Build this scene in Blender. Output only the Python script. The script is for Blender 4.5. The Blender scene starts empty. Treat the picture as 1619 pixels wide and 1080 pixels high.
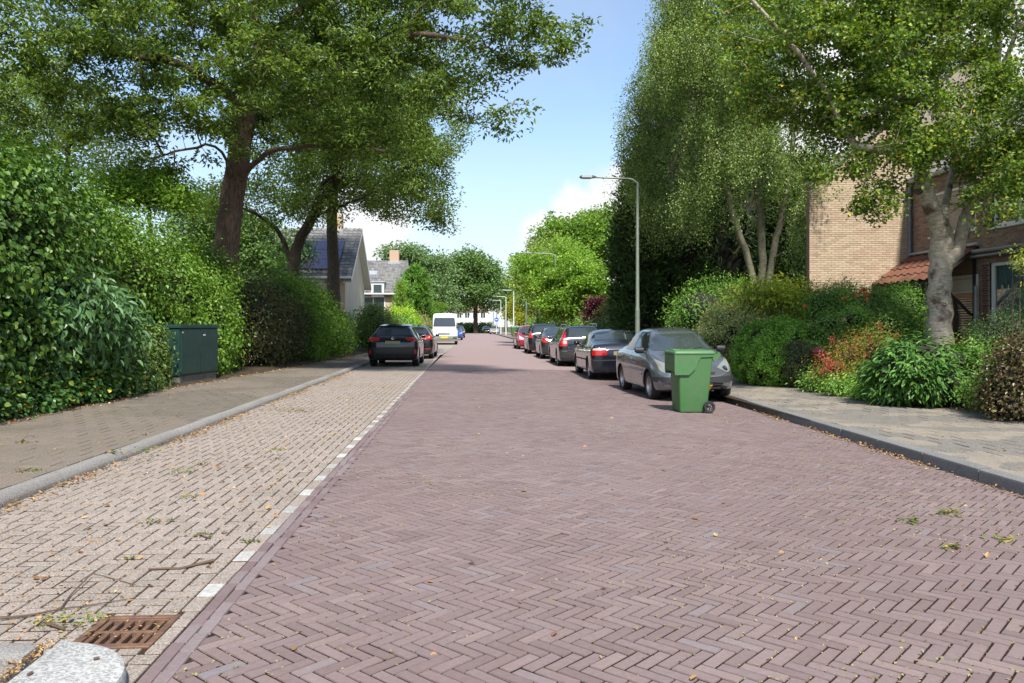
import bpy, bmesh, math, random
import numpy as np
from mathutils import Vector, Matrix
from mathutils.bvhtree import BVHTree
from mathutils.geometry import delaunay_2d_cdt

R = math.radians
random.seed(7)
rng = np.random.default_rng(11)
scene = bpy.context.scene
COL = scene.collection

# ------------------------------------------------------------------ camera, sky, sun, exposure
F = 1260.0; CX = 809.5; CY = 515.0; EYE = 1.45; YAW = R(3.18)
SY, CYW = math.sin(YAW), math.cos(YAW)
cam_d = bpy.data.cameras.new('camera'); cam = bpy.data.objects.new('camera', cam_d); COL.objects.link(cam)
cam_d.sensor_width = 36; cam_d.lens = 36 * F / 1619; cam_d.shift_y = -25 / 1619
cam_d.clip_start = 0.05; cam_d.clip_end = 3000
cam.location = (0, 0, EYE); cam.rotation_euler = (R(90), 0, -YAW)
scene.camera = cam

SUN_EL, SUN_AZ = R(52), R(171)           # azimuth clockwise from +Y
world = bpy.data.worlds.new('World'); scene.world = world; world.use_nodes = True
def build_world():
    nt = world.node_tree; N = nt.nodes; Lk = nt.links; N.clear()
    out = N.new('ShaderNodeOutputWorld'); bg = N.new('ShaderNodeBackground'); Lk.new(bg.outputs[0], out.inputs[0])
    sky = N.new('ShaderNodeTexSky'); sky.sky_type = 'NISHITA'; sky.sun_disc = False
    sky.sun_elevation = SUN_EL; sky.sun_rotation = SUN_AZ; sky.air_density = 1.15; sky.dust_density = 0.3; sky.ozone_density = 3.5
    tc = N.new('ShaderNodeTexCoord')
    nz = N.new('ShaderNodeVectorMath'); nz.operation = 'NORMALIZE'; Lk.new(tc.outputs['Generated'], nz.inputs[0])
    sep = N.new('ShaderNodeSeparateXYZ'); Lk.new(nz.outputs[0], sep.inputs[0])
    def math_(op, a, b=None, clamp=False):
        m = N.new('ShaderNodeMath'); m.operation = op; m.use_clamp = clamp
        for i, v in enumerate((a, b)):
            if v is None: continue
            if isinstance(v, (int, float)): m.inputs[i].default_value = v
            else: Lk.new(v, m.inputs[i])
        return m.outputs[0]
    zc = math_('MAXIMUM', sep.outputs[2], 0.0)
    den = math_('ADD', zc, 0.22)
    px = math_('DIVIDE', sep.outputs[0], den); py = math_('DIVIDE', sep.outputs[1], den)
    cmb = N.new('ShaderNodeCombineXYZ'); Lk.new(px, cmb.inputs[0]); Lk.new(py, cmb.inputs[1])
    n1 = N.new('ShaderNodeTexNoise'); n1.inputs['Scale'].default_value = 1.1; n1.inputs['Detail'].default_value = 7; n1.inputs['Roughness'].default_value = .55
    n1.inputs['Distortion'].default_value = .5; Lk.new(cmb.outputs[0], n1.inputs['Vector'])
    r1 = N.new('ShaderNodeMapRange'); r1.inputs[1].default_value = .38; r1.inputs[2].default_value = .68; r1.inputs[4].default_value = .6; Lk.new(n1.outputs[0], r1.inputs[0])
    # whitening towards the horizon
    hz = N.new('ShaderNodeMapRange'); hz.interpolation_type = 'SMOOTHSTEP'; hz.inputs[1].default_value = .32; hz.inputs[2].default_value = .0; hz.inputs[3].default_value = 0; hz.inputs[4].default_value = .72; Lk.new(sep.outputs[2], hz.inputs[0])
    base = math_('MAXIMUM', r1.outputs[0], hz.outputs[0])
    # cumulus heads at several places round the sky
    n2 = N.new('ShaderNodeTexNoise'); n2.inputs['Scale'].default_value = 13; n2.inputs['Detail'].default_value = 8; n2.inputs['Roughness'].default_value = .6; Lk.new(nz.outputs[0], n2.inputs['Vector'])
    cum = None
    def dirpx(x, y):
        a = (x - CX) / F; v = Vector((a * CYW + SY, -a * SY + CYW, (CY - y) / F)); return v.normalized()
    spots = [(dirpx(925, 350), .055), (dirpx(975, 325), .06), (dirpx(870, 380), .045), (dirpx(1010, 390), .08),
             (dirpx(1490, 60), .16), (dirpx(1330, 150), .13), (dirpx(560, 380), .10), (dirpx(-300, 100), .15),
             (Vector((-.9, .3, .3)).normalized(), .35), (Vector((.8, .5, .25)).normalized(), .3), (Vector((-.4, -.8, .35)).normalized(), .4), (Vector((.7, -.6, .2)).normalized(), .35)]
    for d, rad in spots:
        ds = N.new('ShaderNodeVectorMath'); ds.operation = 'DISTANCE'; Lk.new(nz.outputs[0], ds.inputs[0]); ds.inputs[1].default_value = d
        q = math_('SUBTRACT', 1.0, math_('DIVIDE', ds.outputs['Value'], rad))
        cum = q if cum is None else math_('MAXIMUM', cum, q)
    cn = math_('ADD', cum, math_('MULTIPLY', math_('SUBTRACT', n2.outputs[0], .5), 1.5))
    cm = N.new('ShaderNodeMapRange'); cm.interpolation_type = 'SMOOTHSTEP'; cm.inputs[1].default_value = .0; cm.inputs[2].default_value = .5; Lk.new(cn, cm.inputs[0])
    mix1 = N.new('ShaderNodeMix'); mix1.data_type = 'RGBA'; Lk.new(base, mix1.inputs[0]); Lk.new(sky.outputs[0], mix1.inputs[6]); mix1.inputs[7].default_value = (3.4, 3.75, 4.35, 1)
    tone = N.new('ShaderNodeMapRange'); tone.inputs[1].default_value = .3; tone.inputs[2].default_value = .7; Lk.new(n2.outputs[0], tone.inputs[0])
    cc = N.new('ShaderNodeMix'); cc.data_type = 'RGBA'; Lk.new(tone.outputs[0], cc.inputs[0]); cc.inputs[6].default_value = (4.1, 4.25, 4.6, 1); cc.inputs[7].default_value = (5.4, 5.4, 5.5, 1)
    mix2 = N.new('ShaderNodeMix'); mix2.data_type = 'RGBA'; Lk.new(cm.outputs[0], mix2.inputs[0]); Lk.new(mix1.outputs[2], mix2.inputs[6]); Lk.new(cc.outputs[2], mix2.inputs[7])
    Lk.new(mix2.outputs[2], bg.inputs[0]); bg.inputs[1].default_value = .085
build_world()
sun_d = bpy.data.lights.new('sun', 'SUN'); sun = bpy.data.objects.new('sun', sun_d); COL.objects.link(sun)
sun_d.energy = 3.0; sun_d.angle = R(4.5); sun_d.color = (1, .95, .87)
sdir = Vector((math.sin(SUN_AZ) * math.cos(SUN_EL), math.cos(SUN_AZ) * math.cos(SUN_EL), math.sin(SUN_EL)))
sun.rotation_euler = sdir.to_track_quat('Z', 'Y').to_euler()
vs = scene.view_settings
vs.view_transform = 'Standard'; vs.look = 'None'; vs.gamma = 1; vs.exposure = 1.35; vs.use_curve_mapping = False
try:
    scene.cycles.max_bounces = 7; scene.cycles.diffuse_bounces = 4; scene.cycles.transparent_max_bounces = 6
except Exception: pass

# ------------------------------------------------------------------ helpers
def P(px, py, Z):                       # a picture direction at a depth -> world point
    xc = (px - CX) / F * Z; z = EYE - (py - CY) / F * Z
    return np.array((xc * CYW + Z * SY, -xc * SY + Z * CYW, z))
def G(px, py, h=0.0):                   # the point where that direction meets height h
    return P(px, py, (EYE - h) * F / (py - CY))
def proj(p):
    x, y, z = p; Z = y * CYW + x * SY
    return CX + F * (x * CYW - y * SY) / Z, CY - F * (z - EYE) / Z, Z
def road_z(x):
    return np.where(x > 3.0, -(np.asarray(x) - 3.0) * .022, 0.0) * 1.0

def props(o, label=None, cat=None, group=None, kind=None):
    if label: o['label'] = label
    if cat: o['category'] = cat
    if group: o['group'] = group
    if kind: o['kind'] = kind
    return o
def empty(name, loc, rz=0, label=None, cat=None, group=None):
    o = bpy.data.objects.new(name, None); COL.objects.link(o); o.location = loc; o.rotation_euler = (0, 0, rz); o.empty_display_size = .2
    return props(o, label, cat, group)
def link(name, me, mat=None, parent=None, **k):
    if mat is not None and not me.materials: me.materials.append(mat)
    o = bpy.data.objects.new(name, me); COL.objects.link(o)
    if parent is not None: o.parent = parent
    return props(o, **k)
def mesh_np(name, V, F_, k=4, smooth=False):          # V (n,3), F_ (m,k)
    V = np.ascontiguousarray(V, dtype=np.float32); F_ = np.ascontiguousarray(F_, dtype=np.int32)
    me = bpy.data.meshes.new(name); me.vertices.add(len(V)); me.vertices.foreach_set('co', V.ravel())
    m = len(F_); me.loops.add(m * k); me.loops.foreach_set('vertex_index', F_.ravel())
    me.polygons.add(m); me.polygons.foreach_set('loop_start', np.arange(0, m * k, k, dtype=np.int32))
    me.polygons.foreach_set('loop_total', np.full(m, k, dtype=np.int32))
    me.polygons.foreach_set('use_smooth', np.full(m, bool(smooth)))
    me.update(calc_edges=True); return me
class MB:                                # collects shapes for one mesh
    def __init__(s): s.v = []; s.f = []
    def add(s, vs, fs):
        n = len(s.v); s.v += [tuple(map(float, v)) for v in vs]; s.f += [tuple(i + n for i in f) for f in fs]; return s
    def box(s, x0, x1, y0, y1, z0, z1, b=0.0, M=None):
        if b > 0:
            b = min(b, .45 * abs(x1 - x0), .45 * abs(y1 - y0), .45 * abs(z1 - z0))
            rings = [(z0, b), (z0 + b, 0), (z1 - b, 0), (z1, b)]
            vs = []
            for z, i in rings: vs += [(x0 + i, y0 + i, z), (x1 - i, y0 + i, z), (x1 - i, y1 - i, z), (x0 + i, y1 - i, z)]
            fs = [(3, 2, 1, 0), (12, 13, 14, 15)]
            for r in range(3):
                for k in range(4): a = r * 4 + k; c = r * 4 + (k + 1) % 4; fs.append((a, c, c + 4, a + 4))
        else:
            vs = [(x0, y0, z0), (x1, y0, z0), (x1, y1, z0), (x0, y1, z0), (x0, y0, z1), (x1, y0, z1), (x1, y1, z1), (x0, y1, z1)]
            fs = [(3, 2, 1, 0), (4, 5, 6, 7), (0, 1, 5, 4), (1, 2, 6, 5), (2, 3, 7, 6), (3, 0, 4, 7)]
        if M is not None: vs = [tuple(M @ Vector(v)) for v in vs]
        return s.add(vs, fs)
    def tube(s, pts, rad, n=8, cap=True):
        pts = [Vector(p) for p in pts]; m = len(pts)
        if not hasattr(rad, '__len__'): rad = [rad] * m
        vs = []; fs = []; up = Vector((0, 0, 1)); prev = None
        for i in range(m):
            d = (pts[min(i + 1, m - 1)] - pts[max(i - 1, 0)]).normalized()
            if prev is None:
                a = d.orthogonal().normalized() if abs(d.z) > .99 else d.cross(up).normalized()
            else:
                a = prev - d * prev.dot(d); a = a.normalized() if a.length > 1e-5 else d.orthogonal().normalized()
            prev = a; b = d.cross(a)
            for k in range(n):
                t = 2 * math.pi * k / n; vs.append(pts[i] + (a * math.cos(t) + b * math.sin(t)) * rad[i])
        for i in range(m - 1):
            for k in range(n): k2 = (k + 1) % n; fs.append((i * n + k, i * n + k2, (i + 1) * n + k2, (i + 1) * n + k))
        if cap: fs.append(tuple(range(n - 1, -1, -1))); fs.append(tuple((m - 1) * n + k for k in range(n)))
        return s.add(vs, fs)
    def lathe(s, prof, n=24, axis='z', M=None):
        vs = []; fs = []; m = len(prof)
        for r, z in prof:
            for k in range(n):
                t = 2 * math.pi * k / n
                v = (r * math.cos(t), r * math.sin(t), z) if axis == 'z' else (r * math.cos(t), z, r * math.sin(t))
                vs.append(v)
        for i in range(m - 1):
            for k in range(n):
                k2 = (k + 1) % n; q = (i * n + k, i * n + k2, (i + 1) * n + k2, (i + 1) * n + k)
                fs.append(q if axis == 'z' else q[::-1])
        if M is not None: vs = [tuple(M @ Vector(v)) for v in vs]
        return s.add(vs, fs)
    def prism(s, poly, h0, h1, M=None):   # polygon in xy extruded in z
        n = len(poly); vs = [(x, y, h0) for x, y in poly] + [(x, y, h1) for x, y in poly]
        fs = [tuple(range(n - 1, -1, -1)), tuple(range(n, 2 * n))] + [(i, (i + 1) % n, (i + 1) % n + n, i + n) for i in range(n)]
        if M is not None: vs = [tuple(M @ Vector(v)) for v in vs]
        return s.add(vs, fs)
    def build(s, name, mat, parent=None, smooth=None, **k):
        me = bpy.data.meshes.new(name); me.from_pydata(s.v, [], s.f); me.update()
        if smooth is not None:
            me.polygons.foreach_set('use_smooth', [True] * len(me.polygons))
            if smooth < 180: me.set_sharp_from_angle(angle=R(smooth))
        return link(name, me, mat, parent, **k)

def copy_tree(o, parent=None):
    c = o.copy(); COL.objects.link(c); c.parent = parent
    for ch in KIDS.get(o.name, []): copy_tree(ch, c)
    return c
KIDS = {}
def index_kids(o):
    KIDS[o.name] = [c for c in COL.objects if c.parent is o]
    for c in KIDS[o.name]: index_kids(c)

# ------------------------------------------------------------------ materials
def nmat(name):
    m = bpy.data.materials.new(name); m.use_nodes = True; nt = m.node_tree
    return m, nt, nt.nodes, nt.links, nt.nodes['Principled BSDF']
def rgba(c): return (c[0], c[1], c[2], 1)
def paint(name, c, rough=.5, metal=0, coat=0, spec=.5, bump=0, bscale=60, var=0, vscale=3, c2=None, emit=None):
    m, nt, N, L, B = nmat(name)
    B.inputs['Base Color'].default_value = rgba(c); B.inputs['Roughness'].default_value = rough; B.inputs['Metallic'].default_value = metal
    B.inputs['Coat Weight'].default_value = coat; B.inputs['Coat Roughness'].default_value = .04; B.inputs['Specular IOR Level'].default_value = spec
    if bump or var:
        tc = N.new('ShaderNodeTexCoord')
    if var:
        n = N.new('ShaderNodeTexNoise'); n.inputs['Scale'].default_value = vscale; n.inputs['Detail'].default_value = 6; n.inputs['Roughness'].default_value = .65; L.new(tc.outputs['Object'], n.inputs['Vector'])
        mr = N.new('ShaderNodeMapRange'); mr.inputs[1].default_value = .33; mr.inputs[2].default_value = .67; L.new(n.outputs[0], mr.inputs[0])
        mx = N.new('ShaderNodeMix'); mx.data_type = 'RGBA'; L.new(mr.outputs[0], mx.inputs[0])
        d = c2 if c2 else tuple(v * (1 - var) for v in c)
        mx.inputs[6].default_value = rgba(d); mx.inputs[7].default_value = rgba(c); L.new(mx.outputs[2], B.inputs['Base Color'])
    if bump:
        n = N.new('ShaderNodeTexNoise'); n.inputs['Scale'].default_value = bscale; n.inputs['Detail'].default_value = 5; L.new(tc.outputs['Object'], n.inputs['Vector'])
        b = N.new('ShaderNodeBump'); b.inputs['Strength'].default_value = bump; b.inputs['Distance'].default_value = .01; L.new(n.outputs[0], b.inputs['Height']); L.new(b.outputs[0], B.inputs['Normal'])
    return m
def rand_node(N, L, seed=0.0):           # a value per brick or leaf, joined or separate
    g = N.new('ShaderNodeNewGeometry'); oi = N.new('ShaderNodeObjectInfo')
    a = N.new('ShaderNodeMath'); a.operation = 'ADD'; L.new(g.outputs['Random Per Island'], a.inputs[0]); L.new(oi.outputs['Random'], a.inputs[1])
    a2 = N.new('ShaderNodeMath'); a2.operation = 'MULTIPLY_ADD'; L.new(a.outputs[0], a2.inputs[0]); a2.inputs[1].default_value = 1 + seed * 7.3; a2.inputs[2].default_value = seed
    f = N.new('ShaderNodeMath'); f.operation = 'FRACT'; L.new(a2.outputs[0], f.inputs[0]); return f.outputs[0]
def ramp(N, stops, interp='LINEAR'):
    r = N.new('ShaderNodeValToRGB'); e = r.color_ramp; e.interpolation = interp
    while len(e.elements) < len(stops): e.elements.new(.5)
    for el, (p, c) in zip(e.elements, stops): el.position = p; el.color = rgba(c)
    return r
def piece_mat(name, stops, speck=None, speck_scale=220, stain=None, stain_scale=.8, rough=.85, grain=.15, bump=.25, bscale=180, patch=None):
    """bricks, stones, tiles: a colour per piece, aggregate grain, broad stains in world space"""
    m, nt, N, L, B = nmat(name); B.inputs['Roughness'].default_value = rough; B.inputs['Specular IOR Level'].default_value = .3
    rv = rand_node(N, L); cr = ramp(N, stops); L.new(rv, cr.inputs[0]); col = cr.outputs[0]
    g = N.new('ShaderNodeNewGeometry')
    def mixc(fac, a, b, mode='MIX'):
        x = N.new('ShaderNodeMix'); x.data_type = 'RGBA'; x.blend_type = mode
        if isinstance(fac, float): x.inputs[0].default_value = fac
        else: L.new(fac, x.inputs[0])
        for i, v in ((6, a), (7, b)):
            if isinstance(v, tuple): x.inputs[i].default_value = rgba(v)
            else: L.new(v, x.inputs[i])
        return x.outputs[2]
    def noise(sc, det=5, lo=.35, hi=.65, rough_=.6):
        n = N.new('ShaderNodeTexNoise'); n.inputs['Scale'].default_value = sc; n.inputs['Detail'].default_value = det; n.inputs['Roughness'].default_value = rough_; L.new(g.outputs['Position'], n.inputs['Vector'])
        mr = N.new('ShaderNodeMapRange'); mr.inputs[1].default_value = lo; mr.inputs[2].default_value = hi; L.new(n.outputs[0], mr.inputs[0]); return mr.outputs[0]
    if patch:                            # broad second stone colour chosen per area
        col = mixc(noise(patch[1], 1, .49, .51, .5), col, mixc(rv, patch[0], tuple(v * 1.25 for v in patch[0])))
    if grain: col = mixc(noise(35, 6, .3, .7), mixc(1.0, col, (1 - grain,) * 3, 'MULTIPLY'), col)
    if stain: col = mixc(noise(stain_scale, 6, .42, .75), col, mixc(.55, col, stain))
    if speck:
        v = N.new('ShaderNodeTexVoronoi'); v.inputs['Scale'].default_value = speck_scale; L.new(g.outputs['Position'], v.inputs['Vector'])
        sc = N.new('ShaderNodeSeparateColor'); L.new(v.outputs['Color'], sc.inputs[0])
        r = ramp(N, [(0, tuple(c * .5 for c in speck)), (.35, speck), (.8, tuple(min(1, c * 1.9) for c in speck))]); L.new(sc.outputs[0], r.inputs[0])
        col = mixc(.5, col, r.outputs[0])
    L.new(col, B.inputs['Base Color'])
    n = N.new('ShaderNodeTexNoise'); n.inputs['Scale'].default_value = bscale; n.inputs['Detail'].default_value = 4; L.new(g.outputs['Position'], n.inputs['Vector'])
    b = N.new('ShaderNodeBump'); b.inputs['Strength'].default_value = bump; b.inputs['Distance'].default_value = .004; L.new(n.outputs[0], b.inputs['Height']); L.new(b.outputs[0], B.inputs['Normal'])
    return m
def leaf_mat(name, stops, trans=.35, rough=.45, tcol=None, spec=.4):
    m, nt, N, L, B = nmat(name); B.inputs['Roughness'].default_value = rough; B.inputs['Specular IOR Level'].default_value = spec
    if tcol is None: stops = [(p, (c[0] * 1.68, c[1] * 1.42, c[2] * 1.02)) for p, c in stops]
    rv = rand_node(N, L); cr = ramp(N, stops); L.new(rv, cr.inputs[0])
    g = N.new('ShaderNodeNewGeometry'); n = N.new('ShaderNodeTexNoise'); n.inputs['Scale'].default_value = .9; n.inputs['Detail'].default_value = 3; L.new(g.outputs['Position'], n.inputs['Vector'])
    mr = N.new('ShaderNodeMapRange'); mr.inputs[1].default_value = .3; mr.inputs[2].default_value = .7; mr.inputs[3].default_value = .72; mr.inputs[4].default_value = 1.25; L.new(n.outputs[0], mr.inputs[0])
    mx = N.new('ShaderNodeVectorMath'); mx.operation = 'SCALE'; L.new(cr.outputs[0], mx.inputs[0]); L.new(mr.outputs[0], mx.inputs['Scale']); L.new(mx.outputs[0], B.inputs['Base Color'])
    t = N.new('ShaderNodeBsdfTranslucent'); tm = N.new('ShaderNodeVectorMath'); tm.operation = 'MULTIPLY'; L.new(mx.outputs[0], tm.inputs[0]); tm.inputs[1].default_value = tcol or (1.5, 1.45, .55); L.new(tm.outputs[0], t.inputs[0])
    ms = N.new('ShaderNodeMixShader'); ms.inputs[0].default_value = trans; L.new(B.outputs[0], ms.inputs[1]); L.new(t.outputs[0], ms.inputs[2]); L.new(ms.outputs[0], N['Material Output'].inputs[0])
    return m
def bark_mat(name, c1, c2, vs_=(9, 9, 2.2), bump=.9, patch=None, light=None):
    m, nt, N, L, B = nmat(name); B.inputs['Roughness'].default_value = .9; B.inputs['Specular IOR Level'].default_value = .2
    tc = N.new('ShaderNodeTexCoord'); mp = N.new('ShaderNodeMapping'); mp.inputs['Scale'].default_value = vs_; L.new(tc.outputs['Object'], mp.inputs[0])
    n = N.new('ShaderNodeTexNoise'); n.inputs['Scale'].default_value = 2.2; n.inputs['Detail'].default_value = 9; n.inputs['Roughness'].default_value = .7; L.new(mp.outputs[0], n.inputs['Vector'])
    r = ramp(N, [(.33, c1), (.62, c2)] + ([(.78, light)] if light else [])); L.new(n.outputs[0], r.inputs[0]); col = r.outputs[0]
    if patch:
        n3 = N.new('ShaderNodeTexNoise'); n3.inputs['Scale'].default_value = patch[1]; n3.inputs['Detail'].default_value = 5; L.new(tc.outputs['Object'], n3.inputs['Vector'])
        mr = N.new('ShaderNodeMapRange'); mr.inputs[1].default_value = .55; mr.inputs[2].default_value = .66; L.new(n3.outputs[0], mr.inputs[0])
        x = N.new('ShaderNodeMix'); x.data_type = 'RGBA'; L.new(mr.outputs[0], x.inputs[0]); L.new(col, x.inputs[6]); x.inputs[7].default_value = rgba(patch[0]); col = x.outputs[2]
    L.new(col, B.inputs['Base Color'])
    b = N.new('ShaderNodeBump'); b.inputs['Strength'].default_value = bump; b.inputs['Distance'].default_value = .03; L.new(n.outputs[0], b.inputs['Height']); L.new(b.outputs[0], B.inputs['Normal'])
    return m

M = {}
M['brick_road'] = piece_mat('road_brick', [(0, (.178, .130, .125)), (.35, (.228, .168, .160)), (.7, (.205, .155, .152)), (.95, (.25, .188, .176)), (1, (.21, .185, .195))], stain=(.15, .105, .10), stain_scale=.55, rough=.72, grain=.2)
M['brick_edge'] = piece_mat('edge_brick', [(0, (.17, .12, .12)), (.5, (.20, .15, .15)), (1, (.23, .19, .19))], rough=.75, grain=.2)
M['bay_stone'] = piece_mat('bay_stone', [(0, (.18, .148, .13)), (.5, (.24, .195, .172)), (1, (.29, .23, .205))], speck=(.25, .22, .19), speck_scale=170, stain=(.12, .09, .055), stain_scale=.8, rough=.9)
M['white_stone'] = piece_mat('white_marking_stone', [(0, (.38, .38, .36)), (1, (.56, .56, .54))], rough=.85, grain=.4, stain=(.25, .22, .18), stain_scale=9)
M['left_tile'] = piece_mat('left_pavement_tile', [(0, (.095, .083, .064)), (.5, (.118, .102, .078)), (1, (.14, .122, .094))], speck=(.125, .108, .088), speck_scale=150, stain=(.10, .10, .05), stain_scale=.6, rough=.92, patch=((.17, .135, .11), .35))
M['right_tile'] = piece_mat('right_pavement_tile', [(0, (.20, .17, .13)), (.5, (.24, .205, .16)), (1, (.275, .235, .185))], speck=(.19, .17, .14), speck_scale=150, stain=(.10, .09, .05), stain_scale=.9, rough=.92, patch=((.085, .085, .088), 1.1))
M['kerb'] = piece_mat('kerb_concrete', [(0, (.19, .18, .165)), (1, (.25, .24, .225))], speck=(.20, .19, .18), speck_scale=190, stain=(.10, .09, .07), stain_scale=1.2, rough=.9)
M['kerb_dark'] = piece_mat('kerb_concrete_right', [(0, (.13, .125, .12)), (1, (.19, .185, .18))], speck=(.16, .16, .155), speck_scale=190, stain=(.08, .075, .06), stain_scale=2, rough=.9)  # base colour lowered, the shade of the road face painted into it
M['nose'] = piece_mat('nose_concrete', [(0, (.32, .32, .31)), (1, (.36, .36, .35))], speck=(.30, .30, .285), speck_scale=95, stain=(.16, .15, .13), stain_scale=3, rough=.9)
M['wall_tan'] = piece_mat('tan_wall_brick', [(0, (.43, .32, .21)), (.4, (.52, .40, .27)), (.75, (.56, .44, .31)), (1, (.47, .31, .22))], rough=.9, grain=.2)
M['wall_brown'] = piece_mat('brown_wall_brick', [(0, (.22, .14, .10)), (.5, (.30, .195, .14)), (1, (.36, .25, .18))], rough=.9, grain=.25)
M['wall_red'] = piece_mat('dark_red_brick', [(0, (.13, .05, .04)), (1, (.20, .08, .06))], rough=.9, grain=.25)
M['roof_orange'] = piece_mat('orange_roof_tile', [(0, (.17, .07, .045)), (.5, (.24, .10, .058)), (1, (.19, .075, .05))], rough=.75, grain=.3, stain=(.10, .07, .05), stain_scale=4)
M['roof_grey'] = piece_mat('grey_roof_tile', [(0, (.13, .13, .135)), (.5, (.19, .19, .19)), (1, (.25, .245, .24))], rough=.85, grain=.25, stain=(.2, .19, .15), stain_scale=.8)
M['mortar'] = paint('mortar', (.30, .26, .21), .95, var=.3, vscale=20)
def bed_mat(name, c, moss, thr=.5):
    m, nt, N, L, B = nmat(name); B.inputs['Roughness'].default_value = .95; B.inputs['Specular IOR Level'].default_value = .1
    g = N.new('ShaderNodeNewGeometry')
    n = N.new('ShaderNodeTexNoise'); n.inputs['Scale'].default_value = 14; n.inputs['Detail'].default_value = 8; n.inputs['Roughness'].default_value = .7; L.new(g.outputs['Position'], n.inputs['Vector'])
    r = ramp(N, [(thr - .12, c), (thr, tuple(v * 1.6 for v in c)), (thr + .10, moss)]); L.new(n.outputs[0], r.inputs[0]); L.new(r.outputs[0], B.inputs['Base Color']); return m
M['bed'] = bed_mat('joint_sand', (.022, .015, .012), (.14, .13, .05), .60)
M['bed_bay'] = bed_mat('bay_joint_sand', (.040, .027, .018), (.12, .085, .035), .60)
def soft_ground(name, c1, c2, sc, c3=None):
    m, nt, N, L, B = nmat(name); B.inputs['Roughness'].default_value = .9; B.inputs['Specular IOR Level'].default_value = .2
    g = N.new('ShaderNodeNewGeometry'); n = N.new('ShaderNodeTexNoise'); n.inputs['Scale'].default_value = sc; n.inputs['Detail'].default_value = 10; n.inputs['Roughness'].default_value = .75; L.new(g.outputs['Position'], n.inputs['Vector'])
    r = ramp(N, [(.35, c1), (.62, c2)] + ([(.75, c3)] if c3 else [])); L.new(n.outputs[0], r.inputs[0]); L.new(r.outputs[0], B.inputs['Base Color'])
    b = N.new('ShaderNodeBump'); b.inputs['Strength'].default_value = .4; b.inputs['Distance'].default_value = .01; L.new(n.outputs[0], b.inputs['Height']); L.new(b.outputs[0], B.inputs['Normal']); return m
M['road_far'] = soft_ground('road_far', (.235, .175, .17), (.30, .23, .22), 9)
M['bay_far'] = soft_ground('bay_far', (.22, .18, .15), (.36, .31, .27), 9)
M['tile_far'] = soft_ground('pavement_far', (.17, .14, .115), (.26, .22, .18), 7)
M['soil'] = soft_ground('soil', (.03, .022, .014), (.07, .052, .034), 5, (.05, .07, .02))
M['earth'] = soft_ground('earth', (.05, .06, .025), (.09, .10, .04), .8)
M['iron'] = paint('rusty_iron', (.22, .12, .07), .75, metal=.3, var=.5, vscale=14, c2=(.10, .06, .045), bump=.4)
M['black'] = paint('black_void', (.01, .01, .01), .9)
M['pole'] = paint('galvanised_pole', (.26, .29, .25), .5, metal=.4, var=.3, vscale=4, c2=(.19, .23, .17))
M['pole_far'] = paint('light_pole', (.62, .65, .62), .5, metal=.1)
M['lamp_head'] = paint('lamp_head_grey', (.10, .11, .12), .4, metal=.3)
M['lens'] = paint('lamp_lens', (.55, .56, .55), .2)
M['bin'] = paint('green_bin_plastic', (.045, .155, .042), .5, bump=.15, bscale=25, var=.3, vscale=7, c2=(.075, .145, .065))
M['rubber'] = paint('rubber', (.018, .018, .019), .75, bump=.2)
M['dplastic'] = paint('dark_plastic', (.025, .026, .028), .55)
M['cab_green'] = paint('cabinet_green', (.008, .030, .025), .5, var=.7, vscale=4, c2=(.014, .052, .044), bump=.1)
M['cab_plinth'] = paint('cabinet_plinth', (.17, .16, .14), .9, var=.4, vscale=6)
M['chrome'] = paint('chrome', (.6, .6, .6), .15, metal=1)
M['rimsilver'] = paint('alloy', (.42, .43, .44), .3, metal=.8)
M['glass_car'] = paint('car_glass', (.012, .015, .016), .03, spec=.6)
M['glass_light'] = paint('car_glass_light', (.03, .04, .042), .02, spec=1.0, coat=.5)
M['headlamp'] = paint('headlamp_glass', (.55, .56, .55), .08, metal=.3, coat=1)
M['headlamp_old'] = paint('headlamp_yellowed', (.34, .35, .30), .12, metal=.5, coat=.8)
M['tail'] = paint('tail_lamp_red', (.42, .012, .012), .15, coat=1)
M['tail_pale'] = paint('tail_lamp_clear', (.62, .40, .38), .15, coat=1)
M['plate_y'] = paint('yellow_plate', (.78, .52, .03), .5)
M['plate_b'] = paint('tan_plate', (.30, .24, .13), .6)
M['gap'] = paint('shut_line', (.008, .008, .009), .8)
M['p_silver'] = paint('paint_silver_grey', (.19, .205, .225), .25, metal=.7, coat=1)
M['p_black'] = paint('paint_black', (.008, .009, .013), .2, coat=.6)
M['p_bumper'] = paint('paint_black_bumper', (.008, .009, .012), .35)
M['p_blackblue'] = paint('paint_black_blue', (.012, .015, .024), .2, metal=.2, coat=.6)
M['p_darkgrey'] = paint('paint_dark_grey', (.045, .05, .055), .25, metal=.6, coat=.6)
M['p_red'] = paint('paint_red', (.36, .012, .03), .25, metal=.2, coat=1)
M['p_white'] = paint('paint_white', (.78, .79, .78), .3, coat=.8)
M['p_blue'] = paint('paint_blue', (.03, .07, .30), .3, metal=.3, coat=.8)
M['p_ltsilver'] = paint('paint_light_silver', (.42, .45, .48), .3, metal=.5, coat=.8)
M['white'] = paint('white_frame', (.72, .72, .69), .5)
M['cream'] = paint('cream_wall', (.60, .54, .43), .9, var=.2, vscale=1.2, bump=.2)
M['zinc'] = paint('zinc_pipe', (.24, .26, .28), .45, metal=.6, var=.3, vscale=3)
M['darkwood'] = paint('dark_wood', (.022, .017, .014), .7, bump=.3)
M['orangewood'] = paint('varnished_wood', (.40, .14, .035), .4, var=.4, vscale=9, coat=.4)
M['curtain'] = paint('curtain', (.36, .46, .45), .8)
M['winglass'] = paint('window_glass', (.05, .07, .075), .03, spec=1, coat=.5)
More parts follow.
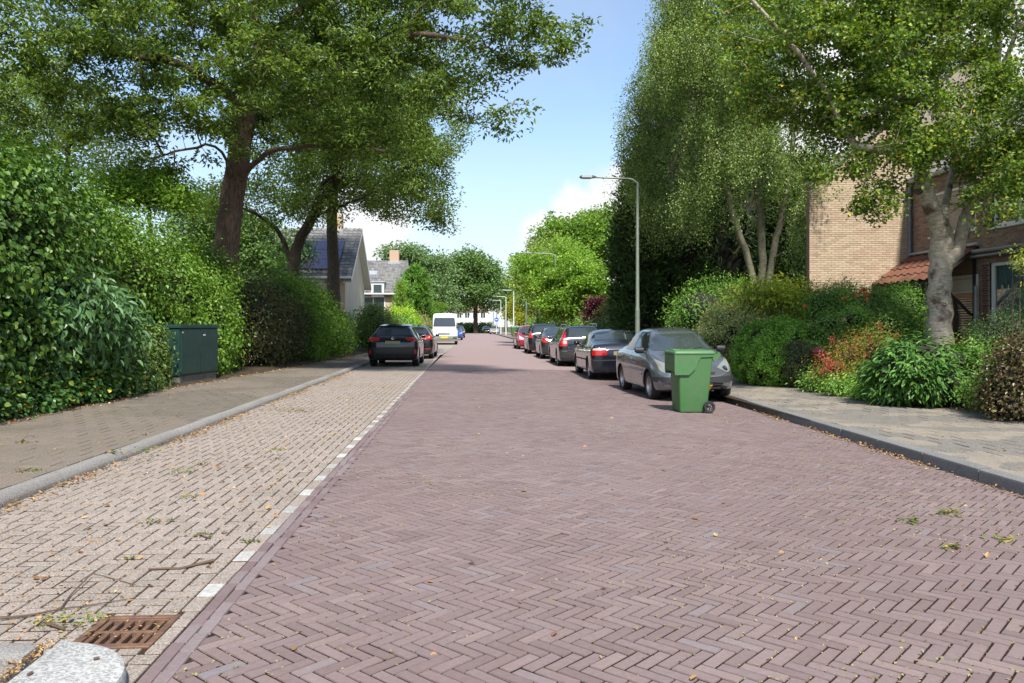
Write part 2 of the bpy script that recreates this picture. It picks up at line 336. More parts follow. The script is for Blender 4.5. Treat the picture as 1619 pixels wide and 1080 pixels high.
def clear_glass():
    m, nt, N, L, B = nmat('clear_window_glass'); tr = N.new('ShaderNodeBsdfTransparent'); gl = N.new('ShaderNodeBsdfGlossy'); gl.inputs['Roughness'].default_value = .02; lw = N.new('ShaderNodeLayerWeight'); lw.inputs[0].default_value = .35; fr = N.new('ShaderNodeMapRange'); fr.inputs[1].default_value = .15; fr.inputs[3].default_value = .06; fr.inputs[4].default_value = .55; L.new(lw.outputs['Facing'], fr.inputs[0])
    tr.inputs[0].default_value = (.75, .80, .79, 1); mx = N.new('ShaderNodeMixShader'); L.new(fr.outputs[0], mx.inputs[0]); L.new(tr.outputs[0], mx.inputs[1]); L.new(gl.outputs[0], mx.inputs[2]); L.new(mx.outputs[0], N['Material Output'].inputs[0]); return m
M['clearglass'] = clear_glass()
M['solar'] = paint('solar_panel', (.045, .04, .085), .15, spec=.9, coat=.5)
M['lead'] = paint('lead_flashing', (.42, .44, .48), .5, metal=.3, var=.3, vscale=8)
M['core'] = paint('hedge_shade_core', (.012, .016, .007), .95, var=.5, vscale=6, c2=(.02, .015, .01))  # near black, stands in for the shade inside the foliage
M['twig'] = paint('twig_brown', (.10, .065, .045), .9)
M['redpaint'] = paint('red_glazed', (.17, .008, .014), .35, coat=.4)
M['stonegrey'] = paint('stone_grey', (.28, .25, .20), .9, var=.4, vscale=20, bump=.5)
M['signblue'] = paint('sign_blue', (.01, .12, .55), .4)
L_ = leaf_mat
M['oak'] = L_('oak_leaf', [(0, (0.0242, 0.0572, 0.0154)), (0.35, (0.055, 0.1155, 0.0264)), (0.8, (0.11, 0.1925, 0.044)), (1, (0.176, 0.264, 0.066))])
M['oak2'] = L_('oak_leaf_far', [(0, (.035, .08, .022)), (.5, (.075, .145, .035)), (1, (.13, .21, .055))])
M['pale'] = L_('pale_leaf', [(0, (.085, .165, .05)), (.6, (.15, .25, .07)), (1, (.21, .32, .10))])
M['hazel'] = L_('broad_hedge_leaf', [(0, (.020, .058, .014)), (.45, (.038, .10, .021)), (.85, (.068, .152, .03)), (1, (.11, .20, .045))], .28, .42)
M['hedge2'] = L_('hedge_leaf', [(0, (0.044, 0.121, 0.0198)), (0.6, (0.0825, 0.187, 0.0286)), (1, (0.132, 0.242, 0.0385))], .3)
M['bluegreen'] = L_('lobed_leaf', [(0, (.045, .12, .065)), (1, (.085, .19, .10))], .25, .4)
M['dark_shrub'] = L_('dark_shrub_leaf', [(0, (.025, .04, .02)), (.6, (.045, .065, .028)), (.9, (.07, .05, .03)), (1, (.10, .12, .05))], .2, .3)
M['ivy'] = L_('ivy_leaf', [(0, (0.026, 0.091, 0.026)), (0.7, (0.052, 0.143, 0.0455)), (0.93, (0.117, 0.195, 0.052)), (1, (0.39, 0.312, 0.052))], .2, .35)
M['birch'] = L_('birch_leaf', [(0, (0.0442, 0.0936, 0.039)), (0.45, (0.1066, 0.1885, 0.0754)), (0.8, (0.1885, 0.2925, 0.13)), (1, (0.286, 0.39, 0.208))], .3)
M['maple'] = L_('maple_leaf', [(0, (0.033, 0.0792, 0.022)), (0.4, (0.0726, 0.1518, 0.0352)), (0.85, (0.143, 0.242, 0.0572)), (0.985, (0.22, 0.275, 0.0605)), (1, (0.418, 0.308, 0.044))], .38)
M['conifer'] = L_('conifer_spray', [(0, (.016, .04, .015)), (.6, (.032, .075, .026)), (1, (.06, .12, .04))], .12, .6)
M['conifer_l'] = L_('hedge_conifer_spray', [(0, (0.0405, 0.1215, 0.027)), (1, (0.1215, 0.27, 0.054))], .25, .6)
M['limegreen'] = L_('lime_tree_leaf', [(0, (.075, .16, .032)), (.5, (.12, .25, .045)), (1, (.18, .33, .07))], .4)
M['chestnut'] = L_('chestnut_leaf', [(0, (.06, .14, .03)), (.5, (.10, .21, .04)), (1, (.155, .28, .06))], .4)
M['yellow'] = L_('yellow_leaf', [(0, (.13, .20, .03)), (1, (.23, .28, .045))], .4)
M['fargreen'] = L_('distant_leaf', [(0, (.052, .115, .048)), (.6, (.085, .175, .07)), (1, (.125, .235, .09))], .3, .7)
M['fargrey'] = L_('distant_pale_leaf', [(0, (.062, .13, .075)), (.6, (.095, .18, .10)), (1, (.135, .23, .12))], .3, .7)
M['purple'] = L_('purple_leaf', [(0, (.07, .012, .02)), (1, (.14, .03, .035))], .2, tcol=(1, .8, .8))
M['box'] = L_('box_leaf', [(0, (0.0648, 0.1656, 0.0317)), (0.6, (0.1296, 0.288, 0.0504)), (1, (0.216, 0.432, 0.0792))], .25, .35)
M['boxdark'] = L_('box_dark_leaf', [(0, (0.036, 0.066, 0.03)), (0.7, (0.06, 0.096, 0.042)), (1, (0.12, 0.144, 0.072))], .2, .35)
M['varieg'] = L_('variegated_leaf', [(0, (.08, .13, .06)), (.45, (.17, .24, .11)), (.75, (.32, .40, .22)), (1, (.45, .52, .34))], .25, .4)
M['laurel'] = L_('laurel_leaf', [(0, (0.03, 0.09, 0.024)), (0.6, (0.042, 0.12, 0.0312)), (1, (0.084, 0.192, 0.048))], .15, .38, spec=.4)
M['garden'] = L_('garden_leaf', [(0, (0.0562, 0.15, 0.0375)), (0.6, (0.1063, 0.2375, 0.0562)), (1, (0.1875, 0.3375, 0.0875))], .3, .4)
M['rose'] = L_('rose_leaf', [(0, (0.0378, 0.0918, 0.0302)), (0.7, (0.0756, 0.1458, 0.0432)), (1, (0.1404, 0.216, 0.0756))], .25, .35)
M['rhod'] = L_('yellow_green_leaf', [(0, (0.084, 0.156, 0.03)), (0.6, (0.156, 0.252, 0.042)), (0.92, (0.264, 0.336, 0.054)), (1, (0.504, 0.456, 0.06))], .3)
M['fuchsia'] = L_('fuchsia_leaf', [(0, (.08, .12, .03)), (.6, (.14, .18, .04)), (1, (.24, .16, .05))], .3)
M['redflower'] = L_('red_flower', [(0, (.26, .02, .03)), (1, (.50, .09, .07))], .15, tcol=(1, 1, 1))
M['orangeflower'] = L_('orange_petal', [(0, (.72, .14, .03)), (1, (.85, .30, .12))], .3, tcol=(1, 1, 1))
M['pinkflower'] = L_('pink_petal', [(0, (.70, .35, .36)), (1, (.80, .55, .52))], .3, tcol=(1, 1, 1))
M['palegreenbush'] = L_('pale_bush_leaf', [(0, (.09, .12, .06)), (1, (.19, .22, .12))], .25)
M['acid'] = L_('acid_green_leaf', [(0, (.17, .34, .02)), (1, (.30, .50, .05))], .35)
M['copper'] = L_('copper_leaf', [(0, (.022, .024, .016)), (.5, (.045, .04, .026)), (.8, (.085, .065, .04)), (1, (.07, .11, .03))], .2, .35)
M['litter'] = L_('fallen_leaf', [(0, (.16, .075, .03)), (.5, (.32, .18, .07)), (.85, (.46, .29, .12)), (1, (.50, .40, .16))], .1, .7, tcol=(1, 1, 1))
M['moss'] = L_('moss_flake', [(0, (.17, .155, .07)), (.6, (.26, .235, .11)), (1, (.33, .285, .15))], .1, .9, tcol=(1, 1, 1))
M['greenlitter'] = L_('green_litter', [(0, (.04, .075, .015)), (.6, (.085, .12, .03)), (1, (.22, .17, .05))], .15, .7)
M['bark_oak'] = bark_mat('oak_bark', (.05, .034, .025), (.17, .12, .09), light=(.25, .20, .16))
M['bark_mid'] = bark_mat('grey_brown_bark', (.035, .028, .02), (.10, .085, .065))
M['bark_maple'] = bark_mat('pale_bark', (.25, .20, .15), (.52, .47, .38), (4, 4, 13), .7, patch=((.14, .10, .07), 3.2), light=(.68, .63, .54))
M['bark_birch'] = bark_mat('birch_bark', (.12, .11, .075), (.24, .225, .16), (4, 4, 8), .5)
# ------------------------------------------------------------------ pieces: bricks, stones, tiles
def piece_mesh(name, lu, lv, b, d, mat):
    V = [(-lu/2+b, -lv/2+b, 0), (lu/2-b, -lv/2+b, 0), (lu/2-b, lv/2-b, 0), (-lu/2+b, lv/2-b, 0), (-lu/2, -lv/2, -d), (lu/2, -lv/2, -d), (lu/2, lv/2, -d), (-lu/2, lv/2, -d)]
    Fs = [(0, 1, 2, 3), (4, 5, 1, 0), (5, 6, 2, 1), (6, 7, 3, 2), (7, 4, 0, 3)]
    me = bpy.data.meshes.new(name); me.from_pydata(V, [], Fs); me.materials.append(mat); me.update(); return me
def pieces(C, U, V, LU, LV, nominal, b, d, mat, parent, name, stuff_name, n_ind=300, jz=.0015, tilt=.008, seed=1, off=(0, 0, 0)):
    """C centres of the outer face, U and V unit vectors in it; the 300 largest in view become objects, the rest one mesh"""
    r = np.random.default_rng(seed); n = len(C); C = np.array(C, float); U = np.array(U, float); V = np.array(V, float)
    LU = np.broadcast_to(LU, n).astype(float).copy(); LV = np.broadcast_to(LV, n).astype(float).copy()
    Nn = np.cross(U, V); C += Nn * r.normal(0, jz, (n, 1))
    U = U + Nn * r.normal(0, tilt, (n, 1)) + V * r.normal(0, .006, (n, 1)); U /= np.linalg.norm(U, axis=1)[:, None]
    Nn = Nn + V * r.normal(0, tilt * 1.5, (n, 1)); Nn -= U * (Nn * U).sum(1)[:, None]; Nn /= np.linalg.norm(Nn, axis=1)[:, None]; V = np.cross(Nn, U)
    Wc = C + np.array(off, float); Z = Wc[:, 1] * CYW + Wc[:, 0] * SY; Zs = np.maximum(Z, .1)
    px = CX + F * (Wc[:, 0] * CYW - Wc[:, 1] * SY) / Zs; py = CY - F * (Wc[:, 2] - EYE) / Zs
    vis = (Z > .5) & (px > -20) & (px < 1640) & (py > -10) & (py < 1095)
    facing = np.abs(((Wc - np.array([0, 0, EYE])) * Nn).sum(1)) / (np.linalg.norm(Wc - np.array([0, 0, EYE]), axis=1) + 1e-6)
    size = np.where(vis, LU * LV * facing / Zs ** 2, 0); order = np.argsort(-size)
    ind = [i for i in order[:n_ind] if size[i] > 0]; mask = np.ones(n, bool); mask[ind] = False
    if ind:
        me = piece_mesh(name, nominal[0], nominal[1], b, d, mat)
        for i in ind:
            o = bpy.data.objects.new(name, me); COL.objects.link(o)
            o.matrix_world = Matrix(((U[i, 0] * LU[i] / nominal[0], V[i, 0] * LV[i] / nominal[1], Nn[i, 0], C[i, 0]), (U[i, 1] * LU[i] / nominal[0], V[i, 1] * LV[i] / nominal[1], Nn[i, 1], C[i, 1]), (U[i, 2] * LU[i] / nominal[0], V[i, 2] * LV[i] / nominal[1], Nn[i, 2], C[i, 2]), (0, 0, 0, 1)))
            o.parent = parent
    C, U, V, Nn, LU, LV = C[mask], U[mask], V[mask], Nn[mask], LU[mask], LV[mask]; m = len(C)
    if m:
        sg = np.array([(-1, -1), (1, -1), (1, 1), (-1, 1)], float); vs = np.zeros((m, 8, 3))
        for k in range(4):
            vs[:, k] = C + U * (sg[k, 0] * (LU / 2 - b))[:, None] + V * (sg[k, 1] * (LV / 2 - b))[:, None]
            vs[:, k + 4] = C + U * (sg[k, 0] * LU / 2)[:, None] + V * (sg[k, 1] * LV / 2)[:, None] - Nn * d
        f = np.array([(0, 1, 2, 3), (4, 5, 1, 0), (5, 6, 2, 1), (6, 7, 3, 2), (7, 4, 0, 3)])
        Fa = (f[None] + (np.arange(m) * 8)[:, None, None]).reshape(-1, 4)
        link(stuff_name, mesh_np(stuff_name, vs.reshape(-1, 3), Fa), mat, parent, kind='stuff')
    return ind
def herringbone(w, n, ang, x0, x1, y0, y1):
    """n:1 herringbone cells of width w, rotated, inside a rectangle -> centres, directions"""
    cx, cy = (x0 + x1) / 2, (y0 + y1) / 2; rad = math.hypot(x1 - x0, y1 - y0) / 2 + n * w; k = int(rad / w) + 2
    i, j = np.meshgrid(np.arange(-k, k), np.arange(-k, k), indexing='ij'); d = (i - j) % (2 * n)
    c, s = math.cos(ang), math.sin(ang); out = []
    h = d == 0; v = d == 2 * n - 1
    A = np.stack([(i[h] + n / 2) * w, (j[h] + .5) * w], 1); Bv = np.stack([(i[v] + .5) * w, (j[v] + n / 2) * w], 1)
    Cc = np.concatenate([A, Bv]); D = np.concatenate([np.tile((1., 0.), (len(A), 1)), np.tile((0., 1.), (len(Bv), 1))])
    Rm = np.array([[c, s], [-s, c]]); Cc = Cc @ Rm + (cx, cy); D = D @ Rm
    ok = (Cc[:, 0] > x0) & (Cc[:, 0] < x1) & (Cc[:, 1] > y0) & (Cc[:, 1] < y1)
    return Cc[ok], D[ok]
def flat_dirs(Cc, D, z, slope=None):
    C = np.column_stack([Cc, np.full(len(Cc), z) if np.isscalar(z) else z]); U = np.column_stack([D, np.zeros(len(D))])
    V = np.column_stack([-D[:, 1], D[:, 0], np.zeros(len(D))])
    if slope is not None:
        U[:, 2] = slope * U[:, 0]; V[:, 2] = slope * V[:, 0]; U /= np.linalg.norm(U, axis=1)[:, None]; V /= np.linalg.norm(V, axis=1)[:, None]
    return C, U, V
def sheet(name, pts, mat, parent=None, kind='structure', z=None):
    me = bpy.data.meshes.new(name); me.from_pydata([(p[0], p[1], p[2] if len(p) > 2 else z) for p in pts], [], [tuple(range(len(pts)))]); me.update()
    return link(name, me, mat, parent, kind=kind) if parent is None else link(name, me, mat, parent)

# ------------------------------------------------------------------ ground, road, parking bay, pavements, kerbs
XB = -1.35                                    # edge between the bay stones and the red road bricks
XKL = -3.72                                   # face of the left kerb
def xkr(y): return float(np.interp(y, [0, 7, 12, 16, 24, 60, 140], [4.80, 4.85, 5.0, 5.18, 5.25, 4.95, 4.7]))
g_ = MB(); s = 900
g_.add([(-s, -60, -.12), (s, -60, -.12), (s, s, -.12), (-s, s, -.12)], [(0, 1, 2, 3)]); ground = g_.build('ground', M['earth'], kind='structure')
# red brick road
YE = 26.0
def wave_road(x, y): return (.0025 * np.sin(x * 1.7 + y * .9) + .002 * np.sin(y * 2.3 - x)) * np.clip((x - XB - .3) * 2, 0, 1)
def wave_bay(x, y): return .004 * np.sin(x * 2.1 + y * 1.1)
def grid(mb, xs, ys, zf):
    n = len(xs); mb.add([(x, y, float(zf(x, y))) for y in ys for x in xs], [(k * n + i, k * n + i + 1, (k + 1) * n + i + 1, (k + 1) * n + i) for k in range(len(ys) - 1) for i in range(n - 1)])
mb = MB(); XR = [XB, 0, 1.5, 3.0, 5.3]; nx = len(XR)
grid(mb, list(np.arange(XB, 3.0, .29)) + [3.0] + list(np.arange(3.3, 5.4, .3)), list(np.arange(-1.0, YE, .3)) + [YE], lambda x, y: float(road_z(x)) + wave_road(x, y) - .0052)
road = mb.build('road', M['bed'], kind='structure')
mb = MB(); ys = [YE, 45, 70, 100, 145, 230]
mb.add([(x, y, float(road_z(min(x, 5.3))) - .0005) for y in ys for x in XR[1:] and [float(np.interp(y, [26, 60, 120, 230], [XB, -1.0, -.7, -.5]))] + XR[1:]],
       [(k * nx + i, k * nx + i + 1, (k + 1) * nx + i + 1, (k + 1) * nx + i) for k in range(len(ys) - 1) for i in range(nx - 1)])
mb.build('far_surface', M['road_far'], road)
Cc, D = herringbone(.0685, 3, R(-45), XB + .082, 5.3, .9, YE + .1)
ok = Cc[:, 0] < np.interp(Cc[:, 1], [0, 7, 12, 16, 24], [4.84, 4.89, 5.04, 5.2, 5.28])
Cc, D = Cc[ok], D[ok]; sl = np.where(Cc[:, 0] > 3, -.022, 0.)
C_, U_, V_ = flat_dirs(Cc, D, road_z(Cc[:, 0]), sl)
C_[:, 2] += wave_road(C_[:, 0], C_[:, 1])
LUr = .2015 + rng.normal(0, .0012, len(C_))
pieces(C_, U_, V_, LUr - .002, .0608, (.1995, .0608), .003, .012, M['brick_road'], road, 'brick', 'road_bricks', seed=2, jz=.0010, tilt=.010)
ROAD_C, ROAD_U, ROAD_V = C_, U_, V_
# two courses laid lengthwise along the bay
ky = np.arange(.9, YE, .209)
Ce = np.concatenate([np.column_stack([np.full(len(ky), XB + .035), ky]), np.column_stack([np.full(len(ky), XB + .103), ky + .1])])
De = np.tile((0., 1.), (len(Ce), 1)); C2, U2, V2 = flat_dirs(Ce, De, .0035); C2[:, 0] += rng.normal(0, .002, len(C2)); C2[:, 2] += .0015
pieces(C2, U2, V2, .203, .063, (.203, .063), .003, .010, M['brick_edge'], road, 'edge_brick', 'edge_bricks', n_ind=60, seed=3)
# parking bay
mb = MB(); gx0, gx1, gy0, gy1 = -1.79, -1.44, 3.68, 4.06
for q in ((XKL - .02, gx0, 2, 40), (gx1, XB, 2, 40), (gx0, gx1, 2, gy0), (gx0, gx1, gy1, 40)): grid(mb, list(np.linspace(q[0], q[1], max(2, int((q[1] - q[0]) / .3)))), list(np.linspace(q[2], q[3], max(2, int((q[3] - q[2]) / .35)))), lambda x, y: wave_bay(x, y) - .0050)
bay = mb.build('parking_bay', M['bed_bay'], kind='structure')
mb = MB(); mb.add([(XKL - .02, 40, -.001), (XB + .1, 40, -.001), (-1.0, 60, -.001), (-.7, 120, -.001), (-.5, 230, -.001), (-2.9, 230, -.001), (-3.2, 120, -.001), (-3.5, 60, -.001)], [(0, 1, 2, 7), (7, 2, 3, 6), (6, 3, 4, 5)])
mb.build('far_surface', M['bay_far'], bay)
Cc, D = herringbone(.1055, 2, 0, XB - .104 - 2.6, XB - .104 + 2.6, 2.0, 40)
LUb = np.full(len(Cc), .2005); LVb = np.full(len(Cc), .0960)
def clip_box(Cc, D, LU, LV, x0, x1, y0=-9, y1=99, inside=True):
    """cut axis aligned stones back to (or away from) a rectangle"""
    ax = np.abs(D[:, 0]) > .5; hx = np.where(ax, LU, LV) / 2; hy = np.where(ax, LV, LU) / 2; a0, a1, b0, b1 = Cc[:, 0] - hx, Cc[:, 0] + hx, Cc[:, 1] - hy, Cc[:, 1] + hy
    if inside: a0, a1 = np.maximum(a0, x0), np.minimum(a1, x1); b0, b1 = np.maximum(b0, y0), np.minimum(b1, y1)
    else:
        hit = (a0 < x1) & (a1 > x0) & (b0 < y1) & (b1 > y0); room = np.stack([x0 - a0, a1 - x1, y0 - b0, b1 - y1]); w = np.argmax(room, 0)
        a1 = np.where(hit & (w == 0), np.minimum(a1, x0), a1); a0 = np.where(hit & (w == 1), np.maximum(a0, x1), a0); b1 = np.where(hit & (w == 2), np.minimum(b1, y0), b1); b0 = np.where(hit & (w == 3), np.maximum(b0, y1), b0)
    ok = (a1 - a0 > .025) & (b1 - b0 > .025); Cn = np.column_stack([(a0 + a1) / 2, (b0 + b1) / 2]); sx, sy = a1 - a0, b1 - b0
    return Cn[ok], D[ok], np.where(ax, sx, sy)[ok], np.where(ax, sy, sx)[ok]
Cc, D, LUb, LVb = clip_box(Cc, D, LUb, LVb, XKL + .01, XB - .107); 
Cx, Dx = herringbone(.1055, 2, 0, -1.6, XB + .05, 2.0, 4.35); Cx, Dx, LUx, LVx = clip_box(Cx, Dx, np.full(len(Cx), .2045), np.full(len(Cx), .0995), XB - .105, XB - .004, 2.0, 4.225)
Cc = np.concatenate([Cc, Cx]); D = np.concatenate([D, Dx]); LUb = np.concatenate([LUb, LUx]); LVb = np.concatenate([LVb, LVx])
Cc, D, LUb, LVb = clip_box(Cc, D, LUb, LVb, -1.805, -1.425, 3.665, 4.075, False)
axb = np.abs(D[:, 0]) > .5; LVb = np.where(axb, LVb - .006, LVb); LUb = np.where(axb, LUb, LUb - .006)
C_, U_, V_ = flat_dirs(Cc, D, 0.0); C_[:, 2] += wave_bay(C_[:, 0], C_[:, 1])
pieces(C_, U_, V_, LUb, LVb, (.2005, .0960), .004, .012, M['bay_stone'], bay, 'paving_stone', 'bay_stones', seed=4, jz=.0010)
# marking row: one white stone, then two grey ones
n = 0; cw = []; cg = []
for k in range(-1, 175):
    y = 4.45 + k * .2165
    if y < 4.2: continue
    (cw if k % 3 == 0 else cg).append((XB - .053, y))
D1 = lambda a: np.tile((0., 1.), (len(a), 1))
C2, U2, V2 = flat_dirs(np.array(cw), D1(cw), .002); C2[:, 2] += wave_bay(C2[:, 0], C2[:, 1]); pieces(C2, U2, V2, .2, .098, (.2, .098), .004, .011, M['white_stone'], bay, 'white_marking_stone', 'far_marking_stones', n_ind=58, seed=5)
C2, U2, V2 = flat_dirs(np.array(cg), D1(cg), .0); C2[:, 2] += wave_bay(C2[:, 0], C2[:, 1]); pieces(C2, U2, V2, .2, .098, (.2, .098), .004, .011, M['bay_stone'], bay, 'marking_row_stone', 'marking_row_stones', n_ind=60, seed=6)
wl = MB()
for k in range(175, 420, 3):
    y = 4.45 + k * .2165; x = float(np.interp(y, [26, 60, 120], [XB - .05, -1.05, -.75])); wl.box(x - .05, x + .05, y, y + .21, 0, .003)
wl.build('far_marking_stones', M['white_stone'], bay, kind='stuff')
# drain grate
gt = empty('drain_grate', (-1.615, 3.87, 0), 0, 'rusty brown cast iron slotted drain grate beside the concrete nose', 'drain grate')
f = MB(); x0, x1, y0, y1 = -.185, .185, -.20, .20
for a in ((x0, x1, y0, y0 + .035), (x0, x1, y1 - .035, y1), (x0, x0 + .035, y0 + .035, y1 - .035), (x1 - .035, x1, y0 + .035, y1 - .035)): f.box(*a, -.05, .008, .004)
f.build('grate_frame', M['iron'], gt)
f = MB(); f.box(x0 + .04, x1 - .04, -.012, .012, -.03, .003, .002); f.box(x0 + .04, x1 - .04, y0 + .04, y0 + .055, -.03, .003, .002); f.box(x0 + .04, x1 - .04, y1 - .055, y1 - .04, -.03, .003, .002); f.build('cross_bar', M['iron'], gt)
for k in range(6):
    bx = x0 + .042 + k * .0505; f = MB(); f.box(bx, bx + .024, y0 + .04, y1 - .04, -.028, .0015, .003); f.build('grate_bar', M['iron'], gt)
f = MB(); f.box(x0 + .036, x1 - .036, y0 + .036, y1 - .036, -.20, -.10); f.build('pit_floor', M['black'], gt)
# concrete nose at the lower left and the kerb pieces that join it
def arc_poly(cx, cy, r, a0, a1, n=14): return [(cx + r * math.cos(R(a0 + (a1 - a0) * i / n)), cy + r * math.sin(R(a0 + (a1 - a0) * i / n))) for i in range(n + 1)]
def rounded_slab(name, poly, z0, z1, b, mat, parent, **k):
    c = np.mean(np.array(poly), axis=0); n = len(poly); vs = []; rings = [(z0, 0), (z1 - b, 0), (z1 - b * .3, b * .3), (z1, b)]
    P2 = np.array(poly); Nx = np.roll(P2, -1, 0) - np.roll(P2, 1, 0); nn = np.column_stack([-Nx[:, 1], Nx[:, 0]]); nn /= np.linalg.norm(nn, axis=1)[:, None] + 1e-9
    area = .5 * np.sum(P2[:, 0] * np.roll(P2[:, 1], -1) - np.roll(P2[:, 0], -1) * P2[:, 1]); nn *= np.sign(area)
    for z, i in rings: vs += [(x, y, z) for x, y in P2 + nn * i]
    fs = [tuple(range(3 * n, 4 * n))] if area > 0 else [tuple(range(4 * n - 1, 3 * n - 1, -1))]
    for r_ in range(3):
        for q in range(n): q2 = (q + 1) % n; fs.append((r_ * n + q, r_ * n + q2, (r_ + 1) * n + q2, (r_ + 1) * n + q))
    m = MB(); m.add(vs, fs); return m.build(name, mat, parent, smooth=40, **k)
kl = empty('kerb', (0, 0, 0), 0); kl['kind'] = 'structure'
ncx, ncy, nr = -1.775, 3.14, .43
rounded_slab('nose_stone', arc_poly(ncx, ncy, nr, 0, 90) + [(ncx, 2.0), (ncx + nr, 2.0)], -.05, .085, .025, M['nose'], kl)
rounded_slab('kerb_stone', [(-1.835, 3.39), (-1.835, 3.56), (-2.8, 3.60), (-2.8, 3.42)], -.05, .080, .012, M['kerb'], kl)
rounded_slab('kerb_stone', [(-2.81, 3.42), (-2.81, 3.60), (-3.7, 3.78), (-4.3, 3.9), (-4.3, 3.6)], -.05, .080, .012, M['kerb'], kl)
rounded_slab('infill_slab', [(-1.835, 2.0), (-1.835, 3.36), (-2.8, 3.39), (-4.3, 3.5), (-4.3, 2.0)], -.05, .070, .01, M['bay_stone'], kl)
def kerb_run(parent, pts, prof, mat, gap=.009, name='kerb_stone'):
    """prof: (offset away from the road, height) pairs; pts: polyline along the face"""
    for (xa, ya, za), (xb, yb, zb) in zip(pts[:-1], pts[1:]):
        a = Vector((xa, ya, za)); b_ = Vector((xb, yb, zb)); d = (b_ - a); Ln = d.length; d.normalize(); side = Vector((-d.y, d.x, 0))
        m = MB(); n = len(prof); dz = random.uniform(-.004, .004); dx = random.uniform(-.004, .004)
        vs = [a + d * gap + side * (o + dx) + Vector((0, 0, h + dz)) for o, h in prof] + [b_ - d * gap + side * (o + dx) + Vector((0, 0, h + dz)) for o, h in prof]
        fs = [(i, i + 1, n + i + 1, n + i) for i in range(n - 1)] + [tuple(range(n - 1, -1, -1)), tuple(range(n, 2 * n))]
        m.add(vs, fs); m.build(name, mat, parent, smooth=35)
ys = [4.0, 4.6] + [4.6 + 1.0 * k for k in range(1, 46)]
pts = [(XKL - .42 * max(0, (6.4 - y) / 2.4) ** 2, y, 0) for y in ys]
kerb_run(kl, pts, [(-.0, -.05), (.0, .03), (.008, .05), (.04, .085), (.06, .095), (.13, .098), (.14, -.05)], M['kerb'])
m = MB(); m.add([(XKL, 49.6, -.05), (XKL, 49.6, .095), (XKL - .2, 49.6, .095), (-2.95, 230, -.05), (-2.95, 230, .095), (-3.15, 230, .095)], [(0, 3, 4, 1), (1, 4, 5, 2)]); m.build('far_kerb', M['kerb'], kl)
kr = empty('kerb', (0, 0, 0), 0); kr['kind'] = 'structure'
ys = [1.0 * k + .35 for k in range(0, 50)]
pts = [(xkr(y), y, float(road_z(xkr(y)))) for y in ys][::-1]
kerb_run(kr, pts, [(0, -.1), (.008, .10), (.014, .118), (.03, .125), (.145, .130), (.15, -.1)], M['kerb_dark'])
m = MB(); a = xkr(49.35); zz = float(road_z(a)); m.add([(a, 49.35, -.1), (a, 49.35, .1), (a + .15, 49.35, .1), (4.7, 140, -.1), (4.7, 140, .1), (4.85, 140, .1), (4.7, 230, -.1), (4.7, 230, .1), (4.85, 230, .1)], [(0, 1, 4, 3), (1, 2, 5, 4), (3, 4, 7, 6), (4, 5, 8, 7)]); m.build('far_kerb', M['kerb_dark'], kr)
# left pavement
def hedge_x(y): return np.interp(y, [0, 16, 18, 24, 38, 60, 230], [-6.5, -6.5, -6.45, -5.9, -4.95, -4.7, -4.2])
pl = MB(); yy = [2, 5, 9, 16, 24, 38, 45]
for a, b_ in zip(yy[:-1], yy[1:]): pl.add([(-8.2, a, .086), (XKL - .13, a, .086), (XKL - .13, b_, .086), (-8.2, b_, .086)], [(0, 1, 2, 3)])
pavl = pl.build('pavement', M['bed_bay'], kind='structure')
m = MB(); m.add([(-8.2, 45, .094), (XKL - .13, 45, .094), (-3.6, 60, .094), (-3.05, 230, .094), (-6.0, 230, .094)], [(0, 1, 2), (0, 2, 3, 4)]); m.build('far_surface', M['tile_far'], pavl)
def tiles(x0f, x1f, y0, y1, sz, z, mat, parent, name, stuff, seed, slope=0):
    C = []; r = random.Random(seed); row = 0; y = y0
    LT = []
    while y < y1:
        x0 = x0f(y); x1 = x1f(y); sg = 1 if x0 < x1 else -1; w = sz if row % 2 == 0 else sz / 2; x = x0
        while (x1 - x) * sg > 0: C.append((x + sg * w / 2, y + sz / 2)); LT.append(w - .006); x += sg * w; w = sz
        y += sz; row += 1
    C = np.array(C); A, B_, Cv = flat_dirs(C, np.tile((1., 0.), (len(C), 1)), z); A[:, 2] += .004 * np.sin(C[:, 0] * 2.3 + C[:, 1] * 1.3) + .003 * np.sin(C[:, 1] * 3.1)
    pieces(A, B_, Cv, np.array(LT), sz - .006, (sz - .006, sz - .006), .004, .011, mat, parent, name, stuff, seed=seed, jz=.0014, tilt=.006)
tiles(lambda y: XKL - .14 - .42 * max(0, (6.4 - y) / 2.4) ** 2, lambda y: -8.0, 4.0, 45, .30, .096, M['left_tile'], pavl, 'paving_tile', 'pavement_tiles', 21)
# right pavement
def garden_x(y): return np.interp(y, [0, 8, 12, 17, 21, 30, 60, 230], [8.6, 8.6, 8.3, 7.75, 7.3, 7.2, 7.0, 7.0])
pr = MB(); pr.add([(4.95, -2, .068), (9.8, -2, .068), (9.8, 45, .068), (5.1, 45, .068)], [(0, 1, 2, 3)]); pavr = pr.build('pavement', M['bed_bay'], kind='structure')
m = MB(); m.add([(5.1, 45, .082), (8.5, 45, .082), (8.5, 230, .082), (4.85, 230, .082)], [(0, 1, 2, 3)]); m.build('far_surface', M['tile_far'], pavr)
tiles(lambda y: xkr(y + .15) + .155, lambda y: 9.6, -1.5, 45, .30, .078, M['right_tile'], pavr, 'paving_tile', 'pavement_tiles', 22)
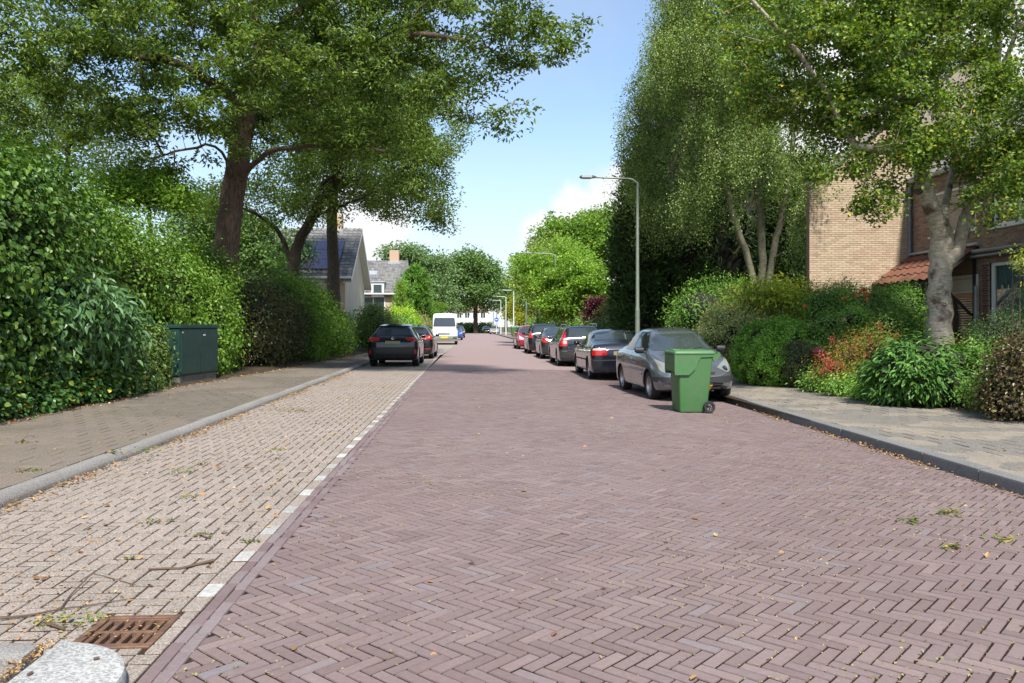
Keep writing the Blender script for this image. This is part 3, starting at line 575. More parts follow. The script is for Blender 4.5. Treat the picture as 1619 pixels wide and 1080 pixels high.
# planting soil both sides
m = MB(); yy = [1, 5, 9, 13, 17, 21, 26, 32, 40, 55, 80, 130]
for a, b_ in zip(yy[:-1], yy[1:]):
    xa, xb = float(hedge_x(a)), float(hedge_x(b_)); m.add([(xa, a, .10), (xa - .4, a, .16), (-30, a, .3), (xb, b_, .10), (xb - .4, b_, .16), (-30, b_, .3)], [(1, 0, 3, 4), (2, 1, 4, 5)])
m.build('soil_bed', M['soil'], kind='structure')
m = MB()
for a, b_ in zip(yy[:-1], yy[1:]):
    xa, xb = float(garden_x(a)), float(garden_x(b_)); m.add([(xa, a, .085), (xa + .3, a, .14), (40, a, .3), (xb, b_, .085), (xb + .3, b_, .14), (40, b_, .3)], [(0, 1, 4, 3), (1, 2, 5, 4)])
m.build('garden_soil', M['soil'], kind='structure')

# ------------------------------------------------------------------ foliage
def leaves(name, pos, nrm, tip, size, mat, parent=None, shape='r', ratio=.5, fold=.18, **k):
    """one small folded leaf per position; shape r: four corners, o: oval with midrib"""
    n = len(pos); size = np.broadcast_to(size, n)[:, None]
    nrm = nrm / (np.linalg.norm(nrm, axis=1)[:, None] + 1e-9); tip = tip - nrm * (tip * nrm).sum(1)[:, None]; tip /= np.linalg.norm(tip, axis=1)[:, None] + 1e-9
    sd = np.cross(nrm, tip); w = size * ratio * .5
    if shape == 'r':
        V = np.stack([pos, pos + tip * size * .45 + sd * w + nrm * size * fold, pos + tip * size, pos + tip * size * .45 - sd * w + nrm * size * fold], 1)
        f = np.array([(0, 1, 2, 3)]); kk = 4
    else:
        V = np.stack([pos, pos + tip * size * .25 + sd * w * .9 + nrm * size * fold * .6, pos + tip * size * .62 + sd * w * .8 + nrm * size * fold * .5, pos + tip * size - nrm * size * .08,
                      pos + tip * size * .62 - sd * w * .8 + nrm * size * fold * .5, pos + tip * size * .25 - sd * w * .9 + nrm * size * fold * .6], 1)
        f = np.array([(0, 1, 2, 3), (0, 3, 4, 5)]); kk = 6
    Fa = (f[None] + (np.arange(n) * kk)[:, None, None]).reshape(-1, 4)
    return link(name, mesh_np(name, V.reshape(-1, 3), Fa), mat, parent, **k)
def sph(n, r=rng):
    v = r.normal(size=(n, 3)); return v / np.linalg.norm(v, axis=1)[:, None]
def blob_points(blobs, n, depth=.35, clump=.5, r=rng, zmin=.12):
    """points scattered through the outer layer of several ellipsoids, gathered in clumps; returns positions and outward directions"""
    blobs = [(np.array(c, float), np.array(s, float) if hasattr(s, '__len__') else np.array((s, s, s), float)) for c, s in blobs]
    wts = np.array([(s[0] * s[1] * s[2]) ** (2 / 3) for _, s in blobs]); cnt = r.multinomial(int(n * 1.6), wts / wts.sum()); Ps = []; Ns = []
    for (c, s), m in zip(blobs, cnt):
        nc = max(6, m // 45); cd = sph(nc, r); crad = 1 - depth * r.random(nc) ** 1.5 + min(.13, depth * .5) * r.normal(size=nc)
        which = r.integers(0, nc, m); d = cd[which]; base = c + d * s * crad[which][:, None]
        spread = clump * (s.mean() ** .5) * .33
        p = base + r.normal(size=(m, 3)) * spread; Ps.append(p); Ns.append(((p - c) / s) / (np.linalg.norm((p - c) / s, axis=1)[:, None] + 1e-9))
    p = np.concatenate(Ps); nn = np.concatenate(Ns); keep = p[:, 2] > zmin
    for c, s in blobs: keep &= (((p - c) / s) ** 2).sum(1) > (1 - depth) ** 2 * .8
    p, nn = p[keep], nn[keep]; ix = r.permutation(len(p))[:n]; return p[ix], nn[ix]
def core_mesh(blobs, scale, mat, parent, name='interior', zmin=.05):  # dark lumps set inside the leaves to supply their inner shade
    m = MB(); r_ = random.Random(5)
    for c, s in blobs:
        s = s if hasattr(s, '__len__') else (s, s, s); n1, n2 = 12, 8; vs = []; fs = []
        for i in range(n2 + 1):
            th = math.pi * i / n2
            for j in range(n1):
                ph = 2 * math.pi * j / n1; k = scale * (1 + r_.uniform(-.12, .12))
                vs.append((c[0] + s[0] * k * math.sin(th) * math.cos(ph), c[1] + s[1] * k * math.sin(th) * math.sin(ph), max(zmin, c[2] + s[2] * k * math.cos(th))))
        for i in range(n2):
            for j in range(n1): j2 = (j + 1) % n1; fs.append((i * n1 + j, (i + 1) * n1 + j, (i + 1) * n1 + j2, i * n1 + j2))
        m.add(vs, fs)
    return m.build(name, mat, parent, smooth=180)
def shrub(name, label, cat, blobs, n, size, mat, depth=.3, clump=.6, shape='r', ratio=.55, droop=.5, core=.72, seed=0, group=None, stems=None, zmin=.12, up=.35, jit=.55, core_mat=None):
    r = np.random.default_rng(100 + seed); c0 = blobs[0][0]
    e = empty(name, (c0[0], c0[1], .1), 0, label, cat, group)
    p, nn = blob_points(blobs, n, depth, clump, r, zmin); L0 = np.array((c0[0], c0[1], .1))
    nrm = nn * .8 + np.array((0, 0, up)) + r.normal(size=p.shape) * jit; tip = nn * .55 + np.array((0, 0, -droop)) + r.normal(size=p.shape) * .5
    sz = size * r.uniform(.65, 1.25, len(p)); o = leaves('foliage', p - L0, nrm, tip, sz, mat, e, shape, ratio); o['kind'] = 'stuff'
    if core: core_mesh([(tuple(np.array(c) - L0), s) for c, s in blobs], core, core_mat or M['core'], e, 'shade_core', -.05)
    if stems:
        m = MB()
        for _ in range(stems):
            b = blobs[r.integers(len(blobs))]; s = b[1] if hasattr(b[1], '__len__') else (b[1],) * 3; d = sph(1, r)[0]; d[2] = abs(d[2])
            q = np.array(b[0]) + d * np.array(s) * r.uniform(.8, 1.02) - L0; a = np.array((r.normal(0, .1), r.normal(0, .1), 0)); mid = (a + q) / 2 + r.normal(0, .06, 3)
            m.tube([a, mid, q], [.014, .009, .004], 5)
        m.build('stem', M['twig'], e)
    return e

class Tree:
    """limbs drawn as polylines, then twigs grown to reach clusters spread through the crown"""
    def __init__(s, base): s.base = np.array(base, float); s.pos = []; s.par = []; s.rad = []; s.pl = []
    def limb(s, pts, r0, r1, start=None, step=.35):
        """pts world points, start: node index it leaves from; returns the index of the last node"""
        pts = [np.array(p, float) - s.base for p in pts]; last = start if start is not None else -1
        # smooth the polyline
        Q = pts
        for _ in range(2):
            N_ = [Q[0]]
            for a, b in zip(Q[:-1], Q[1:]): N_ += [a * .75 + b * .25, a * .25 + b * .75]
            N_.append(Q[-1]); Q = N_
        L = [0]
        for a, b in zip(Q[:-1], Q[1:]): L.append(L[-1] + np.linalg.norm(b - a))
        k = max(2, int(L[-1] / step)); ts = np.linspace(0, L[-1], k + 1); Qa = np.array(Q); X = np.column_stack([np.interp(ts, L, Qa[:, i]) for i in range(3)])
        ids = []
        for i in range(0 if start is None else 1, k + 1):
            wob = rng.normal(0, .018, 3) if 0 < i < k else 0
            s.pos.append(X[i] + wob); s.par.append(last); s.rad.append(r0 + (r1 - r0) * (i / k) ** .8); s.pl.append((s.pl[last] if last >= 0 else 0) + L[-1] / k); last = len(s.pos) - 1; ids.append(last)
        return ids
    def near(s, p):
        d = np.array(s.pos) - (np.array(p) - s.base); return int(np.argmin((d ** 2).sum(1)))
    def grow(s, targets, seg=.5, wander=.12, pathw=.12, sag=0.):
        T = np.array(targets) - s.base; P0 = np.array(s.pos); d0 = np.array([np.min(((P0 - t) ** 2).sum(1)) for t in T]); order = np.argsort(d0); s.tips = []
        cap = len(s.pos) + int(len(T) * 14) + 10; A = np.zeros((cap, 3)); A[:len(P0)] = P0; plv = np.zeros(cap); plv[:len(P0)] = s.pl; m = len(P0)
        for t in T[order]:
            dd = np.sqrt(((A[:m] - t) ** 2).sum(1)); i = int(np.argmin(dd + pathw * plv[:m])); d = dd[i]
            if d < .05: s.tips.append(i); continue
            k = max(1, min(12, int(round(d / seg)))); a = A[i].copy(); last = i
            for q in range(1, k + 1):
                u = q / k; x = a + (t - a) * u + (rng.normal(0, wander * seg, 3) if q < k else 0) + np.array((0, 0, .12 * d * math.sin(math.pi * u) - sag * u * (1 - u) * d))
                A[m] = x; plv[m] = plv[last] + d / k; s.pos.append(x); s.par.append(last); s.rad.append(0.0); s.pl.append(plv[m]); last = m; m += 1
            s.tips.append(last)
        n = len(s.pos); flow = np.zeros(n); par = np.array(s.par)
        for i in s.tips: flow[i] += 1
        for i in range(n - 1, -1, -1):
            if par[i] >= 0: flow[par[i]] += flow[i]
        rr = .0042 * np.maximum(flow, 1) ** .47
        s.rad = [max(a, b) if a > 0 else b for a, b in zip(s.rad, rr)]
    def mesh(s, name, mat, parent, rmin=0.0, sides_big=12):
        P_ = np.array(s.pos); par = s.par; n = len(P_); kids = [[] for _ in range(n)]
        for i, p in enumerate(par):
            if p >= 0: kids[p].append(i)
        m = MB(); done = set(); starts = [i for i in range(n) if par[i] < 0]; stack = [(None, i) for i in starts]
        while stack:
            prev, i = stack.pop(); chain = [] if prev is None else [prev]; j = i
            while True:
                chain.append(j)
                if not kids[j]: break
                ks = sorted(kids[j], key=lambda q: -s.rad[q])
                for q in ks[1:]: stack.append((j, q))
                j = ks[0]
            rad = [s.rad[q] for q in chain]
            if prev is not None: rad[0] = min(rad[0], rad[1] * 1.5 + .004)
            if max(rad) < rmin or len(chain) < 2: continue
            k = sides_big if max(rad) > .08 else 7 if max(rad) > .025 else 4
            m.tube([P_[q] for q in chain], rad, k, cap=False)
        return m.build(name, mat, parent, smooth=180)
def crown_leaves(tree, n_per, size, mat, parent, spread=(.42, .42, .26), droop=.35, ratio=.5, shape='r', hang=0., name='crown', seed=1, back=.5):
    r = np.random.default_rng(seed); T = np.array([tree.pos[i] for i in tree.tips]); Pp = np.array([tree.pos[tree.par[i]] if tree.par[i] >= 0 else tree.pos[i] for i in tree.tips])
    k = np.repeat(np.arange(len(T)), n_per); u = r.random(len(k))[:, None] * back
    off = sph(len(k), r) * (r.random(len(k)) ** .5)[:, None] * 1.55 * np.array(spread) * r.uniform(.7, 1.25, len(T))[k][:, None]
    p = T[k] * (1 - u) + Pp[k] * u + off
    if hang: p[:, 2] -= hang * r.random(len(k)) ** 1.2; p[:, :2] -= 0
    nrm = np.array((0, 0, .7)) + r.normal(size=p.shape) * .55; tip = off * 1.2 + np.array((0, 0, -droop)) + r.normal(size=p.shape) * .45
    o = leaves(name, p, nrm, tip, size * r.uniform(.65, 1.2, len(p)), mat, parent, shape, ratio); o['kind'] = 'stuff'; return o
def targets(blobs, n, r, fill=.55):
    """cluster centres through ellipsoids, denser towards the outside"""
    blobs = [(np.array(c, float), np.array(s, float) if hasattr(s, '__len__') else np.array((s,) * 3, float)) for c, s in blobs]
    w = np.array([s.prod() for _, s in blobs]) ** .8; cnt = r.multinomial(n, w / w.sum()); out = []
    for (c, s), m in zip(blobs, cnt): out.append(c + sph(m, r) * s * (r.random(m) ** fill)[:, None])
    return np.concatenate(out)
def pb(px, py, Z, rpx, rd=None, flat=1.0):
    """ellipsoid about a point in the view, radius rpx as seen there, rd deep"""
    rr = rpx / F * Z; return (P(px, py, Z), (rr, rd or rr, rr * flat))
# ------------------------------------------------------------------ buildings
def wall_bricks(parent, O, U, length, height, holes, mat, n_ind, seed, top=None, name='brick', lay=(.215, .0625), u0=0.0, soldier=None):
    O = np.array(O, float); U = np.array(U, float); V = np.array((0, 0, 1.)); Nn = np.cross(U, V); Cs = []; Lu = []
    L, H = lay; rows = int(height / H); C = []; LU = []
    for r_ in range(rows):
        z = (r_ + .5) * H; u = u0 - (L / 2 if r_ % 2 else 0)
        while u < length:
            segs = [(max(u, u0), min(u + L, length))]
            for (a, b, c, d) in holes:
                if z + H * .4 > c and z - H * .4 < d:
                    ns = []
                    for s0, s1 in segs:
                        if s1 <= a or s0 >= b: ns.append((s0, s1)); continue
                        if s0 < a: ns.append((s0, a))
                        if s1 > b: ns.append((b, s1))
                    segs = ns
            for s0, s1 in segs:
                if s1 - s0 > .03 and (top is None or z < top((s0 + s1) / 2)): C.append(O + U * ((s0 + s1) / 2) + V * z + Nn * .006); LU.append(s1 - s0 - .010)
            u += L
    C = np.array(C); n = len(C)
    pieces(C, np.tile(U, (n, 1)), np.tile(V, (n, 1)), np.array(LU), H - .011, (L - .010, H - .011), .002, .010, mat, parent, name, 'far_bricks', n_ind=n_ind, jz=.0012, tilt=.003, seed=seed, off=tuple(parent.location))
def wall_poly(m, O, U, pts):               # pts (u, z)
    O = Vector(O); U = Vector(U); m.add([O + U * u + Vector((0, 0, z)) for u, z in pts], [tuple(range(len(pts)))])
def window(parent, O, U, u0, u1, z0, z1, depth=.08, fw=.07, mull=(), trans=(), curtain=False, mat=None, glass=None):
    """a framed window set back in a hole; O, U as for the wall"""
    O = Vector(O); U = Vector(U); Nn = U.cross(Vector((0, 0, 1))); Mx = Matrix(((U.x, Nn.x, 0, O.x), (U.y, Nn.y, 0, O.y), (0, 0, 1, O.z), (0, 0, 0, 1)))
    f = MB(); Y0, Y1 = -depth - .05, -depth + .02
    for a in ((u0, u1, z0, z0 + fw), (u0, u1, z1 - fw, z1), (u0, u0 + fw, z0 + fw, z1 - fw), (u1 - fw, u1, z0 + fw, z1 - fw)): f.box(a[0], a[1], Y0, Y1, a[2], a[3], .006, Mx)
    for q in mull: f.box(q - fw * .4, q + fw * .4, Y0 + .004, Y1 - .004, z0 + fw, z1 - fw, .004, Mx)
    for q in trans: f.box(u0 + fw, u1 - fw, Y0 + .006, Y1 - .006, q - fw * .4, q + fw * .4, .004, Mx)
    w = f.build('window', mat or M['white'], parent)
    g = MB(); xs = [u0 + fw] + sorted(mull) + [u1 - fw]
    for a, b in zip(xs[:-1], xs[1:]):
        g = MB(); g.box(a, b, -depth - .03, -depth - .022, z0 + fw, z1 - fw, 0, Mx); g.build('pane', glass or M['winglass'], w)
    s_ = MB(); s_.box(u0 - .04, u1 + .04, -depth, .05, z0 - .05, z0 - .004, .008, Mx); s_.build('sill', M['white'], w)
    if curtain:
        c = MB(); k = int((u1 - u0 + .8) / .05); vs = []; fs = []
        for i in range(k + 1):
            u = u0 - .45 + (u1 - u0 + .8) * i / k; y = -depth - .075 - .018 * math.sin(i * 1.9)
            vs += [Mx @ Vector((u, y, z0 + fw)), Mx @ Vector((u, y, z1 - fw))]
        for i in range(k): fs.append((2 * i, 2 * i + 2, 2 * i + 3, 2 * i + 1))
        c.add(vs, fs); c.build('curtain', M['curtain'], w, smooth=180)
    return w
def roof_tiles(name, A, Bp, Cp, mat, parent, tw=.30, tl=.34, th=.035, wave=.03, seed=0, kind='stuff', skip=()):
    """rows of overlapping curved tiles on the rectangle from eave A..B up towards C (C above A)"""
    A, Bp, Cp = (np.array(q, float) for q in (A, Bp, Cp)); U = Bp - A; W = np.linalg.norm(U); U /= W; V = Cp - A; H = np.linalg.norm(V); V /= H; Nn = np.cross(U, V)
    nu, nv = max(1, int(round(W / tw))), max(1, int(round(H / tl))); tw = W / nu; tl = H / nv; r = np.random.default_rng(seed)
    prof = [(0, 0), (.18, .9), (.38, 1), (.55, .35), (.75, 0), (1.04, .12)]; vs = []; fs = []
    for j in range(nv):
        for i in range(nu):
            if any(a <= (i + .5) * tw <= b and c <= (j + .5) * tl <= d for a, b, c, d in skip): continue
            o = A + U * (i * tw) + V * (j * tl - .02) + Nn * r.normal(0, .003); n = len(vs)
            for (pu, ph) in prof: vs.append(o + U * pu * tw + Nn * (th + ph * wave))
            for (pu, ph) in prof: vs.append(o + U * pu * tw + V * (tl * 1.08) + Nn * (ph * wave + .006))
            for (pu, ph) in prof: vs.append(o + U * pu * tw + Nn * (th + ph * wave - .022))
            k = len(prof)
            for q in range(k - 1): fs.append((n + q, n + q + 1, n + k + q + 1, n + k + q)); fs.append((n + 2 * k + q, n + 2 * k + q + 1, n + q + 1, n + q))
    m = MB(); m.add(vs, fs); o = m.build(name, mat, parent); o['kind'] = kind; return o

# near house on the right: its street front stands back, parallel to the road
XH = 12.81; YC = 22.32; ZB = .25
h = empty('brick_house', (XH, YC, 0), 0, 'brown brick house with orange tiled porch and big curtained window', 'house')
def hb(name, m, mat, parent=h, **k):
    return m.build(name, mat, parent, **k)
Hm = Matrix.Translation((-XH, -YC, 0))
def loc(p): return (p[0] - XH, p[1] - YC, p[2])
O = (0, 0, 0); Uf = (0, -1, 0)
def yfor(px, X=XH):                        # world y on the plane x = X that shows at picture x
    t = (px - CX) / F; return X * (CYW - t * SY) / (t * CYW + SY)
def hfor(py, px, X=XH):
    y = yfor(px, X); Z = y * CYW + X * SY; return EYE + (CY - py) / F * Z
uw0 = YC - yfor(1565); uw1 = YC - yfor(1668); ud0 = YC - yfor(1461); ud1 = YC - yfor(1547)
wz1 = hfor(414, 1580); wz0 = .75
holes = [(uw0, uw1, wz0, wz1), (ud0, ud1, .2, 2.75), (uw0 + .1, uw1 - .4, 3.85, 5.1), (ud0 + .3, ud1 - .1, 3.9, 5.1), (uw1 + 1.2, uw1 + 3.2, .9, 2.6), (uw1 + 1.2, uw1 + 3.0, 3.85, 5.1)]
m = MB(); LW = 13.5; HW = 5.6
us = sorted({0, LW} | {a for q in holes for a in q[:2]})
for a, b in zip(us[:-1], us[1:]):
    hs = sorted([(q[2], q[3]) for q in holes if q[0] <= a + 1e-6 and q[1] >= b - 1e-6]); z = 0
    for c, d in hs + [(HW, HW)]:
        if c > z: wall_poly(m, O, Uf, [(a, z), (b, z), (b, c), (a, c)])
        z = d
hb('front_wall', m, M['mortar'])
m = MB(); m.box(.004, 9, -LW, -LW + .25, 0, HW); hb('side_wall', m, M['wall_brown'])
m = MB(); m.box(.9, 1.0, -LW + .3, -.05, 0, HW); hb('inner_wall', m, M['curtain'])
wall_bricks(h, O, Uf, LW, HW, holes, M['wall_brown'], 170, 31)
window(h, O, Uf, uw0, uw1, wz0, wz1, .06, .085, mull=(uw0 + (uw1 - uw0) * .80,), curtain=True, glass=M['clearglass'])
window(h, O, Uf, uw0 + .1, uw1 - .4, 3.85, 5.1, .06, .08, mull=(uw0 + 1.0,))
window(h, O, Uf, ud0 + .3, ud1 - .1, 3.9, 5.1, .06, .08, mull=())
window(h, O, Uf, uw1 + 1.2, uw1 + 3.2, .9, 2.6, .06, .08, curtain=True)
window(h, O, Uf, uw1 + 1.2, uw1 + 3.0, 3.85, 5.1, .06, .08)
# dark red brick pier between door and window
PC = []; PU = []
for r_ in range(44):
    z = .22 + (r_ + .5) * .0625
    if z > wz1 + .02: break
    for q in range(2):
        a = ud1 + .18 + (q * .215 if r_ % 2 == 0 else q * .215 - .108); b = min(a + .205, uw0 - .01); a = max(a, ud1 + .17)
        if b - a > .04: PC.append((-.022, -(a + b) / 2, z)); PU.append(b - a)
mm = MB(); mm.box(-.018, -.001, -uw0 + .008, -ud1 - .16, .2, wz1 + .03); hb('pier', mm, M['mortar'])
n_ = len(PC); pieces(np.array(PC), np.tile((0., -1., 0.), (n_, 1)), np.tile((0., 0., 1.), (n_, 1)), np.array(PU), .052, (.205, .052), .002, .01, M['wall_red'], h, 'pier_brick', 'pier_bricks', n_ind=80, seed=33, off=tuple(h.location))
# door set: white post, orange framed door with dark slatted glass, fanlight
U3 = Vector(Uf)
def ybox(m, u0, u1, x0, x1, z0, z1, b=.004): return m.box(x0, x1, -u1, -u0, z0, z1, b)
f = MB(); ybox(f, ud0, ud0 + .09, -.02, .10, .2, 2.75); ybox(f, ud1 - .09, ud1, -.02, .10, .2, 2.75); ybox(f, ud0 + .09, ud1 - .09, -.01, .10, 2.66, 2.75); ybox(f, ud0 + .09, ud1 - .09, -.01, .10, 2.28, 2.36); hb('door_frame', f, M['white'])
um = ud0 + (ud1 - ud0) * .52
f = MB(); ybox(f, ud0 + .1, ud1 - .1, .03, .05, 2.37, 2.65, 0); hb('fanlight', f, M['white'])
f = MB(); ybox(f, ud0 + .1, um - .03, .05, .06, .25, 2.27, 0); hb('side_pane', f, M['winglass'])
f = MB(); ybox(f, um - .03, um + .06, 0, .09, .2, 2.27); ybox(f, um + .06, ud1 - .1, 0, .09, .2, 1.10); ybox(f, um + .06, ud1 - .1, 0, .09, 2.18, 2.27); ybox(f, ud1 - .15, ud1 - .1, 0, .09, 1.1, 2.18); dr = hb('door', f, M['orangewood'])
f = MB(); ybox(f, um + .065, ud1 - .155, .05, .06, 1.105, 2.175, 0); f.build('door_glass', M['winglass'], dr)
for k in range(17):
    f = MB(); ybox(f, um + .07, ud1 - .16, .03, .045, 1.13 + k * .062, 1.155 + k * .062, .002); f.build('door_slat', M['darkwood'], dr)
f = MB(); f.tube([(-.02, -um - .02, 1.05), (-.06, -um - .02, 1.05), (-.06, -um - .12, 1.05)], .012, 8); f.build('handle', M['chrome'], dr)
# porch roof: tiles on a sloping rack with two braces
pu0 = YC - yfor(1447) - .1; pu1 = YC - yfor(1547) + .02; PZ1 = 3.45; PZ0 = 2.62; PX = -1.14
Ap, Bp_, Cp_ = Vector((PX, -pu0 + .12, PZ0)), Vector((PX, -pu1, PZ0)), Vector((-.02, -pu0 + .12, PZ1))
porch = MB(); nz = Vector((-(PZ1 - PZ0), 0, -PX)).normalized()
vs = [Ap, Bp_, Bp_ + (Cp_ - Ap), Cp_]; porch.add([v - nz * .02 for v in vs] + [v - nz * .07 for v in vs], [(0, 1, 2, 3), (7, 6, 5, 4), (0, 4, 5, 1), (1, 5, 6, 2), (2, 6, 7, 3), (3, 7, 4, 0)])
prc = hb('porch_roof', porch, M['darkwood'])
ntw, ntl = 9, 4; Ut = (Bp_ - Ap); Vt = (Cp_ - Ap); tw, tl = Ut.length / ntw, Vt.length / ntl; Un, Vn = Ut.normalized(), Vt.normalized()
prof = [(0, .010), (.12, .038), (.28, .052), (.45, .040), (.62, .012), (.8, .002), (1.06, .014)]
tv = []; tf = []; kk = len(prof)
for zz, dz in ((0, .022), (tl * 1.12, -.004)): tv += [(pu * tw, zz, ph + dz) for pu, ph in prof]
tv += [(pu * tw, 0, ph + .002) for pu, ph in prof]
for q in range(kk - 1): tf += [(q, q + 1, kk + q + 1, kk + q), (2 * kk + q, 2 * kk + q + 1, q + 1, q)]
tf += [(0, kk, 2 * kk), (kk - 1, 3 * kk - 1, 2 * kk - 1)]
tme = bpy.data.meshes.new('roof_tile'); tme.from_pydata(tv, [], tf); tme.materials.append(M['roof_orange']); tme.update()
for j in range(ntl):
    for i in range(ntw):
        o_ = bpy.data.objects.new('roof_tile', tme); COL.objects.link(o_); q = Ap + Un * (i * tw) + Vn * (j * tl - .03) + nz * random.uniform(0, .006)
        o_.matrix_basis = Matrix(((Un.x, Vn.x, nz.x, q.x), (Un.y, Vn.y, nz.y, q.y), (Un.z, Vn.z, nz.z, q.z), (0, 0, 0, 1))); o_.parent = prc
f = MB(); f.tube([Ap + Vector((.02, .1, -.07)), Bp_ + Vector((.02, -.02, -.07))], .035, 6); 
for k in range(12): f.box(PX - .005, PX + .02, -pu1 + .05 + k * (pu1 - pu0) / 12, -pu1 + .05 + (k + .7) * (pu1 - pu0) / 12, PZ0 - .20, PZ0 - .06, .02)
f.build('eave_board', M['darkwood'], prc)
f = MB(); f.tube([Cp_ + Vector((-.03, .06, .05)), Cp_ + Ut + Vector((-.03, -.04, .05))], .05, 8); f.box(-.16, .0, -pu1 - .03, -pu0 + .16, PZ1 + .01, PZ1 + .06, .015); f.build('lead_flashing', M['lead'], prc)
for u in (pu0 + .02, pu1 - .12):
    f = MB(); f.tube([(PX + .15, -u, PZ0 - .02), (-.03, -u, PZ0 - 1.0)], .042, 4); f.tube([(-.04, -u, PZ0 - 1.15), (-.04, -u, PZ1 - .05)], .045, 4); f.build('brace', M['darkwood'], prc)
f = MB(); f.box(-.30, -.002, -ud0 + .03, -.12, .2, PZ0 + .3, .01); hb('porch_side_panel', f, M['darkwood'])
# rain pipes, blind box above the window
f = MB(); f.tube([(-.09, -.02, .1), (-.09, -.02, 5.45)], .055, 10); hb('rain_pipe', f, M['zinc'])
f = MB(); f.tube([(-.13, -ud1 - .08, .9), (-.13, -ud1 - .08, 2.45)], .045, 8); hb('awning_arm', f, M['zinc'])
f = MB(); f.tube([(-.16, -ud1 - .02, wz1 + .30), (-.16, -uw1 - .2, wz1 + .30)], .065, 10); f.box(-.24, -.02, -uw1 - .2, -ud1 - .02, wz1 + .14, wz1 + .21, .02); hb('awning_box', f, M['zinc'])
f = MB(); f.tube([(-.12, .02, HW - .02), (-.12, -LW, HW - .02)], .07, 8); f.box(-.10, .0, -LW, 0, HW - .08, HW + .06, .01); hb('gutter', f, M['zinc'])
rf = MB(); rf.add([(-.12, .1, HW), (-.12, -LW - .2, HW), (4.3, -LW - .2, HW + 3.7), (4.3, .1, HW + 3.7), (9.0, -LW - .2, HW), (9.0, .1, HW)], [(0, 1, 2, 3), (3, 2, 4, 5), (0, 3, 5), (1, 4, 2)]); ro = hb('roof', rf, M['roof_grey'])
roof_tiles('roof_tiles', (-.12, .1, HW + .02), (-.12, -LW - .2, HW + .02), (4.3, .1, HW + 3.72), M['roof_grey'], ro, seed=41)

# its neighbour stands forward: the lit tan gable wall
XN = 9.77
h2 = empty('neighbour_house', (XN, YC, 0), 0, 'tan brick house standing forward beside the orange porch, blank sunlit gable wall', 'house')
Ug = (1, 0, 0); GW = 9.5
topf = lambda u: 5.6 + min(u + .1, GW - u + .1) * .80
hole_g = [(1.55, 3.06, .0, 2.0)]
m = MB(); wall_poly(m, (0, 0, 0), Ug, [(0, 0), (GW, 0), (GW, 5.6), (GW / 2, 5.6 + GW * .4), (0, 5.6)]); m.build('gable_wall', M['mortar'], h2)
wall_bricks(h2, (0, 0, 0), Ug, 3.05, 8.0, [(1.55, 3.06, 2.02, 2.26)], M['wall_tan'], 300, 35, top=topf)
so = [(1.58 + k * .068, 2.14) for k in range(22)]
n_ = len(so); C5 = np.array([(a, -.007, b) for a, b in so]); pieces(C5, np.tile((0., 0., 1.), (n_, 1)), np.tile((-1., 0., 0.), (n_, 1)), .225, .056, (.225, .056), .002, .010, M['wall_tan'], h2, 'soldier_brick', 'soldier_bricks', n_ind=22, seed=36, off=tuple(h2.location))
m = MB(); m.box(1.55, 3.0, -.02, .0, 1.96, 2.01, .003); m.build('ledge', M['stonegrey'], h2)
m = MB(); m.box(0, .004, .004, .2, 0, 5.6); m.box(.004, 4, .19, .2, 0, 5.6); m.build('street_wall', M['wall_brown'], h2)  # brown brick on the tan house: shade of this side put into the colour
rf = MB(); rf.add([(-.1, -.12, 5.5), (GW / 2, -.12, 5.6 + GW * .4), (GW + .3, -.12, 5.5), (-.1, .3, 5.5), (GW / 2, .3, 5.6 + GW * .4), (GW + .1, .3, 5.5)] + [(-.1, -.12, 5.36), (GW / 2, -.12, 5.46 + GW * .4), (GW + .3, -.12, 5.36)], [(0, 1, 4, 3), (1, 2, 5, 4), (6, 7, 1, 0), (7, 8, 2, 1)]); rf.build('roof', M['roof_grey'], h2)

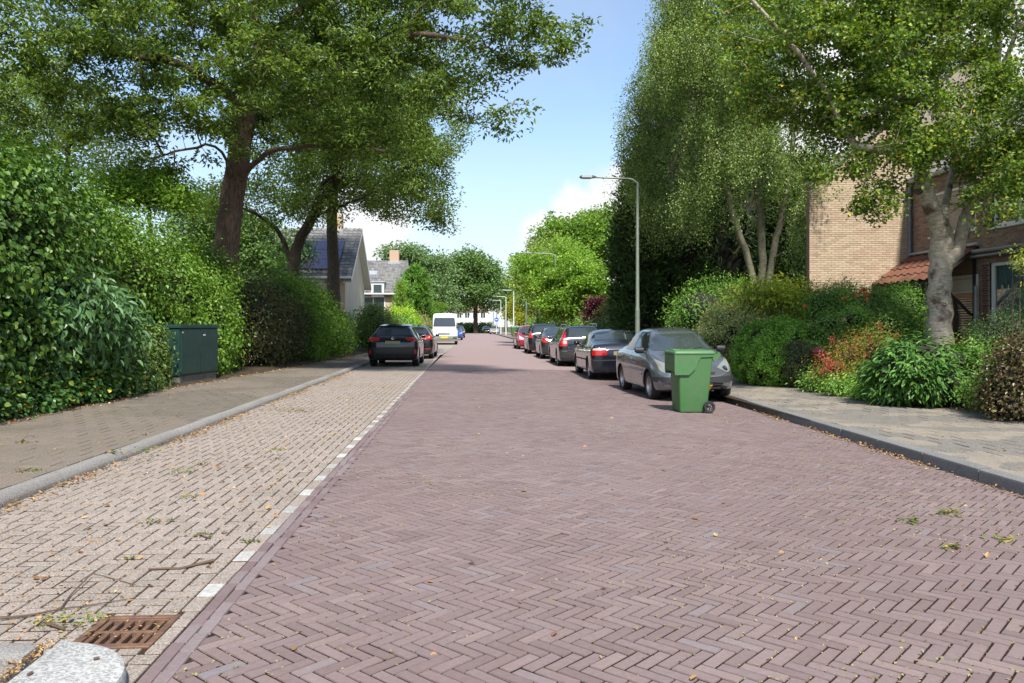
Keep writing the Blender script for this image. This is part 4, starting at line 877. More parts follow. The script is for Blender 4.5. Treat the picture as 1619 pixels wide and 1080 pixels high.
# ---- houses on the left beyond the oaks
def gable_house(name, label, x_front, yn, yf, x_back, eave, ridge, wallm, rows, panels=None, sky=None, chim=None, wins=(), seed=0):
    """ridge runs across the street; the gable faces the road, the near slope faces the camera"""
    hh = empty(name, (x_front, yn, 0), 0, label, 'house'); dx = x_back - x_front; dy = yf - yn; ym = dy / 2
    m = MB(); m.add([(0, 0, 0), (0, dy, 0), (0, dy, eave), (0, ym, ridge), (0, 0, eave)], [(0, 1, 2, 3, 4)]); m.build('gable_wall', M['cream'], hh)
    m = MB(); m.add([(0, 0, 0), (dx, 0, 0), (dx, 0, eave), (0, 0, eave)], [(0, 3, 2, 1), ]); m.build('side_wall', wallm, hh)
    o_ = .45; sl = (ridge - eave) / ym; A = Vector((o_, -o_, eave - o_ * sl)); B_ = Vector((dx, -o_, eave - o_ * sl)); Rg = Vector((o_, ym, ridge)); Rb = Vector((dx, ym, ridge)); Fz = Vector((o_, dy + o_, eave - o_ * sl)); Fb = Vector((dx, dy + o_, eave - o_ * sl))
    m = MB(); t = Vector((0, 0, .06)); m.add([A, B_, Rb, Rg, Fz, Fb], [(0, 3, 2, 1), (3, 4, 5, 2)]); ro = m.build('roof', M['roof_grey'], hh)
    roof_tiles('roof_tiles', B_ + t, A + t, (B_[0], Rb[1], Rb[2] + .06), M['roof_grey'], ro, .30, .36, .04, .045, seed)
    f = MB(); d = Vector((0, 0, -.28))
    for a, b in ((A, Rg), (Rg, Fz)): f.add([a, b, b + d, a + d, a + Vector((-.5, 0, -.05)), b + Vector((-.5, 0, -.05)), b + d + Vector((-.5, 0, 0)), a + d + Vector((-.5, 0, 0))], [(0, 1, 2, 3), (0, 4, 5, 1), (3, 2, 6, 7)])
    f.build('barge_board', M['white'], hh)
    f = MB(); f.tube([B_ + Vector((0, -.08, .02)), A + Vector((0, -.08, .02))], .08, 6); f.build('gutter', M['white'], hh)
    V = (Rg - A).normalized(); Nn = Vector((0, -V.z, V.y))
    if panels:
        u0, nu, v0, nv, pw, ph = panels
        for i in range(nu):
            for j in range(nv):
                c = A + Vector((-u0 - i * pw, 0, 0)) + V * (v0 + j * ph) + Nn * .20; f = MB()
                q = [c, c + Vector((-pw + .03, 0, 0)), c + Vector((-pw + .03, 0, 0)) + V * (ph - .03), c + V * (ph - .03)]; f.add(q + [v - Nn * .05 for v in q], [(3, 2, 1, 0), (0, 1, 5, 4), (2, 3, 7, 6), (0, 4, 7, 3)]); f.build('solar_panel', M['solar'], ro)
    if sky:
        c = A + Vector((sky[0], 0, 0)) + V * sky[1] + Nn * .18; f = MB(); q = [c, c + Vector((-.9, 0, 0)), c + Vector((-.9, 0, 0)) + V * .9, c + V * .9]; f.add(q + [v - Nn * .15 for v in q], [(3, 2, 1, 0), (0, 1, 5, 4), (2, 3, 7, 6), (0, 4, 7, 3), (1, 2, 6, 5)]); f.build('skylight', M['lead'], ro)
    if chim:
        f = MB(); cx_, w_, zt = chim; f.box(cx_ - w_ / 2, cx_ + w_ / 2, ym - w_ / 2, ym + w_ / 2, ridge - .8, zt, .02); f.build('chimney', M['wall_tan'], ro)
        f = MB(); f.box(cx_ - w_ / 2 - .15, cx_ + w_ / 2 + .15, ym - w_ / 2 - .25, ym - w_ / 2 - .02, ridge - .55, ridge - .1, .02); f.build('lead_flashing', M['lead'], ro)
    for (a, b, c, d2) in wins:
        window(hh, (dx, -.004, 0), (1, 0, 0), -dx + a, -dx + b, c, d2, -.02, .10, mull=((-dx + (a + b) / 2),))
    return hh
gable_house('gabled_house', 'pale gabled house with dark solar panels on its grey roof behind oaks', -7.35, 48.3, 57.3, -19, 4.6, 7.75, M['wall_tan'], 0, panels=(.9, 6, .75, 3, 1.7, 1.15), chim=(-1.3, .9, 8.7), wins=((-4.0, -1.2, 2.9, 4.3), (-9, -6, 2.9, 4.3)), seed=51)
gable_house('gabled_house', 'smaller grey tiled house with skylight and brick chimney beyond the solar panel house', -6.7, 78, 90, -15, 4.75, 8.2, M['wall_tan'], 0, sky=(-2.9, 3.9), chim=(-.95, .95, 9.3), wins=((-3.6, -1.3, 2.6, 4.3),), seed=52)
f = MB(); d_ = empty('dormer', P(597, 468, 77), 0, 'white dormer box beside the grey tiled roof', 'dormer')
f.box(-.6, .6, 0, 1.5, -.1, 1.3, .03); f.build('dormer_wall', M['white'], d_); f = MB(); f.box(-.7, .7, -.1, 1.6, 1.3, 1.42, .02); f.build('dormer_roof', M['lead'], d_); f = MB(); f.box(-.4, .4, -.02, -.003, .3, 1.1, .0); f.build('pane', M['winglass'], d_)
# ---- white house closing the street
b0 = P(718, 515, 192); b1 = P(772, 515, 192)
wh = empty('white_house', (float(b0[0]), float(b0[1]), 0), 0, 'white rendered house with brown hipped roof closing the far end of the street', 'house'); Wd = float(b1[0] - b0[0])
m = MB(); m.box(0, Wd, 0, 9, 0, 5.2); m.build('wall', M['p_white'], wh)
m = MB(); m.box(-.02, Wd + .02, -.03, 9, 0, 1.6); m.build('base_wall', M['wall_brown'], wh)
m = MB(); m.add([(-.5, -.5, 5.1), (Wd + .5, -.5, 5.1), (Wd + .5, 9.5, 5.1), (-.5, 9.5, 5.1), (Wd * .35, 4.5, 8.6), (Wd * .65, 4.5, 8.6)], [(0, 1, 5, 4), (1, 2, 5), (2, 3, 4, 5), (3, 0, 4)]); m.build('roof', M['wall_brown'], wh)
for k in range(4): window(wh, (0, 0, 0), (1, 0, 0), .6 + k * 1.9, 1.9 + k * 1.9, 3.2, 4.7, -.03, .12, mull=(1.25 + k * 1.9,)); window(wh, (0, 0, 0), (1, 0, 0), .6 + k * 1.9, 2.1 + k * 1.9, .9, 2.3, -.06, .12)
# ---- row of houses far on the right
for k in range(5):
    y0 = 138 + k * 9; r_ = empty('terraced_house', (14.2, y0, 0), 0, ['terraced house with orange tan end gable, nearest of the far right row', 'second terraced house of the far right row', 'third terraced house of the far right row, white windows', 'fourth terraced house of the far right row', 'farthest terraced house at the right of the street end'][k], 'house', 'terraced houses far down the street')
    m = MB(); m.add([(0, .02, 0), (9, .02, 0), (9, .02, 5.2), (4.5, .02, 8.0), (0, .02, 5.2)], [(0, 1, 2, 3, 4)]); m.box(0, 8.9, .03, 8.98, 0, 5.2); m.build('wall', M['wall_tan'], r_)
    m = MB(); m.add([(-.4, 0, 4.95), (-.4, 8.98, 4.95), (4.5, 8.98, 8.1), (4.5, 0, 8.1), (9.4, 0, 4.95), (9.4, 8.98, 4.95)], [(0, 3, 2, 1), (3, 4, 5, 2)]); m.build('roof', M['roof_grey'], r_)
    m = MB(); m.box(-.05, -.005, .4, 8.6, 2.8, 4.9, .02); m.build('white_cladding', M['white'], r_)
    for q in range(3): m = MB(); m.box(-.09, -.055, .8 + q * 2.6, 2.6 + q * 2.6, 3.4, 4.7); m.build('window', M['winglass'], r_)
    for q in range(2): m = MB(); m.box(-.06, -.005, 1 + q * 3.6, 3.6 + q * 3.6, .9, 2.4); m.build('window', M['winglass'], r_)
# ------------------------------------------------------------------ trees
def rr(seed): return np.random.default_rng(seed)
# the big leaning oak on the left
ob = P(352, 600, 25.0); ob[2] = 0.05
oak = empty('oak_tree', tuple(ob), 0, 'big leaning oak with thick brown trunk rising from the left hedge', 'tree')
T = Tree(ob)
tr = T.limb([ob, P(352, 440, 25), P(366, 330, 25), P(380, 230, 24.8), P(388, 175, 24.6), P(398, 140, 24.4), P(415, 105, 24)], .46, .30)
T.limb([T.pos[tr[-1]] + ob, P(450, 82, 23.3), P(510, 80, 22.5), P(590, 70, 21.5), P(650, 52, 20.5), P(740, 65, 19.8)], .20, .05, tr[-1])
T.limb([T.pos[tr[-1]] + ob, P(425, 60, 24), P(470, 20, 23.5), P(540, -30, 23), P(640, -70, 22)], .20, .06, tr[-1])
T.limb([T.pos[tr[-1]] + ob, P(405, 40, 24.5), P(395, -60, 25), P(380, -220, 25.5)], .20, .06, tr[-1])
i0 = tr[int(len(tr) * .83)]
T.limb([T.pos[i0] + ob, P(350, 140, 23.8), P(310, 115, 22.8), P(262, 90, 22), P(200, 92, 21), P(120, 60, 20), P(20, 72, 19)], .17, .05, i0)
i1 = tr[int(len(tr) * .80)]
T.limb([T.pos[i1] + ob, P(372, 110, 24.2), P(360, 60, 23), P(330, 0, 22), P(300, -80, 21)], .15, .05, i1)
i2 = tr[int(len(tr) * .58)]
T.limb([T.pos[i2] + ob, P(420, 236, 24), P(480, 232, 23.2), P(560, 225, 22), P(610, 240, 21.2)], .10, .03, i2)
T.limb([T.pos[i2] + ob, P(350, 225, 23.5), P(300, 235, 22.5), P(240, 250, 21.5)], .06, .02, i2)
bl = [pb(500, 40, 22, 170, 3.2), pb(660, 30, 21, 150, 2.6), pb(790, 50, 20, 110, 2.0, .8), pb(870, 60, 19.5, 72, 1.3, .55), pb(760, 150, 20.5, 75, 1.5, .6), pb(600, 130, 21.5, 110, 2.2, .8),
      pb(560, 225, 22, 85, 1.8, .6), pb(800, -40, 20, 90, 2, .7), pb(330, 60, 23, 150, 3.2), pb(180, 70, 20.5, 150, 3.0, .75), pb(60, 90, 19, 110, 2.4, .8), pb(300, 190, 21.5, 120, 2.4, .6), pb(430, 170, 26, 120, 2.2, .8),
      pb(170, 190, 20.5, 95, 2.0, .7), pb(250, 290, 23, 70, 1.6, .6), pb(20, 190, 19, 60, 2, .9), pb(400, -120, 24, 260, 4.5, .7), pb(640, -120, 21, 190, 4, .6), pb(120, -90, 21, 200, 4, .6), pb(820, 195, 20.2, 58, 1.0, .42), pb(460, 110, 21, 130, 2.2, .9), pb(120, 10, 18.5, 140, 2.2, .7)]
T.grow(targets(bl, 1300, rr(1), .5), seg=.42, wander=.2, sag=.3); T.mesh('trunk', M['bark_oak'], oak, rmin=.0045)
crown_leaves(T, 95, .145, M['oak'], oak, (.30, .30, .14), seed=2, ratio=.46, back=.6)
print('oak', len(T.tips), len(T.pos))
# second oak behind it, its limbs crossing under the first crown
def simple_tree(name, label, base, trunk, blobs, n_t, n_leaf, size, lm, bm, seed, spread=(.45, .45, .28), limbs=(), hang=0, group=None, cat='tree', fill=.5, r0=.3, r1=.12, rmin=.006, droop=.35, ratio=.5, seg=.5):
    b = np.array(base, float); e = empty(name, tuple(b), 0, label, cat, group); t = Tree(b); ids = t.limb([b] + list(trunk), r0, r1)
    for k, (frac, pts, ra, rb_) in enumerate(limbs): i = ids[int((len(ids) - 1) * frac)]; t.limb([t.pos[i] + b] + list(pts), ra, rb_, i)
    t.grow(targets(blobs, n_t, rr(seed), fill), seg=seg, wander=.18); t.mesh('trunk', bm, e, rmin=rmin, sides_big=10); crown_leaves(t, n_leaf, size, lm, e, spread, droop, ratio, seed=seed, hang=hang); return e
def base(px, Z, z=.1):
    p = P(px, 515, Z); p[2] = z; return p
simple_tree('oak_tree', 'second oak with dark forking trunk between the leaning oak and solar roof', base(462, 35), [P(462, 430, 35), P(470, 385, 35), P(500, 330, 34), P(540, 275, 33)],
    [pb(560, 190, 33, 130, 3.6, .8), pb(660, 200, 31, 80, 2.2, .8), pb(640, 280, 31, 85, 2.0, .7), pb(480, 250, 34, 120, 3, .7), pb(620, 110, 33, 120, 3.4), pb(500, 330, 33.5, 70, 2.0, .5), pb(380, 320, 34, 80, 2.4, .6), pb(500, 100, 35, 130, 4)],
    700, 100, .15, M['oak2'], M['bark_mid'], 12, limbs=[(.45, [P(440, 360, 35), P(400, 335, 34.5), P(350, 320, 34)], .14, .04), (.7, [P(515, 270, 33), P(570, 285, 32), P(640, 270, 31)], .13, .04), (.5, [P(490, 345, 34.5), P(530, 330, 33.6), P(600, 300, 32)], .10, .03), (.9, [P(560, 200, 32.5), P(590, 130, 32)], .12, .05)], r0=.36, r1=.16)
simple_tree('oak_tree', 'third oak, upright trunk in front of the solar panel house', base(527, 43), [P(528, 440, 43), P(524, 360, 43), P(528, 280, 42.5), P(545, 200, 42)],
    [pb(600, 240, 41, 100, 3.4, .8), pb(660, 310, 40, 62, 2.4, .7), pb(560, 300, 42, 70, 2.4, .6), pb(690, 345, 39, 36, 1.6, .7), pb(690, 255, 40, 48, 1.8, .8), pb(640, 180, 41, 90, 3.4), pb(470, 300, 43, 60, 2.4), pb(610, 325, 41, 60, 2.2, .5), pb(540, 160, 43, 110, 4)],
    620, 84, .17, M['oak2'], M['bark_mid'], 13, limbs=[(.72, [P(560, 280, 41.5), P(620, 290, 40.5), P(680, 320, 39.5)], .14, .04), (.85, [P(590, 220, 41), P(660, 240, 40)], .13, .04)], r0=.42, r1=.2, rmin=.01)
simple_tree('broadleaf_tree', 'pale yellow green tree behind the tall left hedge', base(95, 25), [P(100, 400, 25), P(105, 300, 25), P(110, 220, 25)],
    [pb(70, 240, 25, 90, 2.2), pb(140, 200, 25.5, 80, 2.2), pb(40, 150, 26, 90, 2.4), pb(190, 270, 25, 60, 1.7), pb(-60, 200, 25, 120, 3)], 260, 110, .12, M['pale'], M['bark_mid'], 14, r0=.16, r1=.07)
simple_tree('broadleaf_tree', 'young yellow green tree peeping over the hedge beside the oak trunk', base(245, 22), [P(245, 440, 22), P(238, 350, 22), P(230, 300, 22)],
    [pb(215, 295, 22, 50, 1.2, .7), pb(280, 310, 22, 45, 1.2, .6), pb(180, 300, 21.5, 40, 1.0, .7)], 110, 90, .11, M['limegreen'], M['bark_mid'], 15, r0=.08, r1=.04)
# pale barked tree before the right house
mb_ = base(1488, 16.2); mpl = empty('maple_tree', tuple(mb_), 0, 'pale barked tree with knotted trunk standing in front of the orange porch', 'tree'); T = Tree(mb_)
tr = T.limb([mb_, P(1488, 530, 16.2), P(1487, 470, 16.2), P(1489, 415, 16.2), P(1489, 370, 16.2)], .24, .215, step=.2)
T.rad[0] = .32
e_ = tr[-1]; q = T.pos[e_] + mb_
a1 = T.limb([q, P(1476, 335, 16.0), P(1461, 295, 15.9), P(1450, 250, 15.7), P(1438, 200, 15.6), P(1432, 120, 15.6), P(1440, 30, 15.8)], .18, .06, e_)
j_ = tr[int(len(tr) * .80)]
a2 = T.limb([T.pos[j_] + mb_, P(1512, 405, 16.1), P(1524, 360, 16.2), P(1537, 305, 16.4), P(1549, 250, 16.6), P(1558, 190, 16.8), P(1574, 110, 17), P(1580, 0, 17.2)], .15, .07, j_)
T.limb([q, P(1494, 335, 16.3), P(1500, 300, 16.9), P(1512, 230, 17.3)], .10, .05, e_)
i = a1[len(a1) * 3 // 8]
T.limb([T.pos[i] + mb_, P(1425, 238, 15.4), P(1380, 238, 15.0), P(1345, 230, 14.8), P(1328, 190, 14.7), P(1310, 150, 14.6), P(1270, 95, 14.4), P(1225, 45, 14.2), P(1180, -10, 14)], .085, .03, i)
i = a2[len(a2) * 5 // 9]
T.limb([T.pos[i] + mb_, P(1565, 150, 16.4), P(1590, 110, 16.2), P(1610, 40, 16)], .07, .04, i)
i = a1[len(a1) * 5 // 8]
T.limb([T.pos[i] + mb_, P(1400, 170, 15.2), P(1360, 185, 14.8)], .06, .03, i)
T.limb([T.pos[i] + mb_, P(1390, 100, 15.2), P(1330, 60, 14.8), P(1290, -20, 14.5)], .06, .03, i)
bl = [pb(1380, 60, 15.2, 150, 2.0), pb(1260, 60, 14.6, 120, 1.7, .9), pb(1300, 190, 15.2, 95, 1.3, .7), pb(1420, 160, 15.3, 100, 1.5), pb(1500, 200, 15.5, 90, 1.3, .8), pb(1590, 250, 15.5, 80, 1.2, .7), pb(1600, 130, 15.8, 70, 1.2), pb(1400, 300, 15.2, 55, .7, .6),
      pb(1470, 30, 16, 120, 2), pb(1150, 40, 14.6, 85, 1.3, .8), pb(1560, 20, 16.5, 110, 2), pb(1390, -90, 15.5, 230, 3, .6), pb(1440, 240, 15.0, 60, .8, .5), pb(1200, 160, 15.2, 80, 1.2, .7), pb(1560, 300, 15.2, 40, .7, .5), pb(1345, 345, 15.3, 30, .4, .5), pb(1650, 200, 15, 120, 1.6), pb(1575, 345, 14.8, 45, .6, .5), pb(1600, 310, 14.6, 40, .6, .7), pb(1300, 275, 15.2, 50, .7, .6), pb(1345, 265, 15.1, 45, .6, .6), pb(1390, 330, 15.0, 34, .45, .6), pb(1420, 350, 15.1, 22, .3, .6), pb(1365, 320, 15, 25, .3, .9)]
T.grow(targets(bl, 950, rr(21), .55), seg=.3, wander=.2, sag=.35); m_ = T.mesh('trunk', M['bark_maple'], mpl, rmin=.0035, sides_big=18)
for (px_, py_, Zk, r_) in ((1452, 303, 15.74, .06), (1473, 332, 15.86, .05), (1486, 462, 15.95, .035), (1494, 480, 15.955, .04)):
    sb = MB(); c = Vector(P(px_, py_, Zk)) - Vector(mb_); d = (Vector((0, 0, EYE)) - Vector(P(px_, py_, Zk))).normalized(); rot = d.to_track_quat('Z', 'Y').to_matrix().to_4x4() @ Matrix.Diagonal((1, .75, 1, 1))
    sb.lathe([(r_ * .05, -.012), (r_ * .45, -.006), (r_ * .65, .014), (r_ * 1.0, .008), (r_ * 1.5, -.03)], 14, 'z', Matrix.Translation(c) @ rot); sb.build('knot', M['bark_maple'] if py_ > 350 else M['bark_oak'], mpl, smooth=180)
crown_leaves(T, 112, .078, M['maple'], mpl, (.22, .22, .15), seed=22, ratio=.85, back=.7, droop=.7)
# silver birch with several stems
bb = base(1200, 26.5); bir = empty('birch_tree', tuple(bb), 0, 'tall weeping birch with three pale stems behind the variegated bush', 'tree'); T = Tree(bb)
for pts, ra, rb_ in (([P(1193, 450, 26.5), P(1180, 400, 26.4), P(1158, 340, 26.2), P(1140, 260, 26), P(1110, 150, 25.8), P(1080, 40, 25.5)], .15, .05),
                     ([P(1205, 450, 26.5), P(1206, 400, 26.5), P(1203, 340, 26.4), P(1190, 240, 26.2), P(1180, 120, 26), P(1165, 0, 25.8)], .17, .06),
                     ([P(1215, 450, 26.4), P(1222, 400, 26.2), P(1238, 335, 26), P(1255, 250, 25.8), P(1250, 140, 25.6), P(1245, 20, 25.5)], .15, .05)):
    T.limb([bb + np.array((0, 0, 0.0))] + pts, ra, rb_, None)
bl = [pb(1045, 300, 28.5, 72, 1.3, 1.1), pb(1040, 190, 28.5, 72, 1.4, 1.0), pb(1006, 255, 28.5, 34, 1.0, 1.3), pb(1045, 110, 28, 55, 1.4, 1.0), pb(1110, 90, 25.5, 90, 2.0), pb(1150, 220, 25.5, 90, 2.0, 1.1), pb(990, 205, 28.5, 36, 1.1, .8), pb(984, 285, 28.5, 28, 1, 1.2), pb(1012, 140, 28.5, 38, 1.1, 1), pb(1220, 200, 25.5, 90, 2), pb(1265, 280, 25.8, 55, 1.4, .8), pb(1090, 315, 26.5, 60, 1.3, .6), pb(1200, 60, 25.8, 110, 2.4), pb(1060, 60, 25, 55, 1.5, 1.2), pb(1160, -60, 26, 150, 3, .8), pb(1050, 5, 25, 35, 1), pb(1290, 250, 22.5, 45, .9, 1.0), pb(1270, 330, 24, 30, .8, 1.1), pb(1250, 380, 25, 34, .9, .8)]
T.grow(targets(bl, 900, rr(31), .5), seg=.4, wander=.2, sag=.2); T.mesh('trunk', M['bark_birch'], bir, rmin=.004, sides_big=10)
crown_leaves(T, 165, .075, M['birch'], bir, (.22, .22, .2), seed=32, ratio=.62, hang=1.15, droop=1.2, back=.5)
# tall dark conifers behind it
def conifer(label, px, Z, top_py, r_m, n, seed, mat='conifer', group='dark conifers behind the birch', name='conifer_tree', size=.30, low=.15, shape_p=.62):
    b = base(px, Z); Ht = EYE + (CY - top_py) / F * Z; r = rr(seed); e = empty(name, tuple(b), 0, label, 'tree', group)
    m = MB(); m.tube([(0, 0, 0), (.05, 0, Ht * .5), (0, 0, Ht * .97)], [.22, .12, .02], 8); m.build('trunk', M['bark_mid'], e, smooth=180)
    nc = n // 26; h_ = r.random(nc) ** .85; ang = r.random(nc) * 2 * math.pi; prof = np.sin(np.clip(h_ * .92 + .10, 0, 1) * math.pi) ** shape_p * (1 - h_ * .35); rad = r_m * prof * (1 - .35 * r.random(nc) ** 2) * (1 + .12 * np.sin(ang * 3 + h_ * 9))
    C = np.column_stack([rad * np.cos(ang), rad * np.sin(ang), low + h_ * (Ht - low)]); out = np.column_stack([np.cos(ang), np.sin(ang), np.full(nc, .55)])
    k = np.repeat(np.arange(nc), 26); p = C[k] + out[k] * r.normal(0, .16, (len(k), 1)) + r.normal(0, .15, (len(k), 3)); tip = out[k] + np.array((0, 0, .25)) + r.normal(0, .4, (len(k), 3)); nr_ = r.normal(0, 1, (len(k), 3)) + out[k] * .4
    o = leaves('foliage', p, nr_, tip, size * r.uniform(.6, 1.2, len(k)), M[mat], e, 'r', .26, fold=.1); o['kind'] = 'stuff'
    c = MB(); hs = np.linspace(0, 1, 12); c.lathe([(max(.01, r_m * .72 * math.sin(min(1, q * .92 + .10) * math.pi) ** shape_p * (1 - q * .35)), low * .5 + q * (Ht * .97 - low * .5)) for q in hs], 14); c.build('shade_core', M['core'], e, smooth=180)  # solid dark body painted as the shade between the sprays
    return e
conifer('tall dark conifer nearest the street, directly behind the lamp post', 1020, 33, 235, 1.45, 24000, 41)
conifer('tall dark conifer in the middle behind the birch', 1085, 34, -20, 2.4, 26000, 42)
conifer('tall dark conifer right behind the birch stems', 1165, 33, 60, 2.4, 22000, 43)
conifer('dark conifer furthest right beside the tan gable wall', 1252, 29, 262, 1.3, 15000, 44)
# trees of the middle distance on the right
def far_tree(label, px, Z, blobs, n_t, n_leaf, size, lm, seed, bm='bark_mid', name='broadleaf_tree', top=None, r0=.25, hang=0, ratio=.7, group='trees further down the street'):
    return simple_tree(name, label, base(px, Z), [P(px, 515 - 40, Z), P(px + 3, top or 450, Z)], blobs, n_t, n_leaf, size, M[lm], M[bm], seed, spread=(size * 2.6, size * 2.6, size * 1.6), r0=r0, r1=r0 * .5, rmin=.02, hang=hang, ratio=ratio, group=group, seg=.9)
far_tree('light green chestnut rising highest above the parked cars', 905, 72, [pb(880, 375, 72, 36, 2.4), pb(930, 370, 72, 44, 3), pb(975, 385, 70, 40, 2.6), pb(915, 410, 72, 55, 3), pb(860, 395, 71, 20, 1.4), pb(965, 360, 72, 34, 2.4), pb(1010, 400, 70, 45, 3)], 300, 95, .30, 'chestnut', 51, top=400)
far_tree('bright lime green spreading tree behind the lamp posts', 905, 52, [pb(870, 450, 54, 45, 2.2, .7), pb(910, 440, 52, 50, 2.4, .8), pb(950, 455, 50, 44, 2.0, .9), pb(890, 480, 52, 42, 2.0, .6), pb(960, 490, 49, 36, 1.6, .8), pb(845, 430, 56, 36, 2), pb(900, 412, 54, 38, 2)], 380, 110, .19, 'limegreen', 52, top=460, r0=.16)
far_tree('pale olive tree arching over the street left of the lime green tree', 850, 66, [pb(845, 420, 66, 36, 2), pb(828, 445, 66, 24, 1.6), pb(870, 410, 66, 40, 2.4), pb(845, 455, 64, 28, 1.6, .7)], 170, 100, .22, 'pale', 53, top=440, r0=.14)
far_tree('yellow leaved tree beside the distant lamp posts', 822, 122, [pb(822, 485, 122, 20, 2.2), pb(838, 495, 120, 15, 1.6), pb(808, 496, 124, 12, 1.4), pb(826, 505, 120, 18, 1.8, .6)], 90, 90, .30, 'yellow', 54, top=490, r0=.12)
far_tree('purple leaved small tree between the conifer and lime green tree', 944, 45, [pb(945, 485, 45, 17, .7, 1.2), pb(938, 500, 45, 14, .6)], 60, 80, .13, 'purple', 55, top=490, r0=.06)
far_tree('pale green shrubby tree right beside the dark conifer', 975, 42, [pb(972, 492, 42, 22, .9, 1.1), pb(985, 470, 42, 16, .7, 1.2), pb(990, 500, 41, 18, .7)], 90, 90, .12, 'palegreenbush', 56, top=490, r0=.06)
# the far end of the street
far_tree('broad dark green tree closing the far end of the street', 752, 150, [pb(748, 412, 150, 24, 4), pb(768, 430, 150, 22, 4), pb(725, 425, 150, 24, 4), pb(782, 462, 149, 14, 2.5), pb(722, 478, 149, 22, 3.5, .7), pb(757, 462, 148, 26, 4, .6), pb(703, 462, 150, 18, 3), pb(779, 445, 150, 14, 3), pb(706, 432, 152, 16, 3), pb(738, 448, 149, 26, 4, .7), pb(772, 482, 149, 14, 3, .5)], 330, 75, .5, 'fargreen', 61, top=440, r0=.5)
far_tree('grey green tall tree behind the chimney house', 655, 135, [pb(630, 412, 135, 30, 4), pb(660, 408, 135, 26, 4), pb(685, 425, 135, 30, 4), pb(660, 450, 135, 48, 5, .8), pb(690, 470, 133, 34, 4), pb(640, 480, 133, 36, 4)], 360, 75, .5, 'fargrey', 62, top=450, r0=.5)
far_tree('small round green tree left of the white van', 682, 95, [pb(672, 492, 95, 16, 1.4), pb(690, 488, 95, 14, 1.3), pb(660, 500, 94, 14, 1.2)], 80, 80, .24, 'chestnut', 63, top=495, r0=.1)
far_tree('dark green tree at the right behind the distant row of lamps', 800, 175, [pb(802, 462, 175, 18, 4), pb(795, 480, 175, 14, 3), pb(818, 470, 178, 20, 4), pb(840, 470, 180, 24, 5)], 160, 75, .55, 'fargreen', 64, top=480, r0=.4)
far_tree('mid green tree filling the gap behind the olive tree', 870, 110, [pb(860, 470, 110, 30, 4), pb(890, 455, 110, 36, 4), pb(920, 465, 108, 40, 4), pb(835, 470, 112, 14, 2)], 200, 75, .40, 'fargreen', 65, top=480, r0=.3)
far_tree('bushy tree behind the long left hedge before the houses', 430, 48, [pb(430, 400, 48, 60, 3), pb(380, 380, 47, 60, 3), pb(330, 360, 46, 70, 3), pb(420, 450, 46, 60, 2.5)], 300, 100, .19, 'fargreen', 66, top=420, r0=.2)
# ------------------------------------------------------------------ hedges and shrubs, left side
def hb_(x, y, z, rx, ry, rz): return ((x, y, z), (rx, ry, rz))
shrub('hedge', 'tall climbing hedge of broad green leaves filling the left edge', 'hedge', [hb_(-8.3, 7.5, 1.8, 1.6, 2.4, 2.5), hb_(-8.2, 10.5, 2.3, 1.6, 2.2, 2.1), hb_(-8.2, 13.2, 2.4, 1.6, 2.0, 2.0), hb_(-7.7, 10, 1.0, 1.1, 3.0, 1.3), hb_(-8.6, 15.8, 2.6, 1.4, 1.8, 2.0), hb_(-7.6, 13.4, 1.0, 1.0, 2.6, 1.4), hb_(-8.8, 12, 3.6, 1.2, 2.2, .9)],
      90000, .10, M['hazel'], depth=.22, clump=.42, shape='o', ratio=.8, droop=1.0, seed=1, zmin=.25)
shrub('shrub', 'lobed blue green shrub bulging from the tall hedge before the cabinet', 'shrub', [hb_(-7.0, 14.2, 1.75, .75, 1.1, .75), hb_(-6.95, 15.4, 1.35, .6, .9, .7), hb_(-7.2, 13.6, 1.1, .6, .8, .6)],
      6000, .20, M['bluegreen'], depth=.35, clump=.5, shape='o', ratio=.38, droop=.8, seed=2, core=.6)
shrub('bramble', 'low tangled bramble at the foot of the hedge left of the cabinet', 'bramble', [hb_(-6.95, 16.6, .45, .45, 1.0, .55), hb_(-7.0, 17.6, .6, .4, .7, .55), hb_(-7.1, 18.0, 1.0, .35, .4, .55)], 7200, .085, M['rose'], depth=.4, clump=.5, shape='o', ratio=.6, seed=3, stems=26, zmin=.1, core=.5)
shrub('ivy', 'low ivy spilling onto the pavement below the tall hedge', 'ivy', [hb_(-7.0, 7 + k * 1.2, .25, .55, .9, .38) for k in range(9)], 17000, .075, M['ivy'], depth=.5, clump=.5, shape='o', ratio=.9, droop=.2, up=1.0, seed=4, zmin=.11, core=.5)
shrub('hedge', 'loose green hedge wrapped round the back of the cabinet', 'hedge', [hb_(-8.4, 18.6, 2.2, 1.3, 1.8, 2.0), hb_(-8.2, 21.0, 2.1, 1.3, 1.8, 1.85), hb_(-7.6, 22.6, 1.3, 1.15, 1.5, 1.5), hb_(-8.4, 24.5, 2.2, 1.4, 1.8, 1.7), hb_(-7.2, 21.9, .6, .7, 1.0, .8), hb_(-8.3, 17, 3.1, 1.0, 1.5, 1.0)], 62000, .095, M['hedge2'], depth=.25, clump=.42, shape='r', ratio=.72, droop=.8, seed=5)
shrub('shrub', 'dark leaved reddish shrub along the left pavement beneath the oak', 'shrub', [hb_(-7.4, 26.8, 1.5, 1.4, 1.7, 1.55), hb_(-7.0, 29.0, 1.3, 1.2, 1.5, 1.4), hb_(-6.9, 26.4, .8, .9, 1.3, .9)], 30000, .09, M['dark_shrub'], depth=.3, clump=.5, ratio=.5, seed=6)
